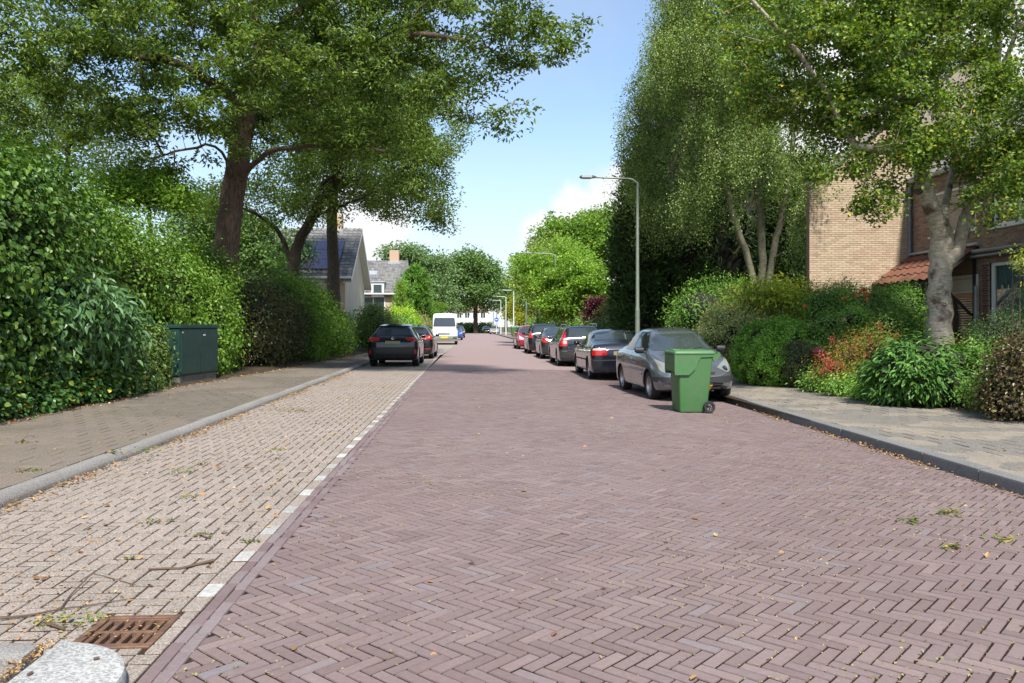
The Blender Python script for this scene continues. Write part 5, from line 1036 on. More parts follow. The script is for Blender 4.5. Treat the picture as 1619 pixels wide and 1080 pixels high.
shrub('hedge', 'fresh green hedge nearest the black hatchback', 'hedge', [hb_(-6.7, 31.5, 1.3, 1.1, 1.8, 1.4), hb_(-6.4, 34.3, 1.2, 1.0, 1.7, 1.35), hb_(-6.2, 36.9, 1.0, .9, 1.5, 1.1), hb_(-6.3, 31.0, .6, .7, 1.4, .7), hb_(-7.2, 30.5, 2.2, 1.0, 1.6, 1.2), hb_(-6.9, 34, 2.4, .9, 1.5, .9)], 36000, .11, M['hedge2'], depth=.25, clump=.5, ratio=.6, seed=7)
shrub('shrub', 'bright lime shrub top showing before the pale gable', 'shrub', [hb_(-7.8, 38, 2.5, .8, .8, .6)], 2600, .12, M['limegreen'], seed=8, core=.5)
shrub('shrub', 'round dark bush with white flowers in front of the chimney house', 'shrub', [((*P(592, 500, 42)[:2], 1.55), (.75, .8, .95)), ((*P(582, 515, 42)[:2], .9), (.55, .6, .8))], 7500, .11, M['rose'], depth=.3, seed=9)
shrub('shrub', 'acid yellow conifer bush behind the black cars', 'shrub', [((*P(634, 500, 62)[:2], 1.9), (1.0, 1.0, .95)), ((*P(648, 505, 62)[:2], 1.6), (.7, .7, .7))], 6000, .17, M['acid'], depth=.3, ratio=.35, droop=-.4, seed=10)
conifer('slim pointed green cypress beside the chimney house', 633, 73, 448, .62, 3600, 71, 'limegreen', 'garden conifers on the left', size=.25)
conifer('feathery dark conifer behind the slim cypress', 656, 78, 425, 1.9, 7000, 72, 'conifer_l', 'garden conifers on the left', size=.5)
conifer('bushy conifer right of the slim cypress', 640, 76, 452, .9, 4000, 73, 'conifer_l', 'garden conifers on the left', size=.4)
for k, (px, Z, top, w, mt, lab) in enumerate([(600, 47, 497, .9, 'palegreenbush', 'pale dry hedge section behind the black hatchback'), (618, 52, 502, .9, 'rose', 'dull green hedge section above the black hatchback'), (645, 58, 506, 1.0, 'garden', 'leafy garden hedge above the second black car'), (665, 68, 506, 1.2, 'palegreenbush', 'pale green hedge beside the white van'), (688, 84, 508, 1.4, 'garden', 'garden hedge half hidden behind the white van')]):
    hz = EYE + (CY - top) / F * Z; c = P(px, 515, Z); shrub('hedge', lab, 'hedge', [((c[0] - .4, c[1], hz * .5), (w, 2.6 + k * .5, hz * .55))], 6500, .12 + k * .015, M[mt], seed=80 + k)
c = P(752, 515, 160); shrub('hedge', 'low green hedge across the far end of the road', 'hedge', [((c[0] + q, c[1], .8), (1.6, 1.2, 1.1)) for q in (-2.2, -.6, 1.0, 2.2)], 5000, .30, M['fargreen'], seed=90)
for k, (px, Z, mt, sz, hh, lab) in enumerate([(700, 105, 'garden', 1.5, 2.4, 'green shrubs behind the parked blue car'), (848, 95, 'garden', 1.3, 1.9, 'low shrubs beside the far green bin'), (868, 78, 'garden', 1.4, 2.2, 'garden hedge behind the red hatchback'), (893, 60, 'garden', 1.2, 1.9, 'garden hedge behind the black estate car'), (930, 48, 'garden', 1.1, 1.8, 'green hedge behind the dark saloon'), (960, 40, 'rose', 1.0, 1.6, 'dark hedge at the foot of the lamp post')]):
    c = P(px, 515, Z); shrub('shrub', lab, 'shrub', [((c[0], c[1], hh * .5), (sz, sz * 1.6, hh * .55))], 5000, .07 + Z * .0016, M[mt], seed=95 + k)
# ------------------------------------------------------------------ front garden, right side
def gb(px, py, Z, rx, ry, rz): c = P(px, py, Z); return ((c[0], c[1], c[2]), (rx, ry, rz))
shrub('hedge', 'clipped dark conifer hedge behind the variegated bush', 'hedge', [gb(1110, 495, 25, 1.0, 1.2, .85), gb(1150, 490, 26, 1.1, 1.2, .95), gb(1190, 492, 27, 1.1, 1.2, .9)], 12000, .13, M['conifer_l'], depth=.3, ratio=.25, droop=-.5, seed=110)
shrub('bush', 'rounded variegated cream and green bush behind the silver car', 'bush', [gb(1165, 522, 22.3, .92, .95, .80), gb(1150, 535, 22, .85, .9, .75), gb(1180, 530, 22.3, .8, .9, .8)], 32000, .058, M['varieg'], depth=.14, clump=.22, ratio=.55, seed=111, core=.66)
shrub('bush', 'clipped round topped box hedge beside the silver car', 'bush', [gb(1215, 552, 18.8, .72, .9, .68), gb(1240, 552, 18.6, .70, .8, .69), gb(1225, 575, 18.6, .86, .9, .60), gb(1195, 570, 19.0, .5, .7, .6)], 52000, .048, M['box'], depth=.09, clump=.14, shape='r', ratio=.7, seed=112, core=.72)
shrub('bush', 'small dark clipped ball bush beside the red post', 'bush', [gb(1266, 570, 17.6, .40, .42, .42), gb(1266, 585, 17.6, .34, .36, .34)], 11000, .036, M['boxdark'], depth=.1, clump=.18, ratio=.6, seed=113, core=.86)
shrub('shrub', 'tall leggy shrub with yellow green leaves before the birch', 'shrub', [gb(1195, 470, 22, .9, .8, .30), gb(1235, 465, 22, .8, .7, .34), gb(1265, 478, 21.5, .7, .7, .28), gb(1300, 490, 21, .6, .6, .22)], 5200, .11, M['rhod'], depth=.8, clump=.7, shape='o', ratio=.42, droop=.1, seed=114, core=0)
st = MB(); r_ = rr(5); eb = P(1245, 530, 21.7); eb[2] = .2
for k in range(34):
    q = P(1185 + r_.random() * 120, 470 + r_.random() * 18, 21.7 + r_.normal() * .3) - eb; a = np.array((r_.normal(0, .25), r_.normal(0, .15), 0)); st.tube([a, a * .6 + q * .45 + r_.normal(0, .06, 3), q], [.016, .011, .005], 5)
e_ = empty('bare_stems', tuple(eb), 0, 'bundle of bare brown stems under the yellow green leggy shrub', 'shrub'); st.build('stem', M['twig'], e_)
shrub('hedge', 'clipped conifer hedge along the foot of the tan gable wall', 'hedge', [gb(1300 + k * 26, 490, 20.6, .42, .45, .55) for k in range(6)], 17000, .085, M['conifer_l'], depth=.22, ratio=.25, droop=-.3, seed=115)
for k in range(6): pass
shrub('rose_bush', 'rose bush with orange blooms before the clipped conifer hedge', 'rose bush', [gb(1340, 525, 18.6, .55, .5, .38), gb(1375, 512, 18.6, .5, .5, .38), gb(1310, 530, 18.4, .5, .5, .35)], 7500, .065, M['rose'], depth=.5, shape='o', ratio=.6, seed=116, core=.5, stems=16)
shrub('shrub', 'light green leafy shrub between the red post and roses', 'shrub', [gb(1290, 545, 18.2, .45, .5, .42), gb(1330, 545, 18, .4, .5, .36), gb(1405, 520, 17.8, .5, .5, .40), gb(1428, 515, 18.0, .32, .4, .30), gb(1350, 505, 18.0, .3, .3, .22), gb(1310, 512, 18, .3, .3, .2)], 13000, .055, M['garden'], depth=.4, ratio=.6, seed=117, core=.6)
shrub('shrub', 'dark glossy shrub by the downpipe below the porch brace', 'shrub', [gb(1392, 510, 19.2, .5, .5, .38)], 5200, .075, M['laurel'], depth=.4, shape='o', ratio=.45, seed=118)
shrub('shrub', 'feathery fuchsia shrub with red flowers behind the stone stump', 'shrub', [gb(1345, 570, 16.4, .50, .5, .42), gb(1385, 560, 16.2, .48, .5, .45), gb(1320, 590, 16.4, .36, .4, .34), gb(1370, 590, 16.0, .5, .4, .3)], 12000, .042, M['fuchsia'], depth=.6, clump=.6, ratio=.5, seed=119, core=.5, stems=24)
fl = []; r_ = rr(77)
fb = np.array([P(1335 + r_.normal() * 28, 568 + r_.normal() * 22, 15.95 + r_.random() * .25) for _ in range(24)] + [P(1385 + r_.normal() * 26, 552 + r_.normal() * 22, 15.8 + r_.random() * .25) for _ in range(26)] + [P(1318 + r_.normal() * 8, 580 + r_.normal() * 16, 15.9) for _ in range(22)])
k_ = np.repeat(np.arange(len(fb)), 11); p_ = fb[k_] + r_.normal(0, (.035, .035, .05), (len(k_), 3)); of = fb.mean(0)
e_ = empty('fuchsia_flowers', tuple(of), 0, 'red hanging flowers scattered over the feathery fuchsia shrub', 'flowers'); o_ = leaves('flower_heads', p_ - of, r_.normal(0, 1, p_.shape), np.array((0, 0, -1.)) + r_.normal(0, .3, p_.shape), .045, M['redflower'], e_, 'r', .5); o_['kind'] = 'stuff'
def bloom(px, py, Z, rad, mat, label, name='rose_bloom', cat='rose', seed=0):
    c = P(px, py, Z); r = rr(seed); e = empty(name, tuple(c), 0, label, cat, 'orange roses' if mat == 'orangeflower' else None); n = 46; d = sph(n, r); d[:, 2] = np.abs(d[:, 2]) * .7 - .1
    o = leaves('petals', d * rad * .45, d + r.normal(0, .3, d.shape), np.array((0, 0, 1.)) + d, rad * r.uniform(.7, 1.1, n), M[mat], e, 'o', 1.0, fold=.25); o['kind'] = 'stuff'
    m = MB(); m.tube([(0, 0, -.01), (.02, .01, -.20), (.0, .02, -.42)], [.006, .005, .006], 5); m.build('stem', M['garden'], e)
for k, (a, b_, r_r, lab) in enumerate([(1365, 461, .075, 'orange rose bloom topmost of the cluster of four'), (1355, 470, .068, 'orange rose bloom leftmost of the cluster of four'), (1372, 468, .072, 'orange rose bloom rightmost of the cluster of four'), (1370, 476, .064, 'orange rose bloom lowest of the cluster of four'), (1334, 473, .05, 'small pale orange rose bloom left of the cluster'), (1272, 486, .06, 'single bright orange bloom above the box hedge')]):
    bloom(a, b_, 18.2, r_r, 'orangeflower', lab, seed=k)
bloom(1334, 508, 17.9, .07, 'pinkflower', 'single pale pink rose bloom above the red flowers', seed=9)
# laurel with big glossy leaves, the nearest ones single pieces
lb = [gb(1457, 585, 13.9, .80, .80, .60), gb(1430, 590, 13.8, .62, .7, .50), gb(1490, 588, 13.9, .60, .7, .50), gb(1457, 600, 13.7, .85, .8, .40), gb(1520, 600, 14.2, .40, .5, .38)]
c0 = lb[0][0]; le = empty('laurel_bush', (c0[0], c0[1], .1), 0, 'big laurel bush with long glossy leaves at the foot of the pale tree', 'bush'); r_ = rr(120)
p, nn = blob_points(lb, 6800, .22, .30, r_, .14); L0 = np.array((c0[0], c0[1], .1)); nrm = nn * .6 + np.array((0, 0, .9)) + r_.normal(size=p.shape) * .35; tip = nn * 1.0 + np.array((0, 0, -.55)) + r_.normal(size=p.shape) * .45; sz = .135 * r_.uniform(.75, 1.2, len(p))
toward = ((np.array((0, 0, EYE)) - p)); toward /= np.linalg.norm(toward, axis=1)[:, None]; sc_ = (nn * toward).sum(1) + r_.random(len(p)) * .1; od = np.argsort(-sc_); big, rest = od[:300], od[300:]
for q in range(4): pass
lme = bpy.data.meshes.new('leaf'); lme.from_pydata([(0, 0, 0), (.15, .25, .04), (.15, .65, .03), (0, 1, -.06), (-.15, .65, .03), (-.15, .25, .04), (0, .5, -.02)], [], [(0, 1, 6), (1, 2, 6), (2, 3, 6), (3, 4, 6), (4, 5, 6), (5, 0, 6)]); lme.materials.append(M['laurel']); lme.update()
for i in big:
    nv = Vector(nrm[i]).normalized(); tv_ = Vector(tip[i]); tv_ = (tv_ - nv * tv_.dot(nv)).normalized(); sv = tv_.cross(nv); s_ = float(sz[i]); q = p[i] - L0 + nn[i] * .02
    o_ = bpy.data.objects.new('leaf', lme); COL.objects.link(o_); o_.matrix_basis = Matrix(((sv.x * s_, tv_.x * s_, nv.x * s_, q[0]), (sv.y * s_, tv_.y * s_, nv.y * s_, q[1]), (sv.z * s_, tv_.z * s_, nv.z * s_, q[2]), (0, 0, 0, 1))); o_.parent = le
o_ = leaves('foliage', p[rest] - L0, nrm[rest], tip[rest], sz[rest], M['laurel'], le, 'o', .32, fold=.06); o_['kind'] = 'stuff'
core_mesh([(tuple(np.array(c) - L0), s) for c, s in lb], .74, M['core'], le, 'shade_core', -.05)  # dark core painted as the shade within the laurel
shrub('bush', 'dome shaped dark evergreen below the curtained window', 'bush', [gb(1592, 530, 15.6, .66, .6, .42), gb(1585, 545, 15.4, .6, .6, .45)], 9500, .055, M['conifer'], depth=.2, clump=.3, ratio=.35, seed=121)
shrub('shrub', 'low green shrub between the laurel and the copper leaved shrub', 'shrub', [gb(1560, 590, 13.2, .32, .4, .36), gb(1560, 622, 12.6, .30, .35, .22), gb(1545, 565, 14.4, .4, .4, .3)], 6000, .055, M['garden'], depth=.5, ratio=.5, seed=122, core=.5)
shrub('shrub', 'copper leaved shrub overhanging the pavement at the right edge', 'shrub', [gb(1608, 612, 11.6, .36, .6, .42), gb(1615, 580, 11.9, .32, .5, .32), gb(1640, 600, 11.6, .5, .6, .6), gb(1600, 640, 11.4, .30, .4, .22)], 9500, .05, M['copper'], depth=.45, clump=.5, shape='o', ratio=.75, seed=123, core=.55, stems=10)
shrub('shrub', 'fine light green bamboo sprays before the curtained window', 'shrub', [gb(1622, 402, 13.5, .20, .3, .10), gb(1616, 420, 13.5, .12, .3, .08), gb(1640, 440, 13.4, .2, .3, .16)], 700, .075, M['rhod'], depth=.9, ratio=.3, seed=124, core=0, stems=3)
shrub('ground_cover', 'ferny ground cover plants along the right garden edge', 'ground cover', [gb(1300, 603, 16.6, .4, .35, .16), gb(1340, 612, 15.6, .4, .3, .16), gb(1375, 622, 14.8, .35, .3, .14), gb(1405, 628, 14.3, .25, .3, .12)], 6500, .06, M['garden'], depth=.6, shape='o', ratio=.5, up=1, seed=125, core=.4)
shrub('shrub', 'grey green willow leaved shrub against the tan gable wall', 'shrub', [gb(1312, 462, 21.3, .45, .4, .20), gb(1335, 455, 21.3, .30, .3, .14)], 900, .13, M['palegreenbush'], depth=.9, ratio=.2, seed=126, core=0, stems=12)
# plants further right out of the frame keep the garden going
shrub('hedge', 'low dark hedge running on along the garden at the right edge', 'hedge', [((9.6, y, .5), (.6, 1.0, .6)) for y in (4.5, 6.0, 7.5, 9.0)], 14000, .06, M['boxdark'], seed=127)
# ------------------------------------------------------------------ vehicles (x forward, y left, z up, origin on the ground below the middle)
def smooth_keys(keys, xs, sig):
    k = np.array(keys, float); g = np.linspace(xs[0] - .6, xs[-1] + .6, 900); v = np.interp(g, k[:, 0], k[:, 1]); dx = g[1] - g[0]; n = int(3 * sig / dx) + 1
    w = np.exp(-.5 * (np.arange(-n, n + 1) * dx / sig) ** 2); w /= w.sum(); v = np.convolve(np.pad(v, n, mode='edge'), w, 'valid'); return np.interp(xs, g, v)
class Car:
    def __init__(s, label, cat, pos, yaw, L, W, H, top, belt, paint_, wheel_x, rw=.31, roofw=.58, gc=.19, roll=0, name='parked_car', group='cars parked along the street', taper=(.82, .80), tyre_w=.20, flat=0.0, sig=.05, nose_r=.5, tail_r=.4, rim='rimsilver', spokes=5):
        s.L, s.W, s.H = L, W, H; s.e = empty(name, (pos[0], pos[1], pos[2] if len(pos) > 2 else 0), yaw, label, cat, group); s.e.rotation_euler = (roll, 0, yaw)
        xs = np.unique(np.concatenate([np.linspace(-L / 2, -L / 2 + .25, 12), np.linspace(-L / 2 + .25, L / 2 - .25, 58), np.linspace(L / 2 - .25, L / 2, 12)]))
        zt = smooth_keys(top, xs, sig); zb = smooth_keys(belt, xs, .10); zb = np.minimum(zb, zt - .02); n = len(xs)
        u = xs / (L / 2); hw = np.ones(n)
        fr = np.clip((xs - (L / 2 - nose_r)) / nose_r, 0, 1); bk = np.clip((-xs - (L / 2 - tail_r)) / tail_r, 0, 1)
        hw = (W / 2) * (1 - (1 - taper[0]) * fr ** 2.2 - .30 * fr ** 14) * (1 - (1 - taper[1]) * .6 * bk ** 2.2 - .26 * bk ** 14)
        lo = gc + .10 * fr ** 3 + .14 * bk ** 3 + .07 * fr ** 14 + .07 * bk ** 14
        rings = []
        for i in range(n):
            g = float(np.clip((zt[i] - zb[i] - .04) / .30, 0, 1)); w = hw[i]; z0, z1, z2 = lo[i], zb[i], zt[i]; wr = roofw * W / 2 * 2 * .5 / .5 if False else roofw * W / 1.0 * .5 * 1.0
            wr = W * roofw / 2 * 1.0; wr = min(wr, w * .9)
            pts = [(0, z0), (w * .80, z0), (w * .94, z0 + .03), (w * .985, z0 + .12), (w, z0 + (z1 - z0) * .52), (w * .985, z1 - .12), (w * .955, z1 - .03), (w * .915, z1 + .012)]
            a = (w * .90 * (1 - g) + (w * .90 * .55 + wr * .45) * g, z1 + (z2 - z1) * (.55 if g < .3 else .5)); b_ = (w * .70 * (1 - g) + (wr + .03) * g, z2 - (.012 * (1 - g) + .075 * g)); c = (w * .45 * (1 - g) + (wr - .10) * g, z2 - (.004 * (1 - g) + .020 * g))
            pts += [a, b_, c, (0, z2)]
            Q = [np.array(p) for p in pts]
            for _ in range(2):
                N_ = [Q[0]]
                for p0, p1 in zip(Q[:-1], Q[1:]): N_ += [p0 * .8 + p1 * .2, p0 * .2 + p1 * .8]
                N_.append(Q[-1]); Q = N_
            rings.append(Q)
        k = len(rings[0]); vs = []; fs = []
        for i in range(n):
            full = [(xs[i], q[0], q[1]) for q in rings[i]] + [(xs[i], -q[0], q[1]) for q in rings[i][-2:0:-1]]; vs += full
        K = 2 * k - 2
        for i in range(n - 1):
            for j in range(K): j2 = (j + 1) % K; fs.append((i * K + j, (i + 1) * K + j, (i + 1) * K + j2, i * K + j2))
        fs.append(tuple(range(K))); fs.append(tuple((n - 1) * K + j for j in range(K - 1, -1, -1)))
        s.bvh = BVHTree.FromPolygons([Vector(v) for v in vs], fs)
        me = bpy.data.meshes.new('body'); me.from_pydata(vs, [], fs); me.materials.append(M[paint_]); me.materials.append(M['gap']); me.update(); bm = bmesh.new(); bm.from_mesh(me); bmesh.ops.recalc_face_normals(bm, faces=bm.faces); bm.to_mesh(me); bm.free()
        body = link('body', me, None, s.e); s.body = body
        # wheel arches cut out
        cut = MB()
        for wx in wheel_x:
            for sd in (-1, 1):
                ya, yb = sd * (W / 2 - tyre_w - .10), sd * (W / 2 + .2); vs2 = []; nn_ = 28; ra = rw + .055
                for y in (ya, yb):
                    for q in range(nn_): t = 2 * math.pi * q / nn_; vs2.append((wx + ra * math.cos(t), y, rw + ra * math.sin(t)))
                f2 = [tuple(range(nn_)), tuple(range(2 * nn_ - 1, nn_ - 1, -1))] + [(q, nn_ + q, nn_ + (q + 1) % nn_, (q + 1) % nn_) for q in range(nn_)]
                if sd < 0: f2 = [f[::-1] for f in f2]
                cut.add(vs2, f2)
        co = cut.build('cutter', M['gap']); bm = bmesh.new(); bm.from_mesh(co.data); bmesh.ops.recalc_face_normals(bm, faces=bm.faces); bm.to_mesh(co.data); bm.free()
        md = body.modifiers.new('b', 'BOOLEAN'); md.operation = 'DIFFERENCE'; md.object = co; md.solver = 'EXACT'
        try: md.material_mode = 'TRANSFER'
        except Exception: pass
        par = body.parent; body.parent = None
        dg = bpy.context.evaluated_depsgraph_get(); dg.update(); nm = bpy.data.meshes.new_from_object(body.evaluated_get(dg)); body.modifiers.clear(); body.data = nm; nm.name = 'body'; body.parent = par
        bpy.data.objects.remove(co); nm.polygons.foreach_set('use_smooth', [True] * len(nm.polygons)); nm.set_sharp_from_angle(angle=R(42))
        # wheels
        for wx in wheel_x:
            for sd in (-1, 1):
                w = empty('wheel', (wx, sd * (W / 2 - tyre_w / 2 - .025), rw)); w.parent = s.e
                m = MB(); h2 = tyre_w / 2; r0 = rw * .64; m.lathe([(r0, -h2 * .8), (rw * .9, -h2), (rw * .985, -h2 * .8), (rw, -h2 * .3), (rw, h2 * .3), (rw * .985, h2 * .8), (rw * .9, h2), (r0, h2 * .8)], 30, 'y'); m.build('tyre', M['rubber'], w, smooth=50)
                m = MB(); m.lathe([(r0 + .004, h2 * .82), (r0 - .012, h2 * .86), (r0 - .03, h2 * .5), (r0 - .04, -h2 * .8)], 28, 'y'); m.lathe([(0.001, h2 * .62), (.05, h2 * .62), (.055, h2 * .4)], 16, 'y')
                for q in range(spokes):
                    t = 2 * math.pi * q / spokes + .3; Mx = Matrix.Rotation(-t, 4, 'Y'); m.box(.03, r0 - .012, h2 * .35, h2 * .60, -.028 - .0 * q, .028, .008, Mx)
                o = m.build('rim', M[rim], w, smooth=40)
                m = MB(); m.lathe([(0.001, h2 * .05), (r0 - .02, h2 * .05)], 20, 'y'); o2 = m.build('brake_disc', M['dplastic'], w)
                if sd < 0: w.rotation_euler = (0, 0, math.pi)
    def _cast(s, a, b, d, off):
        L, W, H = s.L, s.W, s.H
        if d == 'F': o, v = Vector((L, a, b)), Vector((-1, 0, 0))
        elif d == 'R': o, v = Vector((-L, a, b)), Vector((1, 0, 0))
        elif d == 'LS': o, v = Vector((a, W, b)), Vector((0, -1, 0))
        elif d == 'RS': o, v = Vector((a, -W, b)), Vector((0, 1, 0))
        else: o, v = Vector((a, b, H + 1)), Vector((0, 0, -1))
        h_, nrm, _, _ = s.bvh.ray_cast(o, v)
        if h_ is None: return None
        if nrm.dot(v) > 0: nrm = -nrm
        return h_ + nrm * off
    def panel(s, name, poly, d, mat, off=.006, res=.09, parent=None, rnd=.0, thick=.02):
        """a thin piece lying on the bodywork; poly in the view from side d"""
        P_ = [Vector(p) for p in poly]
        if rnd:
            Q = []
            n = len(P_)
            for i in range(n):
                a, b, c = P_[i - 1], P_[i], P_[(i + 1) % n]; ra = min(rnd, (a - b).length * .45); rc = min(rnd, (c - b).length * .45); p0 = b + (a - b).normalized() * ra; p2 = b + (c - b).normalized() * rc
                for t in (0, .33, .67, 1): Q.append(p0 * (1 - t) ** 2 + b * 2 * t * (1 - t) + p2 * t * t)
            P_ = Q
        B_ = []
        for a, b in zip(P_, P_[1:] + P_[:1]):
            k = max(1, int((b - a).length / res)); B_ += [a + (b - a) * (i / k) for i in range(k)]
        xs_ = [p.x for p in B_]; ys_ = [p.y for p in B_]; pts = list(B_); n = len(B_)
        def inside(q):
            c = False; j = n - 1
            for i in range(n):
                if (B_[i].y > q.y) != (B_[j].y > q.y) and q.x < (B_[j].x - B_[i].x) * (q.y - B_[i].y) / (B_[j].y - B_[i].y) + B_[i].x: c = not c
                j = i
            return c
        x = min(xs_) + res / 2
        while x < max(xs_):
            y = min(ys_) + res / 2
            while y < max(ys_):
                q = Vector((x, y))
                if inside(q) and min((q - b).length for b in B_) > res * .4: pts.append(q)
                y += res
            x += res
        V2, _, F2, _, _, _ = delaunay_2d_cdt([Vector(p) for p in pts], [], [list(range(n))], 1, 1e-5)
        out = [s._cast(v.x, v.y, d, off) for v in V2]
        if any(o is None for o in out):
            good = [o for o in out if o is not None]
            if not good: return None
            F2 = [f for f in F2 if all(out[i] is not None for i in f)]; out = [o if o is not None else good[0] for o in out]
        m = MB(); k = len(V2); inn = [s._cast(v.x, v.y, d, off - thick) or o for v, o in zip(V2, out)]
        be = {}
        for f in F2:
            for a, b in zip(f, list(f[1:]) + [f[0]]): be[(a, b)] = 1
        edges = [(a, b) for (a, b) in be if (b, a) not in be]
        m.add(out + inn, [tuple(f) for f in F2] + [(b, a, a + k, b + k) for a, b in edges])
        o = m.build(name, M[mat], parent or s.e, smooth=60); return o
    def strip(s, name, pts, d, mat='gap', w=.010, off=.0025, parent=None):
        """a narrow strip along a line on the bodywork"""
        P_ = []; pts = [Vector(p) for p in pts]
        for a, b in zip(pts[:-1], pts[1:]):
            k = max(1, int((b - a).length / .06)); P_ += [a + (b - a) * (i / k) for i in range(k)]
        P_.append(pts[-1]); vs = []; fs = []
        for i, p in enumerate(P_):
            t = (P_[min(i + 1, len(P_) - 1)] - P_[max(i - 1, 0)]).normalized(); nn = Vector((-t.y, t.x)) * w / 2
            for sg in (1, -1):
                q = s._cast(p.x + nn.x * sg, p.y + nn.y * sg, d, off)
                if q is None: return None
                vs.append(q)
        for i in range(len(P_) - 1): fs.append((2 * i, 2 * i + 1, 2 * i + 3, 2 * i + 2))
        m = MB(); m.add(vs, fs); return m.build(name, M[mat], parent or s.e)
    def both(s, name, poly, mat, **k):
        return [s.panel(name, poly, d, mat, **k) for d in ('LS', 'RS')]
    def mirror_(s, x, z, mat, w=.17):
        for sd in (-1, 1):
            q = s._cast(x, z, 'LS' if sd > 0 else 'RS', 0); y = abs(q.y) if q else s.W / 2 * .9
            m = MB(); m.box(x - .04, x + .07, min(sd * (y + .04), sd * (y + .04 + w)), max(sd * (y + .04), sd * (y + .04 + w)), z, z + .13, .035); m.box(x - .02, x + .03, min(sd * (y - .03), sd * (y + .06)), max(sd * (y - .03), sd * (y + .06)), z + .0, z + .04, .01); m.build('wing_mirror', M[mat], s.e, smooth=60)
    def pair(s, name, poly, d, mat, **k):
        s.panel(name, poly, d, mat, **k); s.panel(name, [(-a, b) for a, b in poly], d, mat, **k)
    def doors(s, cuts, z0, z1f, handles=True, mat='same', hz=None, rear_x=None):
        for d in ('LS', 'RS'):
            for c in cuts: s.strip('door_gap', c, d, w=.009)
        if handles:
            for sd in (-1, 1):
                for hx, hzz in handles:
                    q = s._cast(hx, hzz, 'LS' if sd > 0 else 'RS', .012)
                    if q: m = MB(); m.box(hx - .08, hx + .08, q.y - .018, q.y + .018, hzz - .014, hzz + .014, .012); m.build('door_handle', s.body.data.materials[0], s.e, smooth=60)
def rollz(x, y): return (x, y, float(road_z(x)))
RL = math.atan(.022)

# 1. silver grey small saloon facing the camera
cx_, cy_ = 4.38, 17.0
c = Car('silver grey car facing the camera behind the green wheelie bin', 'car', (cx_, cy_, float(road_z(cx_)) + .0), -math.pi / 2 + R(1.5), 3.95, 1.66, 1.45,
        [(-1.98, .78), (-1.90, .93), (-1.72, .97), (-1.35, 1.12), (-.85, 1.41), (-.35, 1.455), (.10, 1.44), (.42, 1.36), (1.12, .965), (1.40, .89), (1.72, .74), (1.90, .60), (1.97, .50)],
        [(-2, .88), (-1, .93), (.5, .90), (1.1, .86), (1.7, .66), (1.98, .45)], 'p_silver', (1.22, -1.22), rw=.295, roofw=.60, roll=RL, sig=.055, nose_r=.75, taper=(.76, .84), group='cars parked along the right kerb')
W_ = [(-.66, .985), (.66, .985), (.52, 1.36), (.30, 1.395), (-.30, 1.395), (-.52, 1.36)]
c.panel('windscreen', W_, 'F', 'glass_light', rnd=.06); c.panel('rear_window', [(-.55, 1.02), (.55, 1.02), (.46, 1.33), (-.46, 1.33)], 'R', 'glass_car', rnd=.06)
c.both('front_side_window', [(.80, .95), (.30, 1.34), (-.16, 1.37), (-.16, .96)], 'glass_car', rnd=.04); c.both('rear_side_window', [(-.22, .96), (-.22, 1.37), (-.62, 1.34), (-1.10, 1.04), (-1.05, .97)], 'glass_car', rnd=.04)
c.pair('headlight', [(.40, .66), (.72, .84), (.70, .62), (.60, .56)], 'F', 'headlamp_old', rnd=.04, res=.05, off=.008)
c.pair('lamp_reflector', [(.50, .66), (.60, .70), (.62, .60), (.55, .59)], 'F', 'chrome', rnd=.04, res=.03, off=.012)
c.panel('bumper_strip', [(-.80, .50), (.80, .50), (.80, .41), (.50, .39), (-.50, .39), (-.80, .41)], 'F', 'dplastic', off=.018, rnd=.03, thick=.03)
c.panel('grille', [(-.36, .58), (.36, .58), (.30, .535), (-.30, .535)], 'F', 'gap', off=.004, rnd=.02); c.panel('lower_intake', [(-.50, .375), (.50, .375), (.40, .285), (-.40, .285)], 'F', 'gap', off=.004, rnd=.04, res=.05)
for z in (.31, .345): c.panel('intake_bar', [(-.45, z), (.45, z), (.45, z - .012), (-.45, z - .012)], 'F', 'dplastic', off=.014)
c.panel('number_plate', [(-.26, .34), (.26, .34), (.26, .235), (-.26, .235)], 'F', 'plate_y', off=.02)
c.both('rub_strip', [(.80, .56), (-.86, .58), (-.86, .52), (.80, .50)], 'p_silver', off=.016, rnd=.02); c.both('sill', [(.86, .25), (-.86, .25), (-.86, .20), (.86, .20)], 'p_silver', off=.012)
c.doors([[(.84, .30), (.88, .70), (.80, .92)], [(-.19, .28), (-.19, .93)], [(-.84, .50), (-1.06, .75), (-1.10, .95)]], 0, 0, handles=[(-.06, .80), (-.95, .84)])
c.strip('bonnet_gap', [(1.88, -.50), (1.4, -.66), (1.10, -.70)], 'T'); c.strip('bonnet_gap', [(1.88, .50), (1.4, .66), (1.10, .70)], 'T'); c.panel('bonnet_vent', [(1.18, .02), (1.30, .03), (1.24, .26), (1.16, .25)], 'T', 'gap', res=.05, rnd=.02); c.panel('bonnet_vent', [(1.18, -.02), (1.30, -.03), (1.24, -.26), (1.16, -.25)], 'T', 'gap', res=.05, rnd=.02)
c.mirror_(.74, .93, 'dplastic')
m = MB(); m.tube([(.30, .0, 1.405), (.10, .04, 1.62), (-.02, .07, 1.76)], [.006, .004, .003], 5); m.tube([(.30, 0, 1.38), (.30, 0, 1.42)], .02, 8); m.build('aerial', M['dplastic'], c.e)
for sd in (-1, 1):
    m = MB(); q = [Vector((1.10, sd * .1 - .02, 1.0)), Vector((.98, sd * .1 + .55 * (1 if sd > 0 else .9) - .25, 1.045))]; m.tube(q, .008, 5); m.build('wiper', M['dplastic'], c.e)
m = MB(); m.tube([(1.935, -.05, .66), (1.94, 0, .70), (1.935, .05, .66)], .008, 5); m.build('nose_badge', M['chrome'], c.e)
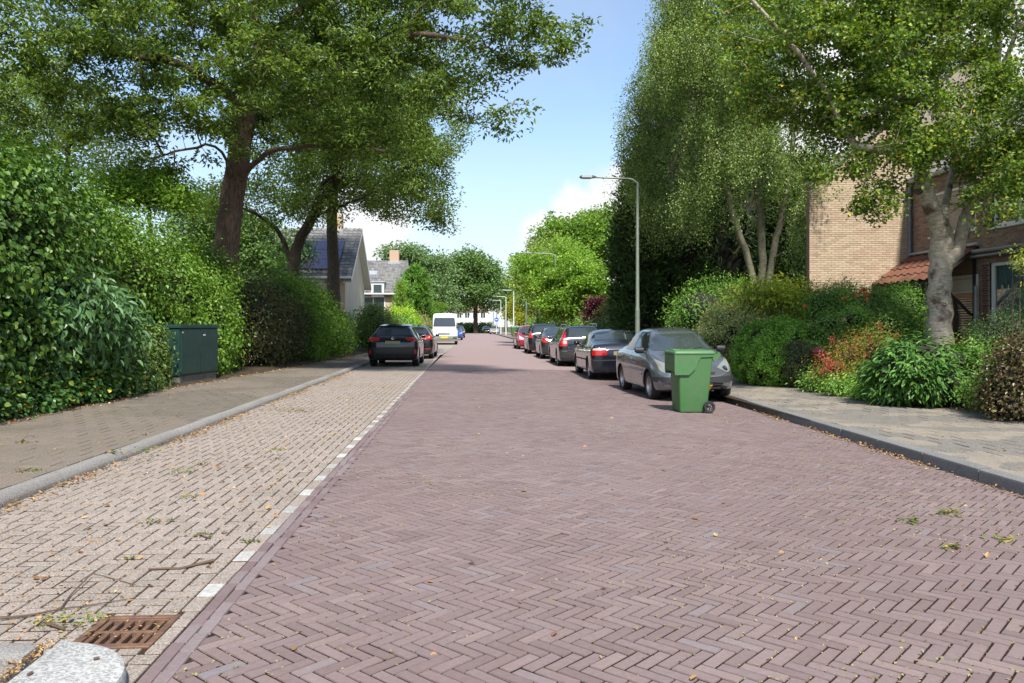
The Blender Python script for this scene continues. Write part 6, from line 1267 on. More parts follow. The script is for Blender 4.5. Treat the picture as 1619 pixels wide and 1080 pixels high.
c.panel('tail_light', [(.5, .95), (.66, .95), (.70, .72), (.52, .72)], 'R', 'tail'); c.panel('tail_light', [(-.5, .95), (-.66, .95), (-.70, .72), (-.52, .72)], 'R', 'tail')

def rear_common(c, plate, hz=.78, pz=(.70, .81), pw=.26):
    c.panel('number_plate', [(-pw, pz[0]), (pw, pz[0]), (pw, pz[1]), (-pw, pz[1])], 'R', plate, off=.012)
# 2. dark saloon
cx_ = 3.32 + .85; c = Car('black three box saloon with square red tail lamps ahead of the silver car', 'car', (cx_, 20.95 + 2.2, float(road_z(cx_))), math.pi / 2 - R(.8), 4.43, 1.70, 1.39,
        [(-2.21, .80), (-2.14, .98), (-2.0, 1.03), (-1.40, 1.06), (-.72, 1.34), (-.30, 1.385), (.10, 1.385), (.40, 1.33), (1.05, .98), (1.9, .84), (2.15, .70), (2.21, .55)],
        [(-2.2, .96), (-1.4, .93), (.5, .90), (1.2, .87), (2.0, .76), (2.21, .5)], 'p_blackblue', (1.40, -1.30), rw=.31, roofw=.62, roll=-RL, sig=.045, tail_r=.35, taper=(.82, .90), rim='rimsilver', spokes=7, group='cars parked along the right kerb')
c.panel('rear_window', [(-.60, 1.09), (.60, 1.09), (.50, 1.335), (-.50, 1.335)], 'R', 'glass_light', rnd=.05); c.panel('windscreen', [(-.64, 1.0), (.64, 1.0), (.52, 1.33), (-.52, 1.33)], 'F', 'glass_light', rnd=.05)
c.both('front_side_window', [(.72, .94), (.26, 1.29), (-.20, 1.31), (-.20, .95)], 'glass_car', rnd=.03); c.both('rear_side_window', [(-.25, .95), (-.25, 1.31), (-.66, 1.27), (-1.12, 1.0), (-1.05, .96)], 'glass_car', rnd=.03)
c.pair('tail_light', [(.44, .70), (.815, .70), (.81, .83), (.44, .83)], 'R', 'tail', rnd=.02, res=.06, off=.012); c.pair('reversing_light', [(.45, .835), (.805, .835), (.79, .885), (.46, .885)], 'R', 'tail_pale', rnd=.015, res=.06, off=.011)
rear_common(c, 'plate_b', pz=(.70, .80)); c.panel('boot_trim', [(-.40, .86), (.40, .86), (.40, .84), (-.40, .84)], 'R', 'chrome', off=.014)
c.panel('bumper', [(-.80, .62), (.80, .62), (.80, .36), (.5, .30), (-.5, .30), (-.80, .36)], 'R', 'p_blackblue', off=.045, rnd=.05, thick=.06); c.panel('bumper_strip', [(-.78, .585), (.78, .585), (.78, .55), (-.78, .55)], 'R', 'dplastic', off=.056, rnd=.01)
c.both('rub_strip', [(1.0, .56), (-.95, .58), (-.95, .54), (1.0, .52)], 'dplastic', off=.012)
c.doors([[(.78, .28), (.82, .6), (.74, .90)], [(-.22, .26), (-.22, .92)], [(-.85, .45), (-1.08, .70), (-1.12, .94)]], 0, 0, handles=[(-.08, .84), (-.98, .86)]); c.mirror_(.68, .92, 'p_blackblue')
m = MB(); m.tube([(-2.20, .45, .27), (-2.28, .45, .27)], .03, 8); m.build('exhaust', M['chrome'], c.e)
c.panel('headlight', [(.40, .62), (.76, .62), (.76, .75), (.40, .75)], 'F', 'headlamp'); c.panel('headlight', [(-.40, .62), (-.76, .62), (-.76, .75), (-.40, .75)], 'F', 'headlamp')
# 3. black estate with tall red lamps beside the rear window
cx_ = 3.28 + .90; c = Car('black estate car with tall red lamps beside its rear window and roof rails', 'car', (cx_, 28.1 + 2.35, float(road_z(cx_))), math.pi / 2 - R(.6), 4.75, 1.82, 1.49,
        [(-2.37, .70), (-2.34, .95), (-2.31, 1.05), (-2.26, 1.12), (-2.0, 1.43), (-1.85, 1.475), (-.30, 1.50), (.15, 1.48), (.45, 1.41), (1.20, 1.02), (2.0, .86), (2.28, .72), (2.37, .55)],
        [(-2.4, 1.00), (-1, .98), (.7, .93), (1.3, .90), (2.1, .78), (2.37, .5)], 'p_black', (1.42, -1.33), rw=.325, roofw=.64, roll=-RL, sig=.045, taper=(.82, .92), group='cars parked along the right kerb', spokes=6)
c.panel('rear_window', [(-.56, 1.06), (.56, 1.06), (.50, 1.40), (-.50, 1.40)], 'R', 'glass_light', rnd=.05); c.panel('windscreen', [(-.68, 1.05), (.68, 1.05), (.55, 1.42), (-.55, 1.42)], 'F', 'glass_light', rnd=.05)
c.pair('tail_light', [(.60, 1.43), (.68, 1.43), (.86, 1.00), (.88, .76), (.62, .76), (.60, .98), (.66, 1.02)], 'R', 'tail', rnd=.03, res=.05, off=.012); c.pair('reversing_light', [(.63, .84), (.76, .84), (.76, .96), (.63, .96)], 'R', 'tail_pale', rnd=.02, res=.05, off=.018)
c.both('front_side_window', [(.86, .98), (.34, 1.39), (-.12, 1.42), (-.12, .99)], 'glass_car', rnd=.03); c.both('rear_side_window', [(-.17, .99), (-.17, 1.42), (-1.02, 1.41), (-1.02, 1.01)], 'glass_car', rnd=.03); c.both('boot_side_window', [(-1.08, 1.02), (-1.08, 1.41), (-1.76, 1.38), (-2.0, 1.04)], 'glass_light', rnd=.03)
rear_common(c, 'plate_b'); c.panel('bumper', [(-.86, .64), (.86, .64), (.86, .38), (.5, .30), (-.5, .30), (-.86, .38)], 'R', 'dplastic', off=.035, rnd=.05, thick=.05); c.panel('bumper_trim', [(-.8, .60), (.8, .60), (.8, .58), (-.8, .58)], 'R', 'chrome', off=.045)
c.doors([[(.88, .28), (.92, .6), (.86, .95)], [(-.14, .26), (-.14, .96)], [(-.95, .4), (-1.10, .75), (-1.05, .98)]], 0, 0, handles=[(0, .88), (-.92, .90)]); c.mirror_(.80, .96, 'p_black')
for sd in (-1, 1): m = MB(); m.tube([(.1, sd * .56, 1.45), (.0, sd * .56, 1.53), (-1.6, sd * .55, 1.53), (-1.72, sd * .55, 1.44)], .016, 6); m.build('roof_rail', M['chrome'], c.e)
# 4. dark grey hatch with round lamps
cx_ = 3.22 + .86; c = Car('dark grey saloon with rounded red lamps ahead of the estate car', 'car', (cx_, 34.4 + 2.1, float(road_z(cx_))), math.pi / 2 - R(.5), 4.3, 1.74, 1.45,
        [(-2.15, .72), (-2.08, .98), (-1.95, 1.04), (-1.60, 1.07), (-.85, 1.40), (-.3, 1.45), (.15, 1.43), (.45, 1.36), (1.15, .98), (1.8, .82), (2.1, .65), (2.15, .5)],
        [(-2.2, .95), (-1, .95), (.7, .92), (1.2, .88), (2.1, .6)], 'p_darkgrey', (1.30, -1.28), rw=.31, roofw=.60, roll=-RL, taper=(.8, .86), group='cars parked along the right kerb', nose_r=.6)
c.panel('rear_window', [(-.60, 1.09), (.60, 1.09), (.48, 1.39), (-.48, 1.39)], 'R', 'glass_light', rnd=.06); c.both('front_side_window', [(.82, .96), (.32, 1.34), (-.14, 1.37), (-.14, .97)], 'glass_car', rnd=.03); c.both('rear_side_window', [(-.20, .97), (-.20, 1.37), (-.72, 1.32), (-1.25, 1.02)], 'glass_car', rnd=.03); c.panel('windscreen', [(-.64, 1.0), (.64, 1.0), (.52, 1.36), (-.52, 1.36)], 'F', 'glass_light')
c.pair('tail_light', [(.52, .76), (.80, .74), (.82, .96), (.56, .96)], 'R', 'tail', rnd=.07, res=.05, off=.014); rear_common(c, 'plate_b'); c.panel('bumper', [(-.8, .56), (.8, .56), (.8, .34), (-.8, .34)], 'R', 'p_darkgrey', off=.03, rnd=.06, thick=.05)
c.doors([[(-.17, .28), (-.17, .94)], [(.86, .28), (.86, .92)]], 0, 0, handles=[(-.02, .86)]); c.mirror_(.74, .93, 'p_darkgrey')
# 5. black MPV
cx_ = 3.12 + .88; c = Car('tall dark estate car with silver roof edge between the grey saloon and red hatchback', 'car', (cx_, 40.6 + 2.2, float(road_z(cx_))), math.pi / 2 - R(.5), 4.5, 1.78, 1.60,
        [(-2.25, .72), (-2.21, 1.0), (-2.18, 1.09), (-2.13, 1.16), (-1.9, 1.50), (-1.7, 1.575), (-.2, 1.60), (.25, 1.57), (.6, 1.46), (1.30, 1.06), (1.95, .88), (2.2, .68), (2.25, .5)],
        [(-2.3, 1.04), (0, 1.0), (1.2, .96), (2.2, .6)], 'p_black', (1.36, -1.30), rw=.32, roofw=.64, roll=-RL, taper=(.8, .9), group='cars parked along the right kerb')
c.panel('rear_window', [(-.62, 1.12), (.62, 1.12), (.54, 1.48), (-.54, 1.48)], 'R', 'glass_light', rnd=.06); c.both('side_window', [(.95, 1.03), (.42, 1.46), (-1.70, 1.50), (-1.95, 1.10), (-.2, 1.04)], 'glass_car', rnd=.04); c.panel('windscreen', [(-.66, 1.08), (.66, 1.08), (.55, 1.48), (-.55, 1.48)], 'F', 'glass_light')
c.pair('tail_light', [(.60, .88), (.84, .86), (.86, 1.16), (.70, 1.18)], 'R', 'tail', rnd=.05, res=.05, off=.012); rear_common(c, 'plate_b'); c.mirror_(.86, 1.0, 'p_black')
for sd in (-1, 1): m = MB(); m.tube([(.2, sd * .58, 1.56), (.1, sd * .58, 1.62), (-1.5, sd * .57, 1.62), (-1.6, sd * .57, 1.55)], .016, 6); m.build('roof_rail', M['chrome'], c.e)
# 6. red hatch facing us
cx_ = 3.0 + .84; c = Car('bright red hatchback farthest in the right parked row', 'car', (cx_, 48.6 + 1.9, float(road_z(cx_))), -math.pi / 2 + R(1), 3.85, 1.68, 1.48,
        [(-1.92, .75), (-1.86, 1.05), (-1.6, 1.36), (-1.2, 1.46), (-.3, 1.49), (.15, 1.46), (.45, 1.38), (1.15, .98), (1.55, .84), (1.8, .68), (1.92, .5)],
        [(-2, .98), (0, .95), (1.1, .88), (1.92, .5)], 'p_red', (1.22, -1.22), rw=.30, roofw=.60, taper=(.78, .86), nose_r=.7, group='cars parked along the right kerb')
c.panel('windscreen', [(-.66, 1.0), (.66, 1.0), (.52, 1.38), (-.52, 1.38)], 'F', 'glass_light', rnd=.06); c.both('side_window', [(.82, .97), (.30, 1.37), (-1.15, 1.36), (-1.35, 1.02)], 'glass_car', rnd=.04); c.pair('headlight', [(.40, .68), (.70, .88), (.72, .62), (.5, .60)], 'F', 'headlamp', rnd=.03, res=.05); c.panel('grille', [(-.45, .45), (.45, .45), (.35, .30), (-.35, .30)], 'F', 'gap', rnd=.04); c.panel('number_plate', [(-.26, .42), (.26, .42), (.26, .52), (-.26, .52)], 'F', 'plate_y', off=.012); c.mirror_(.72, .95, 'p_red'); c.doors([[(-.2, .28), (-.2, .94)]], 0, 0, handles=[(-.05, .84)])
# 7. black hatchback on the left
hx = -2.60; c = Car('glossy black hatchback parked in the left bay, rear towards the camera', 'car', (hx, 28.0 + 2.05, 0), math.pi / 2 - R(.5), 4.15, 1.78, 1.50,
        [(-2.07, .80), (-2.02, 1.02), (-1.90, 1.10), (-1.62, 1.40), (-1.50, 1.46), (-.45, 1.50), (.05, 1.48), (.35, 1.40), (1.10, 1.02), (1.7, .88), (1.98, .70), (2.07, .5)],
        [(-2.1, 1.02), (-1, 1.0), (.5, .94), (1.2, .90), (2.0, .6)], 'p_black', (1.28, -1.27), rw=.335, roofw=.60, gc=.22, tyre_w=.23, taper=(.8, .90), group='cars parked in the left bay', sig=.045)
c.panel('rear_window', [(-.62, 1.11), (.62, 1.11), (.52, 1.40), (-.52, 1.40)], 'R', 'glass_car', rnd=.07, res=.06); c.panel('spoiler', [(-.56, 1.405), (.56, 1.405), (.50, 1.455), (-.50, 1.455)], 'R', 'p_darkgrey', off=.05, thick=.06, rnd=.03)
c.pair('tail_light', [(.50, .93), (.84, .89), (.86, 1.03), (.72, 1.05), (.42, 1.01)], 'R', 'tail', rnd=.02, res=.05, off=.012); rear_common(c, 'plate_b', pz=(.80, .91)); c.panel('bumper', [(-.82, .70), (.82, .70), (.84, .40), (.7, .34), (-.7, .34), (-.84, .40)], 'R', 'p_bumper', off=.03, rnd=.05, thick=.05)
c.panel('lower_bumper', [(-.66, .47), (.66, .47), (.62, .34), (-.62, .34)], 'R', 'p_darkgrey', off=.045, rnd=.03, thick=.05); c.pair('reflector', [(.73, .46), (.80, .46), (.79, .62), (.75, .62)], 'R', 'tail', off=.05)
m = MB(); q = c._cast(0, 1.0, 'R', .02); m.lathe([(.03, 0), (.045, -.004), (.05, 0)], 16, 'z', Matrix.Translation(q) @ Matrix.Rotation(R(90), 4, 'Y')); m.build('badge', M['chrome'], c.e)
c.both('front_side_window', [(.78, .99), (.28, 1.38), (-.18, 1.41), (-.18, 1.0)], 'glass_car', rnd=.03); c.both('rear_side_window', [(-.24, 1.0), (-.24, 1.41), (-1.0, 1.38), (-1.35, 1.08)], 'glass_car', rnd=.03); c.panel('windscreen', [(-.66, 1.05), (.66, 1.05), (.54, 1.40), (-.54, 1.40)], 'F', 'glass_light'); c.mirror_(.70, .98, 'p_black'); c.doors([[(-.2, .30), (-.2, .98)], [(.82, .3), (.82, .95)]], 0, 0, handles=[(-.05, .9), (-1.1, .93)])
m = MB(); m.tube([(-1.2, 0, 1.475), (-1.32, 0, 1.54)], [.02, .008], 6); m.build('aerial', M['dplastic'], c.e)
# 8. second black hatch
c = Car('second black hatchback with red bumper line, tucked ahead of the glossy one', 'car', (-2.35, 34.6 + 2.1, 0), math.pi / 2 - R(1), 4.25, 1.79, 1.46,
        [(-2.12, .80), (-2.08, 1.0), (-1.98, 1.10), (-1.66, 1.36), (-1.5, 1.42), (-.4, 1.46), (.05, 1.44), (.35, 1.37), (1.12, .98), (1.75, .84), (2.05, .66), (2.12, .5)],
        [(-2.1, 1.0), (-1, .98), (.5, .93), (1.2, .88), (2.0, .6)], 'p_black', (1.30, -1.30), rw=.325, roofw=.60, taper=(.8, .90), group='cars parked in the left bay')
c.panel('rear_window', [(-.62, 1.10), (.62, 1.10), (.52, 1.37), (-.52, 1.37)], 'R', 'glass_light', rnd=.06); c.pair('tail_light', [(.44, .86), (.84, .86), (.84, 1.02), (.50, 1.04)], 'R', 'tail', rnd=.02, res=.05, off=.012); c.panel('red_line', [(-.78, .47), (.78, .47), (.78, .445), (-.78, .445)], 'R', 'tail', off=.02); c.panel('lower_bumper', [(-.7, .44), (.7, .44), (.66, .32), (-.66, .32)], 'R', 'dplastic', off=.03, rnd=.03)
c.both('side_window', [(.78, .97), (.28, 1.34), (-1.05, 1.35), (-1.40, 1.06)], 'glass_car', rnd=.03); rear_common(c, 'plate_b', pz=(.62, .73)); c.mirror_(.70, .95, 'p_black'); c.doors([[(-.2, .30), (-.2, .96)]], 0, 0, handles=[(-.05, .88)]); c.panel('windscreen', [(-.66, 1.0), (.66, 1.0), (.54, 1.36), (-.54, 1.36)], 'F', 'glass_light')
for sd in (-1, 1): m = MB(); m.box(-1.25, -1.05, sd * .2 - .03, sd * .2 + .03, 1.43, 1.50, .02); m.build('roof_clip', M['dplastic'], c.e)
# 9. white van facing us
c = Car('white high roofed van with yellow number plate facing the camera', 'van', (-1.80, 60.6 + 2.7, 0), -math.pi / 2 + R(.5), 5.4, 2.04, 2.42,
        [(-2.7, 2.30), (-2.62, 2.40), (-2.3, 2.42), (1.05, 2.42), (1.35, 2.33), (1.55, 2.12), (2.02, 1.36), (2.35, 1.16), (2.58, .98), (2.7, .60)],
        [(-2.7, 1.2), (1.6, 1.22), (2.2, 1.05), (2.7, .55)], 'p_white', (1.75, -1.45), rw=.335, roofw=.84, gc=.24, taper=(.86, .98), nose_r=.6, tail_r=.15, sig=.05, name='parked_van', group='vans parked in the left bay', tyre_w=.22)
c.panel('windscreen', [(-.86, 1.36), (.86, 1.36), (.78, 2.06), (-.78, 2.06)], 'F', 'glass_light', rnd=.08); c.both('side_window', [(1.92, 1.30), (1.50, 1.95), (.85, 1.95), (.85, 1.28)], 'glass_car', rnd=.06)
c.pair('headlight', [(.66, .78), (.92, .92), (.92, 1.08), (.74, 1.02), (.64, .88)], 'F', 'headlamp', rnd=.04, res=.06); c.panel('bumper', [(-.96, .68), (.96, .68), (.96, .36), (-.96, .36)], 'F', 'pole', off=.03, rnd=.06, thick=.05); c.panel('grille', [(-.50, .90), (.50, .90), (.42, .74), (-.42, .74)], 'F', 'dplastic', off=.01, rnd=.04); c.panel('number_plate', [(-.27, .50), (.27, .50), (.27, .62), (-.27, .62)], 'F', 'plate_y', off=.045); c.mirror_(1.75, 1.30, 'dplastic', .22); c.panel('fog_intake', [(-.9, .56), (-.62, .56), (-.62, .48), (-.9, .48)], 'F', 'gap', off=.04); c.panel('fog_intake', [(.9, .56), (.62, .56), (.62, .48), (.9, .48)], 'F', 'gap', off=.04)
for z in (.80, .85):
    m = MB(); q = c._cast(0, z, 'F', .02); m.tube([(q.x, -.09, z - .03), (q.x, 0, z + .02), (q.x, .09, z - .03)], .010, 5); m.build('chevron_badge', M['chrome'], c.e)
# 10-12. small far cars
def far_car(label, x, y, yaw, pt, H=1.47, group='cars far down the street'):
    c = Car(label, 'car', (x, y, 0), yaw, 4.1, 1.72, H, [(-2.05, .78), (-1.98, 1.02), (-1.7, 1.36), (-1.4, H - .03), (-.3, H), (.2, H - .03), (.45, H - .1), (1.15, .98), (1.7, .84), (1.95, .68), (2.05, .5)], [(-2.1, .98), (0, .95), (1.2, .88), (2.05, .5)], pt, (1.26, -1.26), rw=.31, group=group, nose_r=.65, taper=(.8, .88))
    c.panel('windscreen', [(-.66, 1.0), (.66, 1.0), (.54, H - .1), (-.54, H - .1)], 'F', 'glass_light', rnd=.05); c.panel('rear_window', [(-.6, 1.1), (.6, 1.1), (.5, H - .1), (-.5, H - .1)], 'R', 'glass_light'); c.both('side_window', [(.82, .97), (.32, H - .11), (-1.1, H - .11), (-1.45, 1.05)], 'glass_car'); c.pair('headlight', [(.46, .66), (.78, .82), (.78, .66)], 'F', 'headlamp', res=.06); c.pair('tail_light', [(.6, .8), (.8, .8), (.8, 1.0), (.62, 1.0)], 'R', 'tail', res=.06); c.panel('number_plate', [(-.26, .42), (.26, .42), (.26, .53), (-.26, .53)], 'F', 'plate_y', off=.015); c.panel('grille', [(-.4, .60), (.4, .60), (.4, .68), (-.4, .68)], 'F', 'gap'); return c
far_car('blue car half hidden behind the white van', -1.35, 82, -math.pi / 2, 'p_blue', 1.45)
far_car('dark car beyond the blue one behind the white van', -1.15, 96, -math.pi / 2, 'p_darkgrey', 1.5)
p = P(782, 527, 140); far_car('light silver car coming down the middle of the distant road', float(p[0]), float(p[1]), -math.pi / 2 - R(3), 'p_ltsilver', 1.5)
p = P(769, 527, 152); far_car('dark car just behind the distant silver one', float(p[0]), float(p[1]), -math.pi / 2, 'p_darkgrey', 1.4)
# ------------------------------------------------------------------ wheelie bin
bc = G(1087, 652); bn = empty('wheelie_bin', (float(bc[0]) + .12, float(bc[1]) + .29, float(road_z(bc[0] + .03))), R(1.5), 'green wheelie bin standing on the road in front of the silver car', 'bin')
def shell(secs, thick=0):                  # secs: (z, x0, x1, y0, y1, r)
    m = MB(); vs = []; n = 0
    for z, x0, x1, y0, y1, r in secs:
        ring = []
        for cx, cy, a0 in ((x1 - r, y0 + r, -90), (x1 - r, y1 - r, 0), (x0 + r, y1 - r, 90), (x0 + r, y0 + r, 180)):
            for k in range(5): a = R(a0 + 22.5 * k); ring.append((cx + r * math.cos(a), cy + r * math.sin(a), z))
        n = len(ring); vs += ring
    fs = [(i * n + j, i * n + (j + 1) % n, (i + 1) * n + (j + 1) % n, (i + 1) * n + j) for i in range(len(secs) - 1) for j in range(n)] + [tuple(range(n - 1, -1, -1)), tuple((len(secs) - 1) * n + j for j in range(n))]
    return m.add(vs, fs)
# x to the right (wheel side), -y to the camera
m = shell([(.015, -.235, .215, -.225, .225, .03), (.05, -.245, .235, -.235, .235, .035), (.62, -.265, .285, -.268, .268, .035), (.98, -.28, .32, -.288, .288, .03)]); m.build('body', M['bin'], bn, smooth=50)
f = MB()                                   # front apron with slanting lower edge on both sides
for y0, y1 in ((-.305, -.285), (.285, .305)): f.prism([(-.345, .64), (-.10, .64), (.00, .74), (.05, .86), (.10, .935), (.345, .945), (.345, .985), (-.345, .985)], -y1, -y0, Matrix(((1, 0, 0, 0), (0, 0, -1, 0), (0, 1, 0, 0), (0, 0, 0, 1))))
f.box(-.352, -.332, -.304, .304, .70, .985, .008); f.box(-.35, -.28, -.304, -.25, .66, .72, .01); f.box(-.35, -.28, .25, .304, .66, .72, .01); f.box(-.345, .345, -.304, .304, .955, .985, .006); f.build('rim_apron', M['bin'], bn, smooth=40)
m = shell([(.987, -.362, .352, -.315, .315, .04), (1.012, -.365, .355, -.318, .318, .04), (1.040, -.350, .33, -.30, .30, .05), (1.055, -.30, .30, -.26, .26, .06), (1.062, -.20, .22, -.20, .20, .06)]); m.build('lid', M['bin'], bn, smooth=60)
f = MB(); f.box(-.33, -.22, -.14, .14, 1.035, 1.068, .012); f.build('lid_grip', M['bin'], bn)
f = MB(); f.tube([(.345, -.25, .955), (.43, -.25, .985), (.44, -.20, 1.0), (.44, .20, 1.0), (.43, .25, .985), (.345, .25, .955)], .017, 8); f.prism([(.30, .90), (.345, .86), (.44, .985), (.42, 1.005), (.30, .985)], -.30, -.27, Matrix(((1, 0, 0, 0), (0, 0, 1, 0), (0, 1, 0, 0), (0, 0, 0, 1)))); f.prism([(.30, .90), (.345, .86), (.44, .985), (.42, 1.005), (.30, .985)], .27, .30, Matrix(((1, 0, 0, 0), (0, 0, 1, 0), (0, 1, 0, 0), (0, 0, 0, 1)))); f.build('handle', M['bin'], bn, smooth=50)
f = MB(); f.box(.025, .032, -.2975, -.272, .86, .94, .001); f.build('slot_mark', M['dplastic'], bn)
f = MB(); f.tube([(.235, -.30, .10), (.235, .30, .10)], .014, 8); f.build('axle', M['dplastic'], bn)
for sd in (-1, 1):
    w = empty('wheel', (.245, sd * .285, .10)); w.parent = bn
    if sd > 0: w.rotation_euler = (0, 0, math.pi)
    m = MB(); m.lathe([(.062, -.03), (.092, -.032), (.10, -.018), (.10, .018), (.092, .032), (.062, .03)], 24, 'y', Matrix.Rotation(0, 4, 'Y')); m.build('tyre', M['rubber'], w, smooth=50)
    m = MB(); m.lathe([(.066, .02), (.062, -.026), (.055, -.022), (.05, .0)], 20, 'y'); m.lathe([(.001, -.034), (.018, -.034), (.02, .02)], 12, 'y')
    for k in range(5): m.box(.012, .058, -.026, -.010, -.008, .008, .003, Matrix.Rotation(R(72 * k + 20), 4, 'Y'))
    m.build('hub', M['dplastic'], w, smooth=40)
# ------------------------------------------------------------------ green street cabinet
c0, c1 = Vector((-6.55, 18.6, .09)), Vector((-6.30, 20.5, .09)); an = math.atan2(c1.y - c0.y, c1.x - c0.x); cab = empty('street_cabinet', tuple(c0), an, 'dark green two door utility cabinet on a grey plinth against the hedge', 'cabinet'); Lc = (c1 - c0).length
f = MB(); f.box(.03, Lc - .03, .03, .47, -.05, .20, .01); f.build('plinth', M['cab_plinth'], cab)
f = MB(); f.box(.0, Lc, .02, .50, .20, 1.30, .01); f.build('housing', M['cab_green'], cab)
f = MB(); f.box(-.03, Lc + .03, -.02, .54, 1.30, 1.37, .012); f.box(.02, Lc - .02, .03, .48, 1.37, 1.39, .008); f.build('roof', M['cab_green'], cab)
for a, b in ((.03, Lc / 2 - .006), (Lc / 2 + .006, Lc - .03)):
    f = MB(); f.box(a, b, -.012, .018, .24, 1.27, .006); d_ = f.build('door', M['cab_green'], cab)
    for k in range(3): f = MB(); z = .4 + k * .36; f.box(a + (0 if a < .1 else b - a - .02), a + (.02 if a < .1 else b - a), -.022, -.010, z, z + .06, .004); f.build('hinge', M['cab_green'], d_)
f = MB(); f.box(Lc / 2 - .055, Lc / 2 - .03, -.03, -.012, .68, .86, .006); f.build('handle', M['dplastic'], cab)
f = MB(); f.box(Lc - .22, Lc - .195, -.024, -.012, .75, .90, .004); f.build('latch', M['dplastic'], cab)
f = MB(); f.box(Lc / 2 + .14, Lc / 2 + .26, -.016, -.0125, 1.12, 1.15, .001); f.build('sticker', M['white'], cab)
f = MB(); f.box(.07, .10, -.016, -.0125, 1.19, 1.22, .001); f.build('round_mark', M['white'], cab)
# ------------------------------------------------------------------ lamp posts
def lamp(X, Z, Hp, arm, label, mat, thick=1.0):
    px = CX + F * ((X - Z * SY) / CYW) / Z; b = P(px, 515, Z); b[2] = .08
    e = empty('street_lamp', tuple(b), 0, label, 'street lamp', 'street lamps along the right pavement')
    f = MB(); f.tube([(0, 0, 0), (0, 0, 1.9)], [.085 * thick, .078 * thick], 12); f.tube([(0, 0, 1.88), (0, 0, 2.0), (0, 0, Hp - .22)], [.078 * thick, .062 * thick, .045 * thick], 12); f.build('pole', M[mat], e, smooth=40)
    f = MB(); pts = [(0, 0, Hp - .24), (0, 0, Hp - .14)] + [(-.16 * math.sin(R(a)) * 1.2 if a else 0, 0, Hp - .14 + .14 * math.sin(R(a))) for a in (30, 60)] + [(-.30, 0, Hp + .01), (-arm + .45, 0, Hp + .05)]; f.tube(pts, [.045 * thick, .04 * thick, .036 * thick, .034 * thick, .032 * thick, .030 * thick], 10); f.build('arm', M[mat], e, smooth=60)
    f = MB(); x1 = -arm; f.add([(x1 + .55, -.045, Hp + .075), (x1 + .55, .045, Hp + .075), (x1 + .40, .10, Hp + .10), (x1 + .05, .11, Hp + .10), (x1, .03, Hp + .075), (x1, -.03, Hp + .075), (x1 + .05, -.11, Hp + .10), (x1 + .40, -.10, Hp + .10),
           (x1 + .55, -.045, Hp + .03), (x1 + .55, .045, Hp + .03), (x1 + .40, .12, Hp + .02), (x1 + .05, .13, Hp + .02), (x1 - .02, .04, Hp + .035), (x1 - .02, -.04, Hp + .035), (x1 + .05, -.13, Hp + .02), (x1 + .40, -.12, Hp + .02)],
           [(7, 6, 5, 4, 3, 2, 1, 0), (8, 9, 10, 11, 12, 13, 14, 15)] + [(k, (k + 1) % 8, (k + 1) % 8 + 8, k + 8) for k in range(8)]); hd = f.build('lamp_head', M['lamp_head'], e)
    f = MB(); f.box(x1 + .06, x1 + .38, -.08, .08, Hp - .005, Hp + .018, .008); f.build('lens', M['lens'], hd)
    f = MB(); f.box(-.035, .035, -.088 * thick, -.070 * thick, .45, .75, .006); f.build('access_door', M[mat], e)
lamp(5.70, 26.8, 6.30, 1.95, 'tall grey green lamp post nearest the camera, behind the silver car', 'pole')
for k, (X, Z, Hp) in enumerate([(5.72, 52, 6.05), (5.72, 78, 6.0), (5.70, 99, 5.75), (5.70, 119, 5.7), (5.68, 137, 5.7), (5.68, 156, 5.7), (5.68, 176, 5.7)]):
    lamp(X, Z, Hp, 1.95, ['second lamp post, arm reaching out of the lime green tree', 'third lamp post, white shaft above the red hatchback', 'white lamp post beside the far green bins', 'white lamp post left of the one by the green bins', 'slim lamp post behind the blue round sign', 'slim far lamp post nearly in line with the blue sign', 'farthest lamp post at the end of the row'][k], 'pole' if k == 0 else 'pole_far', 1.0 if k < 2 else 1.15)
# ------------------------------------------------------------------ far sign, far bins
p = P(785, 515, 133); sg_ = empty('road_sign', (float(p[0]), float(p[1]), .05), 0, 'round blue road sign with white arrow at the far end of the street', 'road sign')
f = MB(); f.tube([(0, 0, 0), (0, 0, 2.7)], .05, 8); f.build('post', M['pole_far'], sg_)
f = MB(); f.lathe([(.001, 0), (.36, 0), (.36, .02), (.001, .02)], 24, 'z', Matrix.Translation((0, -.06, 2.4)) @ Matrix.Rotation(R(90), 4, 'X')); f.build('sign_plate', M['signblue'], sg_)
f = MB(); f.prism([(-.04, -.22), (.04, -.22), (.04, .05), (.14, .05), (0, .22), (-.14, .05), (-.04, .05)], 0, .01, Matrix.Translation((0, -.085, 2.4)) @ Matrix.Rotation(R(90), 4, 'X') @ Matrix.Rotation(R(90), 4, 'Z')); f.build('arrow', M['white'], sg_)
for k, (px, Z) in enumerate([(816, 95), (807, 97)]):
    p = P(px, 515, Z); e = empty('wheelie_bin', (float(p[0]) + .5, float(p[1]), .09), R(10 * k), ['dull green bin standing by the far lamp post', 'dull green bin left of its twin by the far lamp post'][k], 'bin', 'green bins far down the pavement')
    m = shell([(.02, -.30, .30, -.25, .25, .03), (1.15, -.42, .42, -.34, .34, .03)]); m.build('body', M['bin'], e, smooth=50); m = shell([(1.15, -.46, .46, -.38, .38, .03), (1.30, -.38, .38, -.3, .3, .03)]); m.build('lid', M['bin'], e, smooth=50)
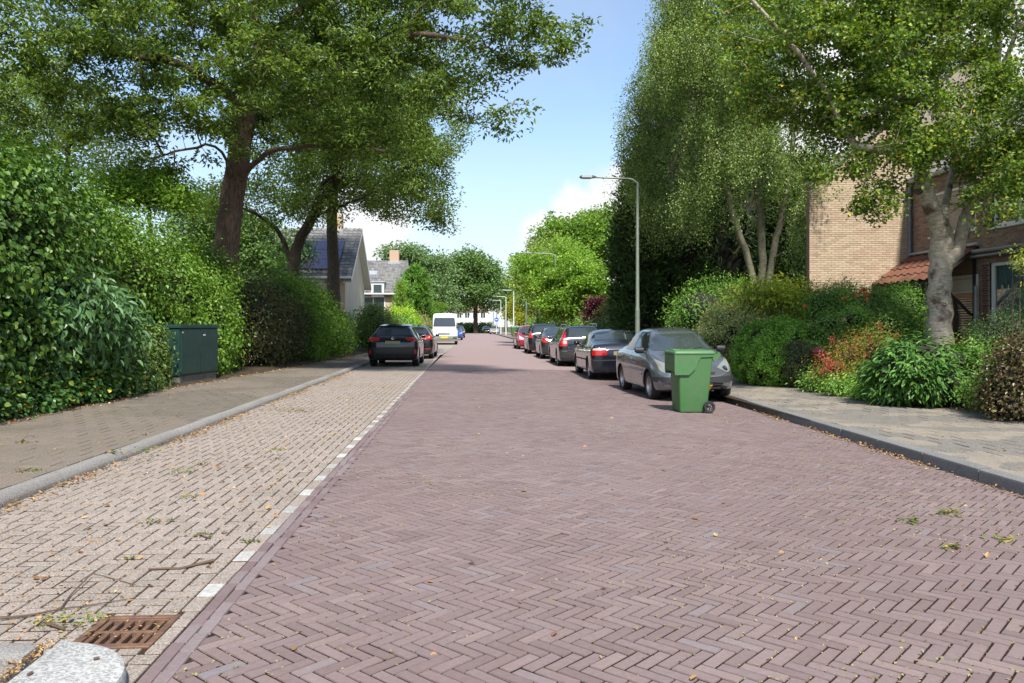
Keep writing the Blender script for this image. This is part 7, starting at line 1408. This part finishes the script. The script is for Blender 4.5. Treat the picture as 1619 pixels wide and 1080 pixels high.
# ------------------------------------------------------------------ red ornamental post, stone stump, garden stake
p = P(1294, 560, 17.0); rp = empty('ornamental_post', (float(p[0]), float(p[1]), .14), 0, 'glossy red ornamental post with rounded cap between box ball and fuchsia', 'post'); b0_ = .14
f = MB(); f.lathe([(.10, 0), (.11, .05), (.08, .10), (.075, .50), (.085, .55), (.12, .57), (.12, .62), (.09, .64)], 20); f.build('shaft', M['redpaint'], rp, smooth=40)
f = MB(); f.lathe([(.09, .64), (.145, .66), (.15, .70), (.12, .72), (.135, .75), (.12, .80), (.07, .84), (.03, .855), (.03, .87), (.001, .875)], 20); f.build('cap', M['redpaint'], rp, smooth=40)
p = G(1358, 622, .1); st_ = empty('stone_stump', (float(p[0]), float(p[1]) + .1, .09), 0, 'squat grey stone stump at the garden edge below the fuchsia', 'stone')
f = MB(); f.box(-.085, .085, -.08, .08, 0, .34, .03); o_ = f.build('stone_block', M['stonegrey'], st_)
p = G(1280, 612, .1); e = empty('wooden_stake', (float(p[0]), float(p[1]), .08), 0, 'short weathered wooden stake beside the dark ball bush', 'stake'); f = MB(); f.box(-.035, .035, -.03, .03, 0, .40, .01); f.build('stake', M['stonegrey'], e)
# ------------------------------------------------------------------ litter, moss, twigs
r_ = rr(300)
def litter(name, label, pts, size, mat, flat=.35, kind='stuff', shape='o', ratio=.6):
    pts = np.array(pts); n = len(pts); o = leaves(name, pts, np.array((0, 0, 1.)) + r_.normal(0, flat, (n, 3)), r_.normal(size=(n, 3)) * (1, 1, .25), size * r_.uniform(.5, 1.3, n), M[mat], None, shape, ratio, fold=.12); props(o, label=label, kind=kind); return o
pts = []
for _ in range(3600):                      # gutter on the left, gathered in heaps
    y = 4.6 + 22 * r_.random() ** 1.3; dens = .5 + .5 * math.sin(y * 1.9) * math.sin(y * .73 + 1)
    if r_.random() < dens: pts.append((XKL - .42 * max(0, (6.4 - y) / 2.4) ** 2 + .02 + abs(r_.normal(0, .09)), y, .012 + r_.random() * .02))
litter('fallen_leaves', 'dry orange brown leaves gathered along the left kerb', pts, .036, 'litter')
pts = []
for _ in range(2600):
    y = 5 + 19 * r_.random(); dens = .45 + .55 * math.sin(y * 2.3) * math.sin(y * .9)
    if r_.random() < dens: x = xkr(y) - .01 - abs(r_.normal(0, .06)); pts.append((x, y, float(road_z(x)) + .010 + r_.random() * .02))
litter('fallen_leaves', 'dry orange leaves gathered along the right kerb', pts, .036, 'litter')
pts = [(r_.uniform(-3.6, -1.4), 4 + 20 * r_.random() ** 1.3, .006) for _ in range(420)] + [(r_.uniform(-1.3, 4.7), 3.2 + 22 * r_.random() ** 1.5, .006) for _ in range(90)] + [(r_.uniform(-6.3, -3.95), 5 + 18 * r_.random(), .10) for _ in range(150)] + [(r_.uniform(5.2, 8), 6 + 14 * r_.random(), .084) for _ in range(120)]
litter('fallen_leaves', 'single yellow and brown leaves scattered over road and pavements', pts, .045, 'litter')
pts = [(float(hedge_x(y)) + .02 + abs(r_.normal(0, .13)), y, .105) for y in r_.uniform(6, 36, 1500)] + [(float(garden_x(y)) - abs(r_.normal(0, .10)) + .05, y, .088) for y in r_.uniform(8, 20, 500)]
litter('fallen_leaves', 'brown and yellow leaves lying along the planted edges', pts, .05, 'litter')
pts = []
for (px, py, s_) in [(285, 748, .09), (243, 828, .07), (450, 650, .14), (475, 652, .12), (295, 787, .05), (320, 735, .05), (125, 988, .10), (92, 985, .07), (325, 846, .05), (394, 858, .04), (205, 885, .03), (860, 560, .05), (450, 588, .12), (400, 600, .10)]:
    c = G(px, py)
    for _ in range(int(620 * s_)): pts.append((c[0] + r_.normal(0, s_), c[1] + r_.normal(0, s_ * .8), .008 + abs(r_.normal(0, s_ * .18))))
litter('leaf_tufts', 'small clumps of green and yellow plant litter on the parking bay', pts, .026, 'greenlitter')
pts = []
for (px, py, s_) in [(1503, 812, .05), (1495, 818, .05), (1585, 858, .05), (1512, 875, .06), (1440, 830, .05)]:
    c = G(px, py, -.03)
    for _ in range(int(420 * s_)): pts.append((c[0] + r_.normal(0, s_), c[1] + r_.normal(0, s_ * .7), float(road_z(c[0])) + .006 + abs(r_.normal(0, s_ * .15))))
for (px, py) in [(245, 708), (230, 715), (440, 712), (30, 700), (45, 745), (180, 715)]:
    c = G(px, py, .1)
    for _ in range(22): pts.append((c[0] + r_.normal(0, .07), c[1] + r_.normal(0, .05), .108))
litter('green_tufts', 'small green weeds on the right of the road and the left pavement', pts, .04, 'greenlitter')
pts = [(-1.81 + r_.normal(0, .018), 2.9 + .7 * r_.random(), .072 + r_.random() * .02) for _ in range(300)] + [(-1.84 - r_.random() * .9, 3.375 + r_.normal(0, .012), .07 + r_.random() * .012) for _ in range(150)]
litter('joint_litter', 'moss and dead leaf scraps in the gap beside the rounded concrete nose', pts, .015, 'litter')
# moss and seed flakes lying in the brick joints
n = 60000; ix = r_.integers(0, len(ROAD_C), n); A_ = ROAD_C[ix]; U_ = ROAD_U[ix]; V_ = ROAD_V[ix]; side = r_.random(n) < .7
u = np.where(side, r_.uniform(-.5, .5, n) * .20, np.sign(r_.normal(size=n)) * .103); v = np.where(side, np.sign(r_.normal(size=n)) * .0345, r_.uniform(-.5, .5, n) * .065)
p = A_ + U_ * u[:, None] + V_ * v[:, None]; p[:, 2] += .0005
dn = .5 + .5 * np.sin(p[:, 0] * 1.9 + 2 * np.sin(p[:, 1] * .8)) * np.sin(p[:, 1] * 1.5 + p[:, 0] * .5) + np.clip((p[:, 0] - 1) * .10, -.25, .4) + np.clip((7 - p[:, 1]) * .06, -.5, .3); keep = (r_.random(n) < np.clip(dn, 0, 2) ** 2 * .85) & (p[:, 1] < 17)
litter('joint_moss', 'yellow green moss and seed flakes in the joints of the red road bricks', p[keep], .017, 'moss', .5, shape='r', ratio=.7)
n = 9000; p = np.column_stack([XB - .1 - r_.random(n) * 2.3, 3.8 + 16 * r_.random(n) ** 1.3, np.full(n, .003)]); litter('grit', 'brown grit and seed scraps strewn on the pale bay stones', p[r_.random(n) < .8], .016, 'litter', .3, shape='r', ratio=.8)
def twig(label, pts, r0, r1, name='fallen_twig'):
    b = np.array(pts[0]); f = MB(); f.tube([np.array(p) - b for p in pts], list(np.linspace(r0, r1, len(pts))), 6); o = f.build(name, M['twig'], None); o.location = tuple(b); props(o, label, 'twig')
g = lambda a, b_, z=.012: tuple(G(a, b_, z))
twig('dark curved stick lying near the white marking stones', [g(235, 900), g(262, 899), g(285, 899), g(310, 893), g(338, 886, .02)], .006, .010)
twig('long thin bent twig rising to a point on the bay stones', [g(0, 978), g(50, 972), g(95, 963), g(112, 940), g(145, 907, .03)], .006, .0035)
twig('fine twig running down from the bent twig tip', [g(145, 907, .03), g(165, 911), g(190, 918), g(215, 925)], .003, .002)
twig('thin reddish twig above the drain grate', [g(100, 962), g(135, 958), g(170, 952), g(215, 945)], .004, .002)
twig('short dark twig beside the yellow leaves left of the grate', [g(75, 986), g(88, 990), g(102, 995)], .009, .007)
twig('tiny dark twig lying on the concrete nose', [g(148, 1042, .092), g(157, 1040, .092)], .006, .006)
twig('small dark scrap of bark on the left of the nose', [g(44, 1067, .092), g(51, 1063, .092)], .006, .006)
twig('short brown twig among the leaves beside the dark stick', [g(316, 846), g(325, 849), g(333, 851)], .006, .005)
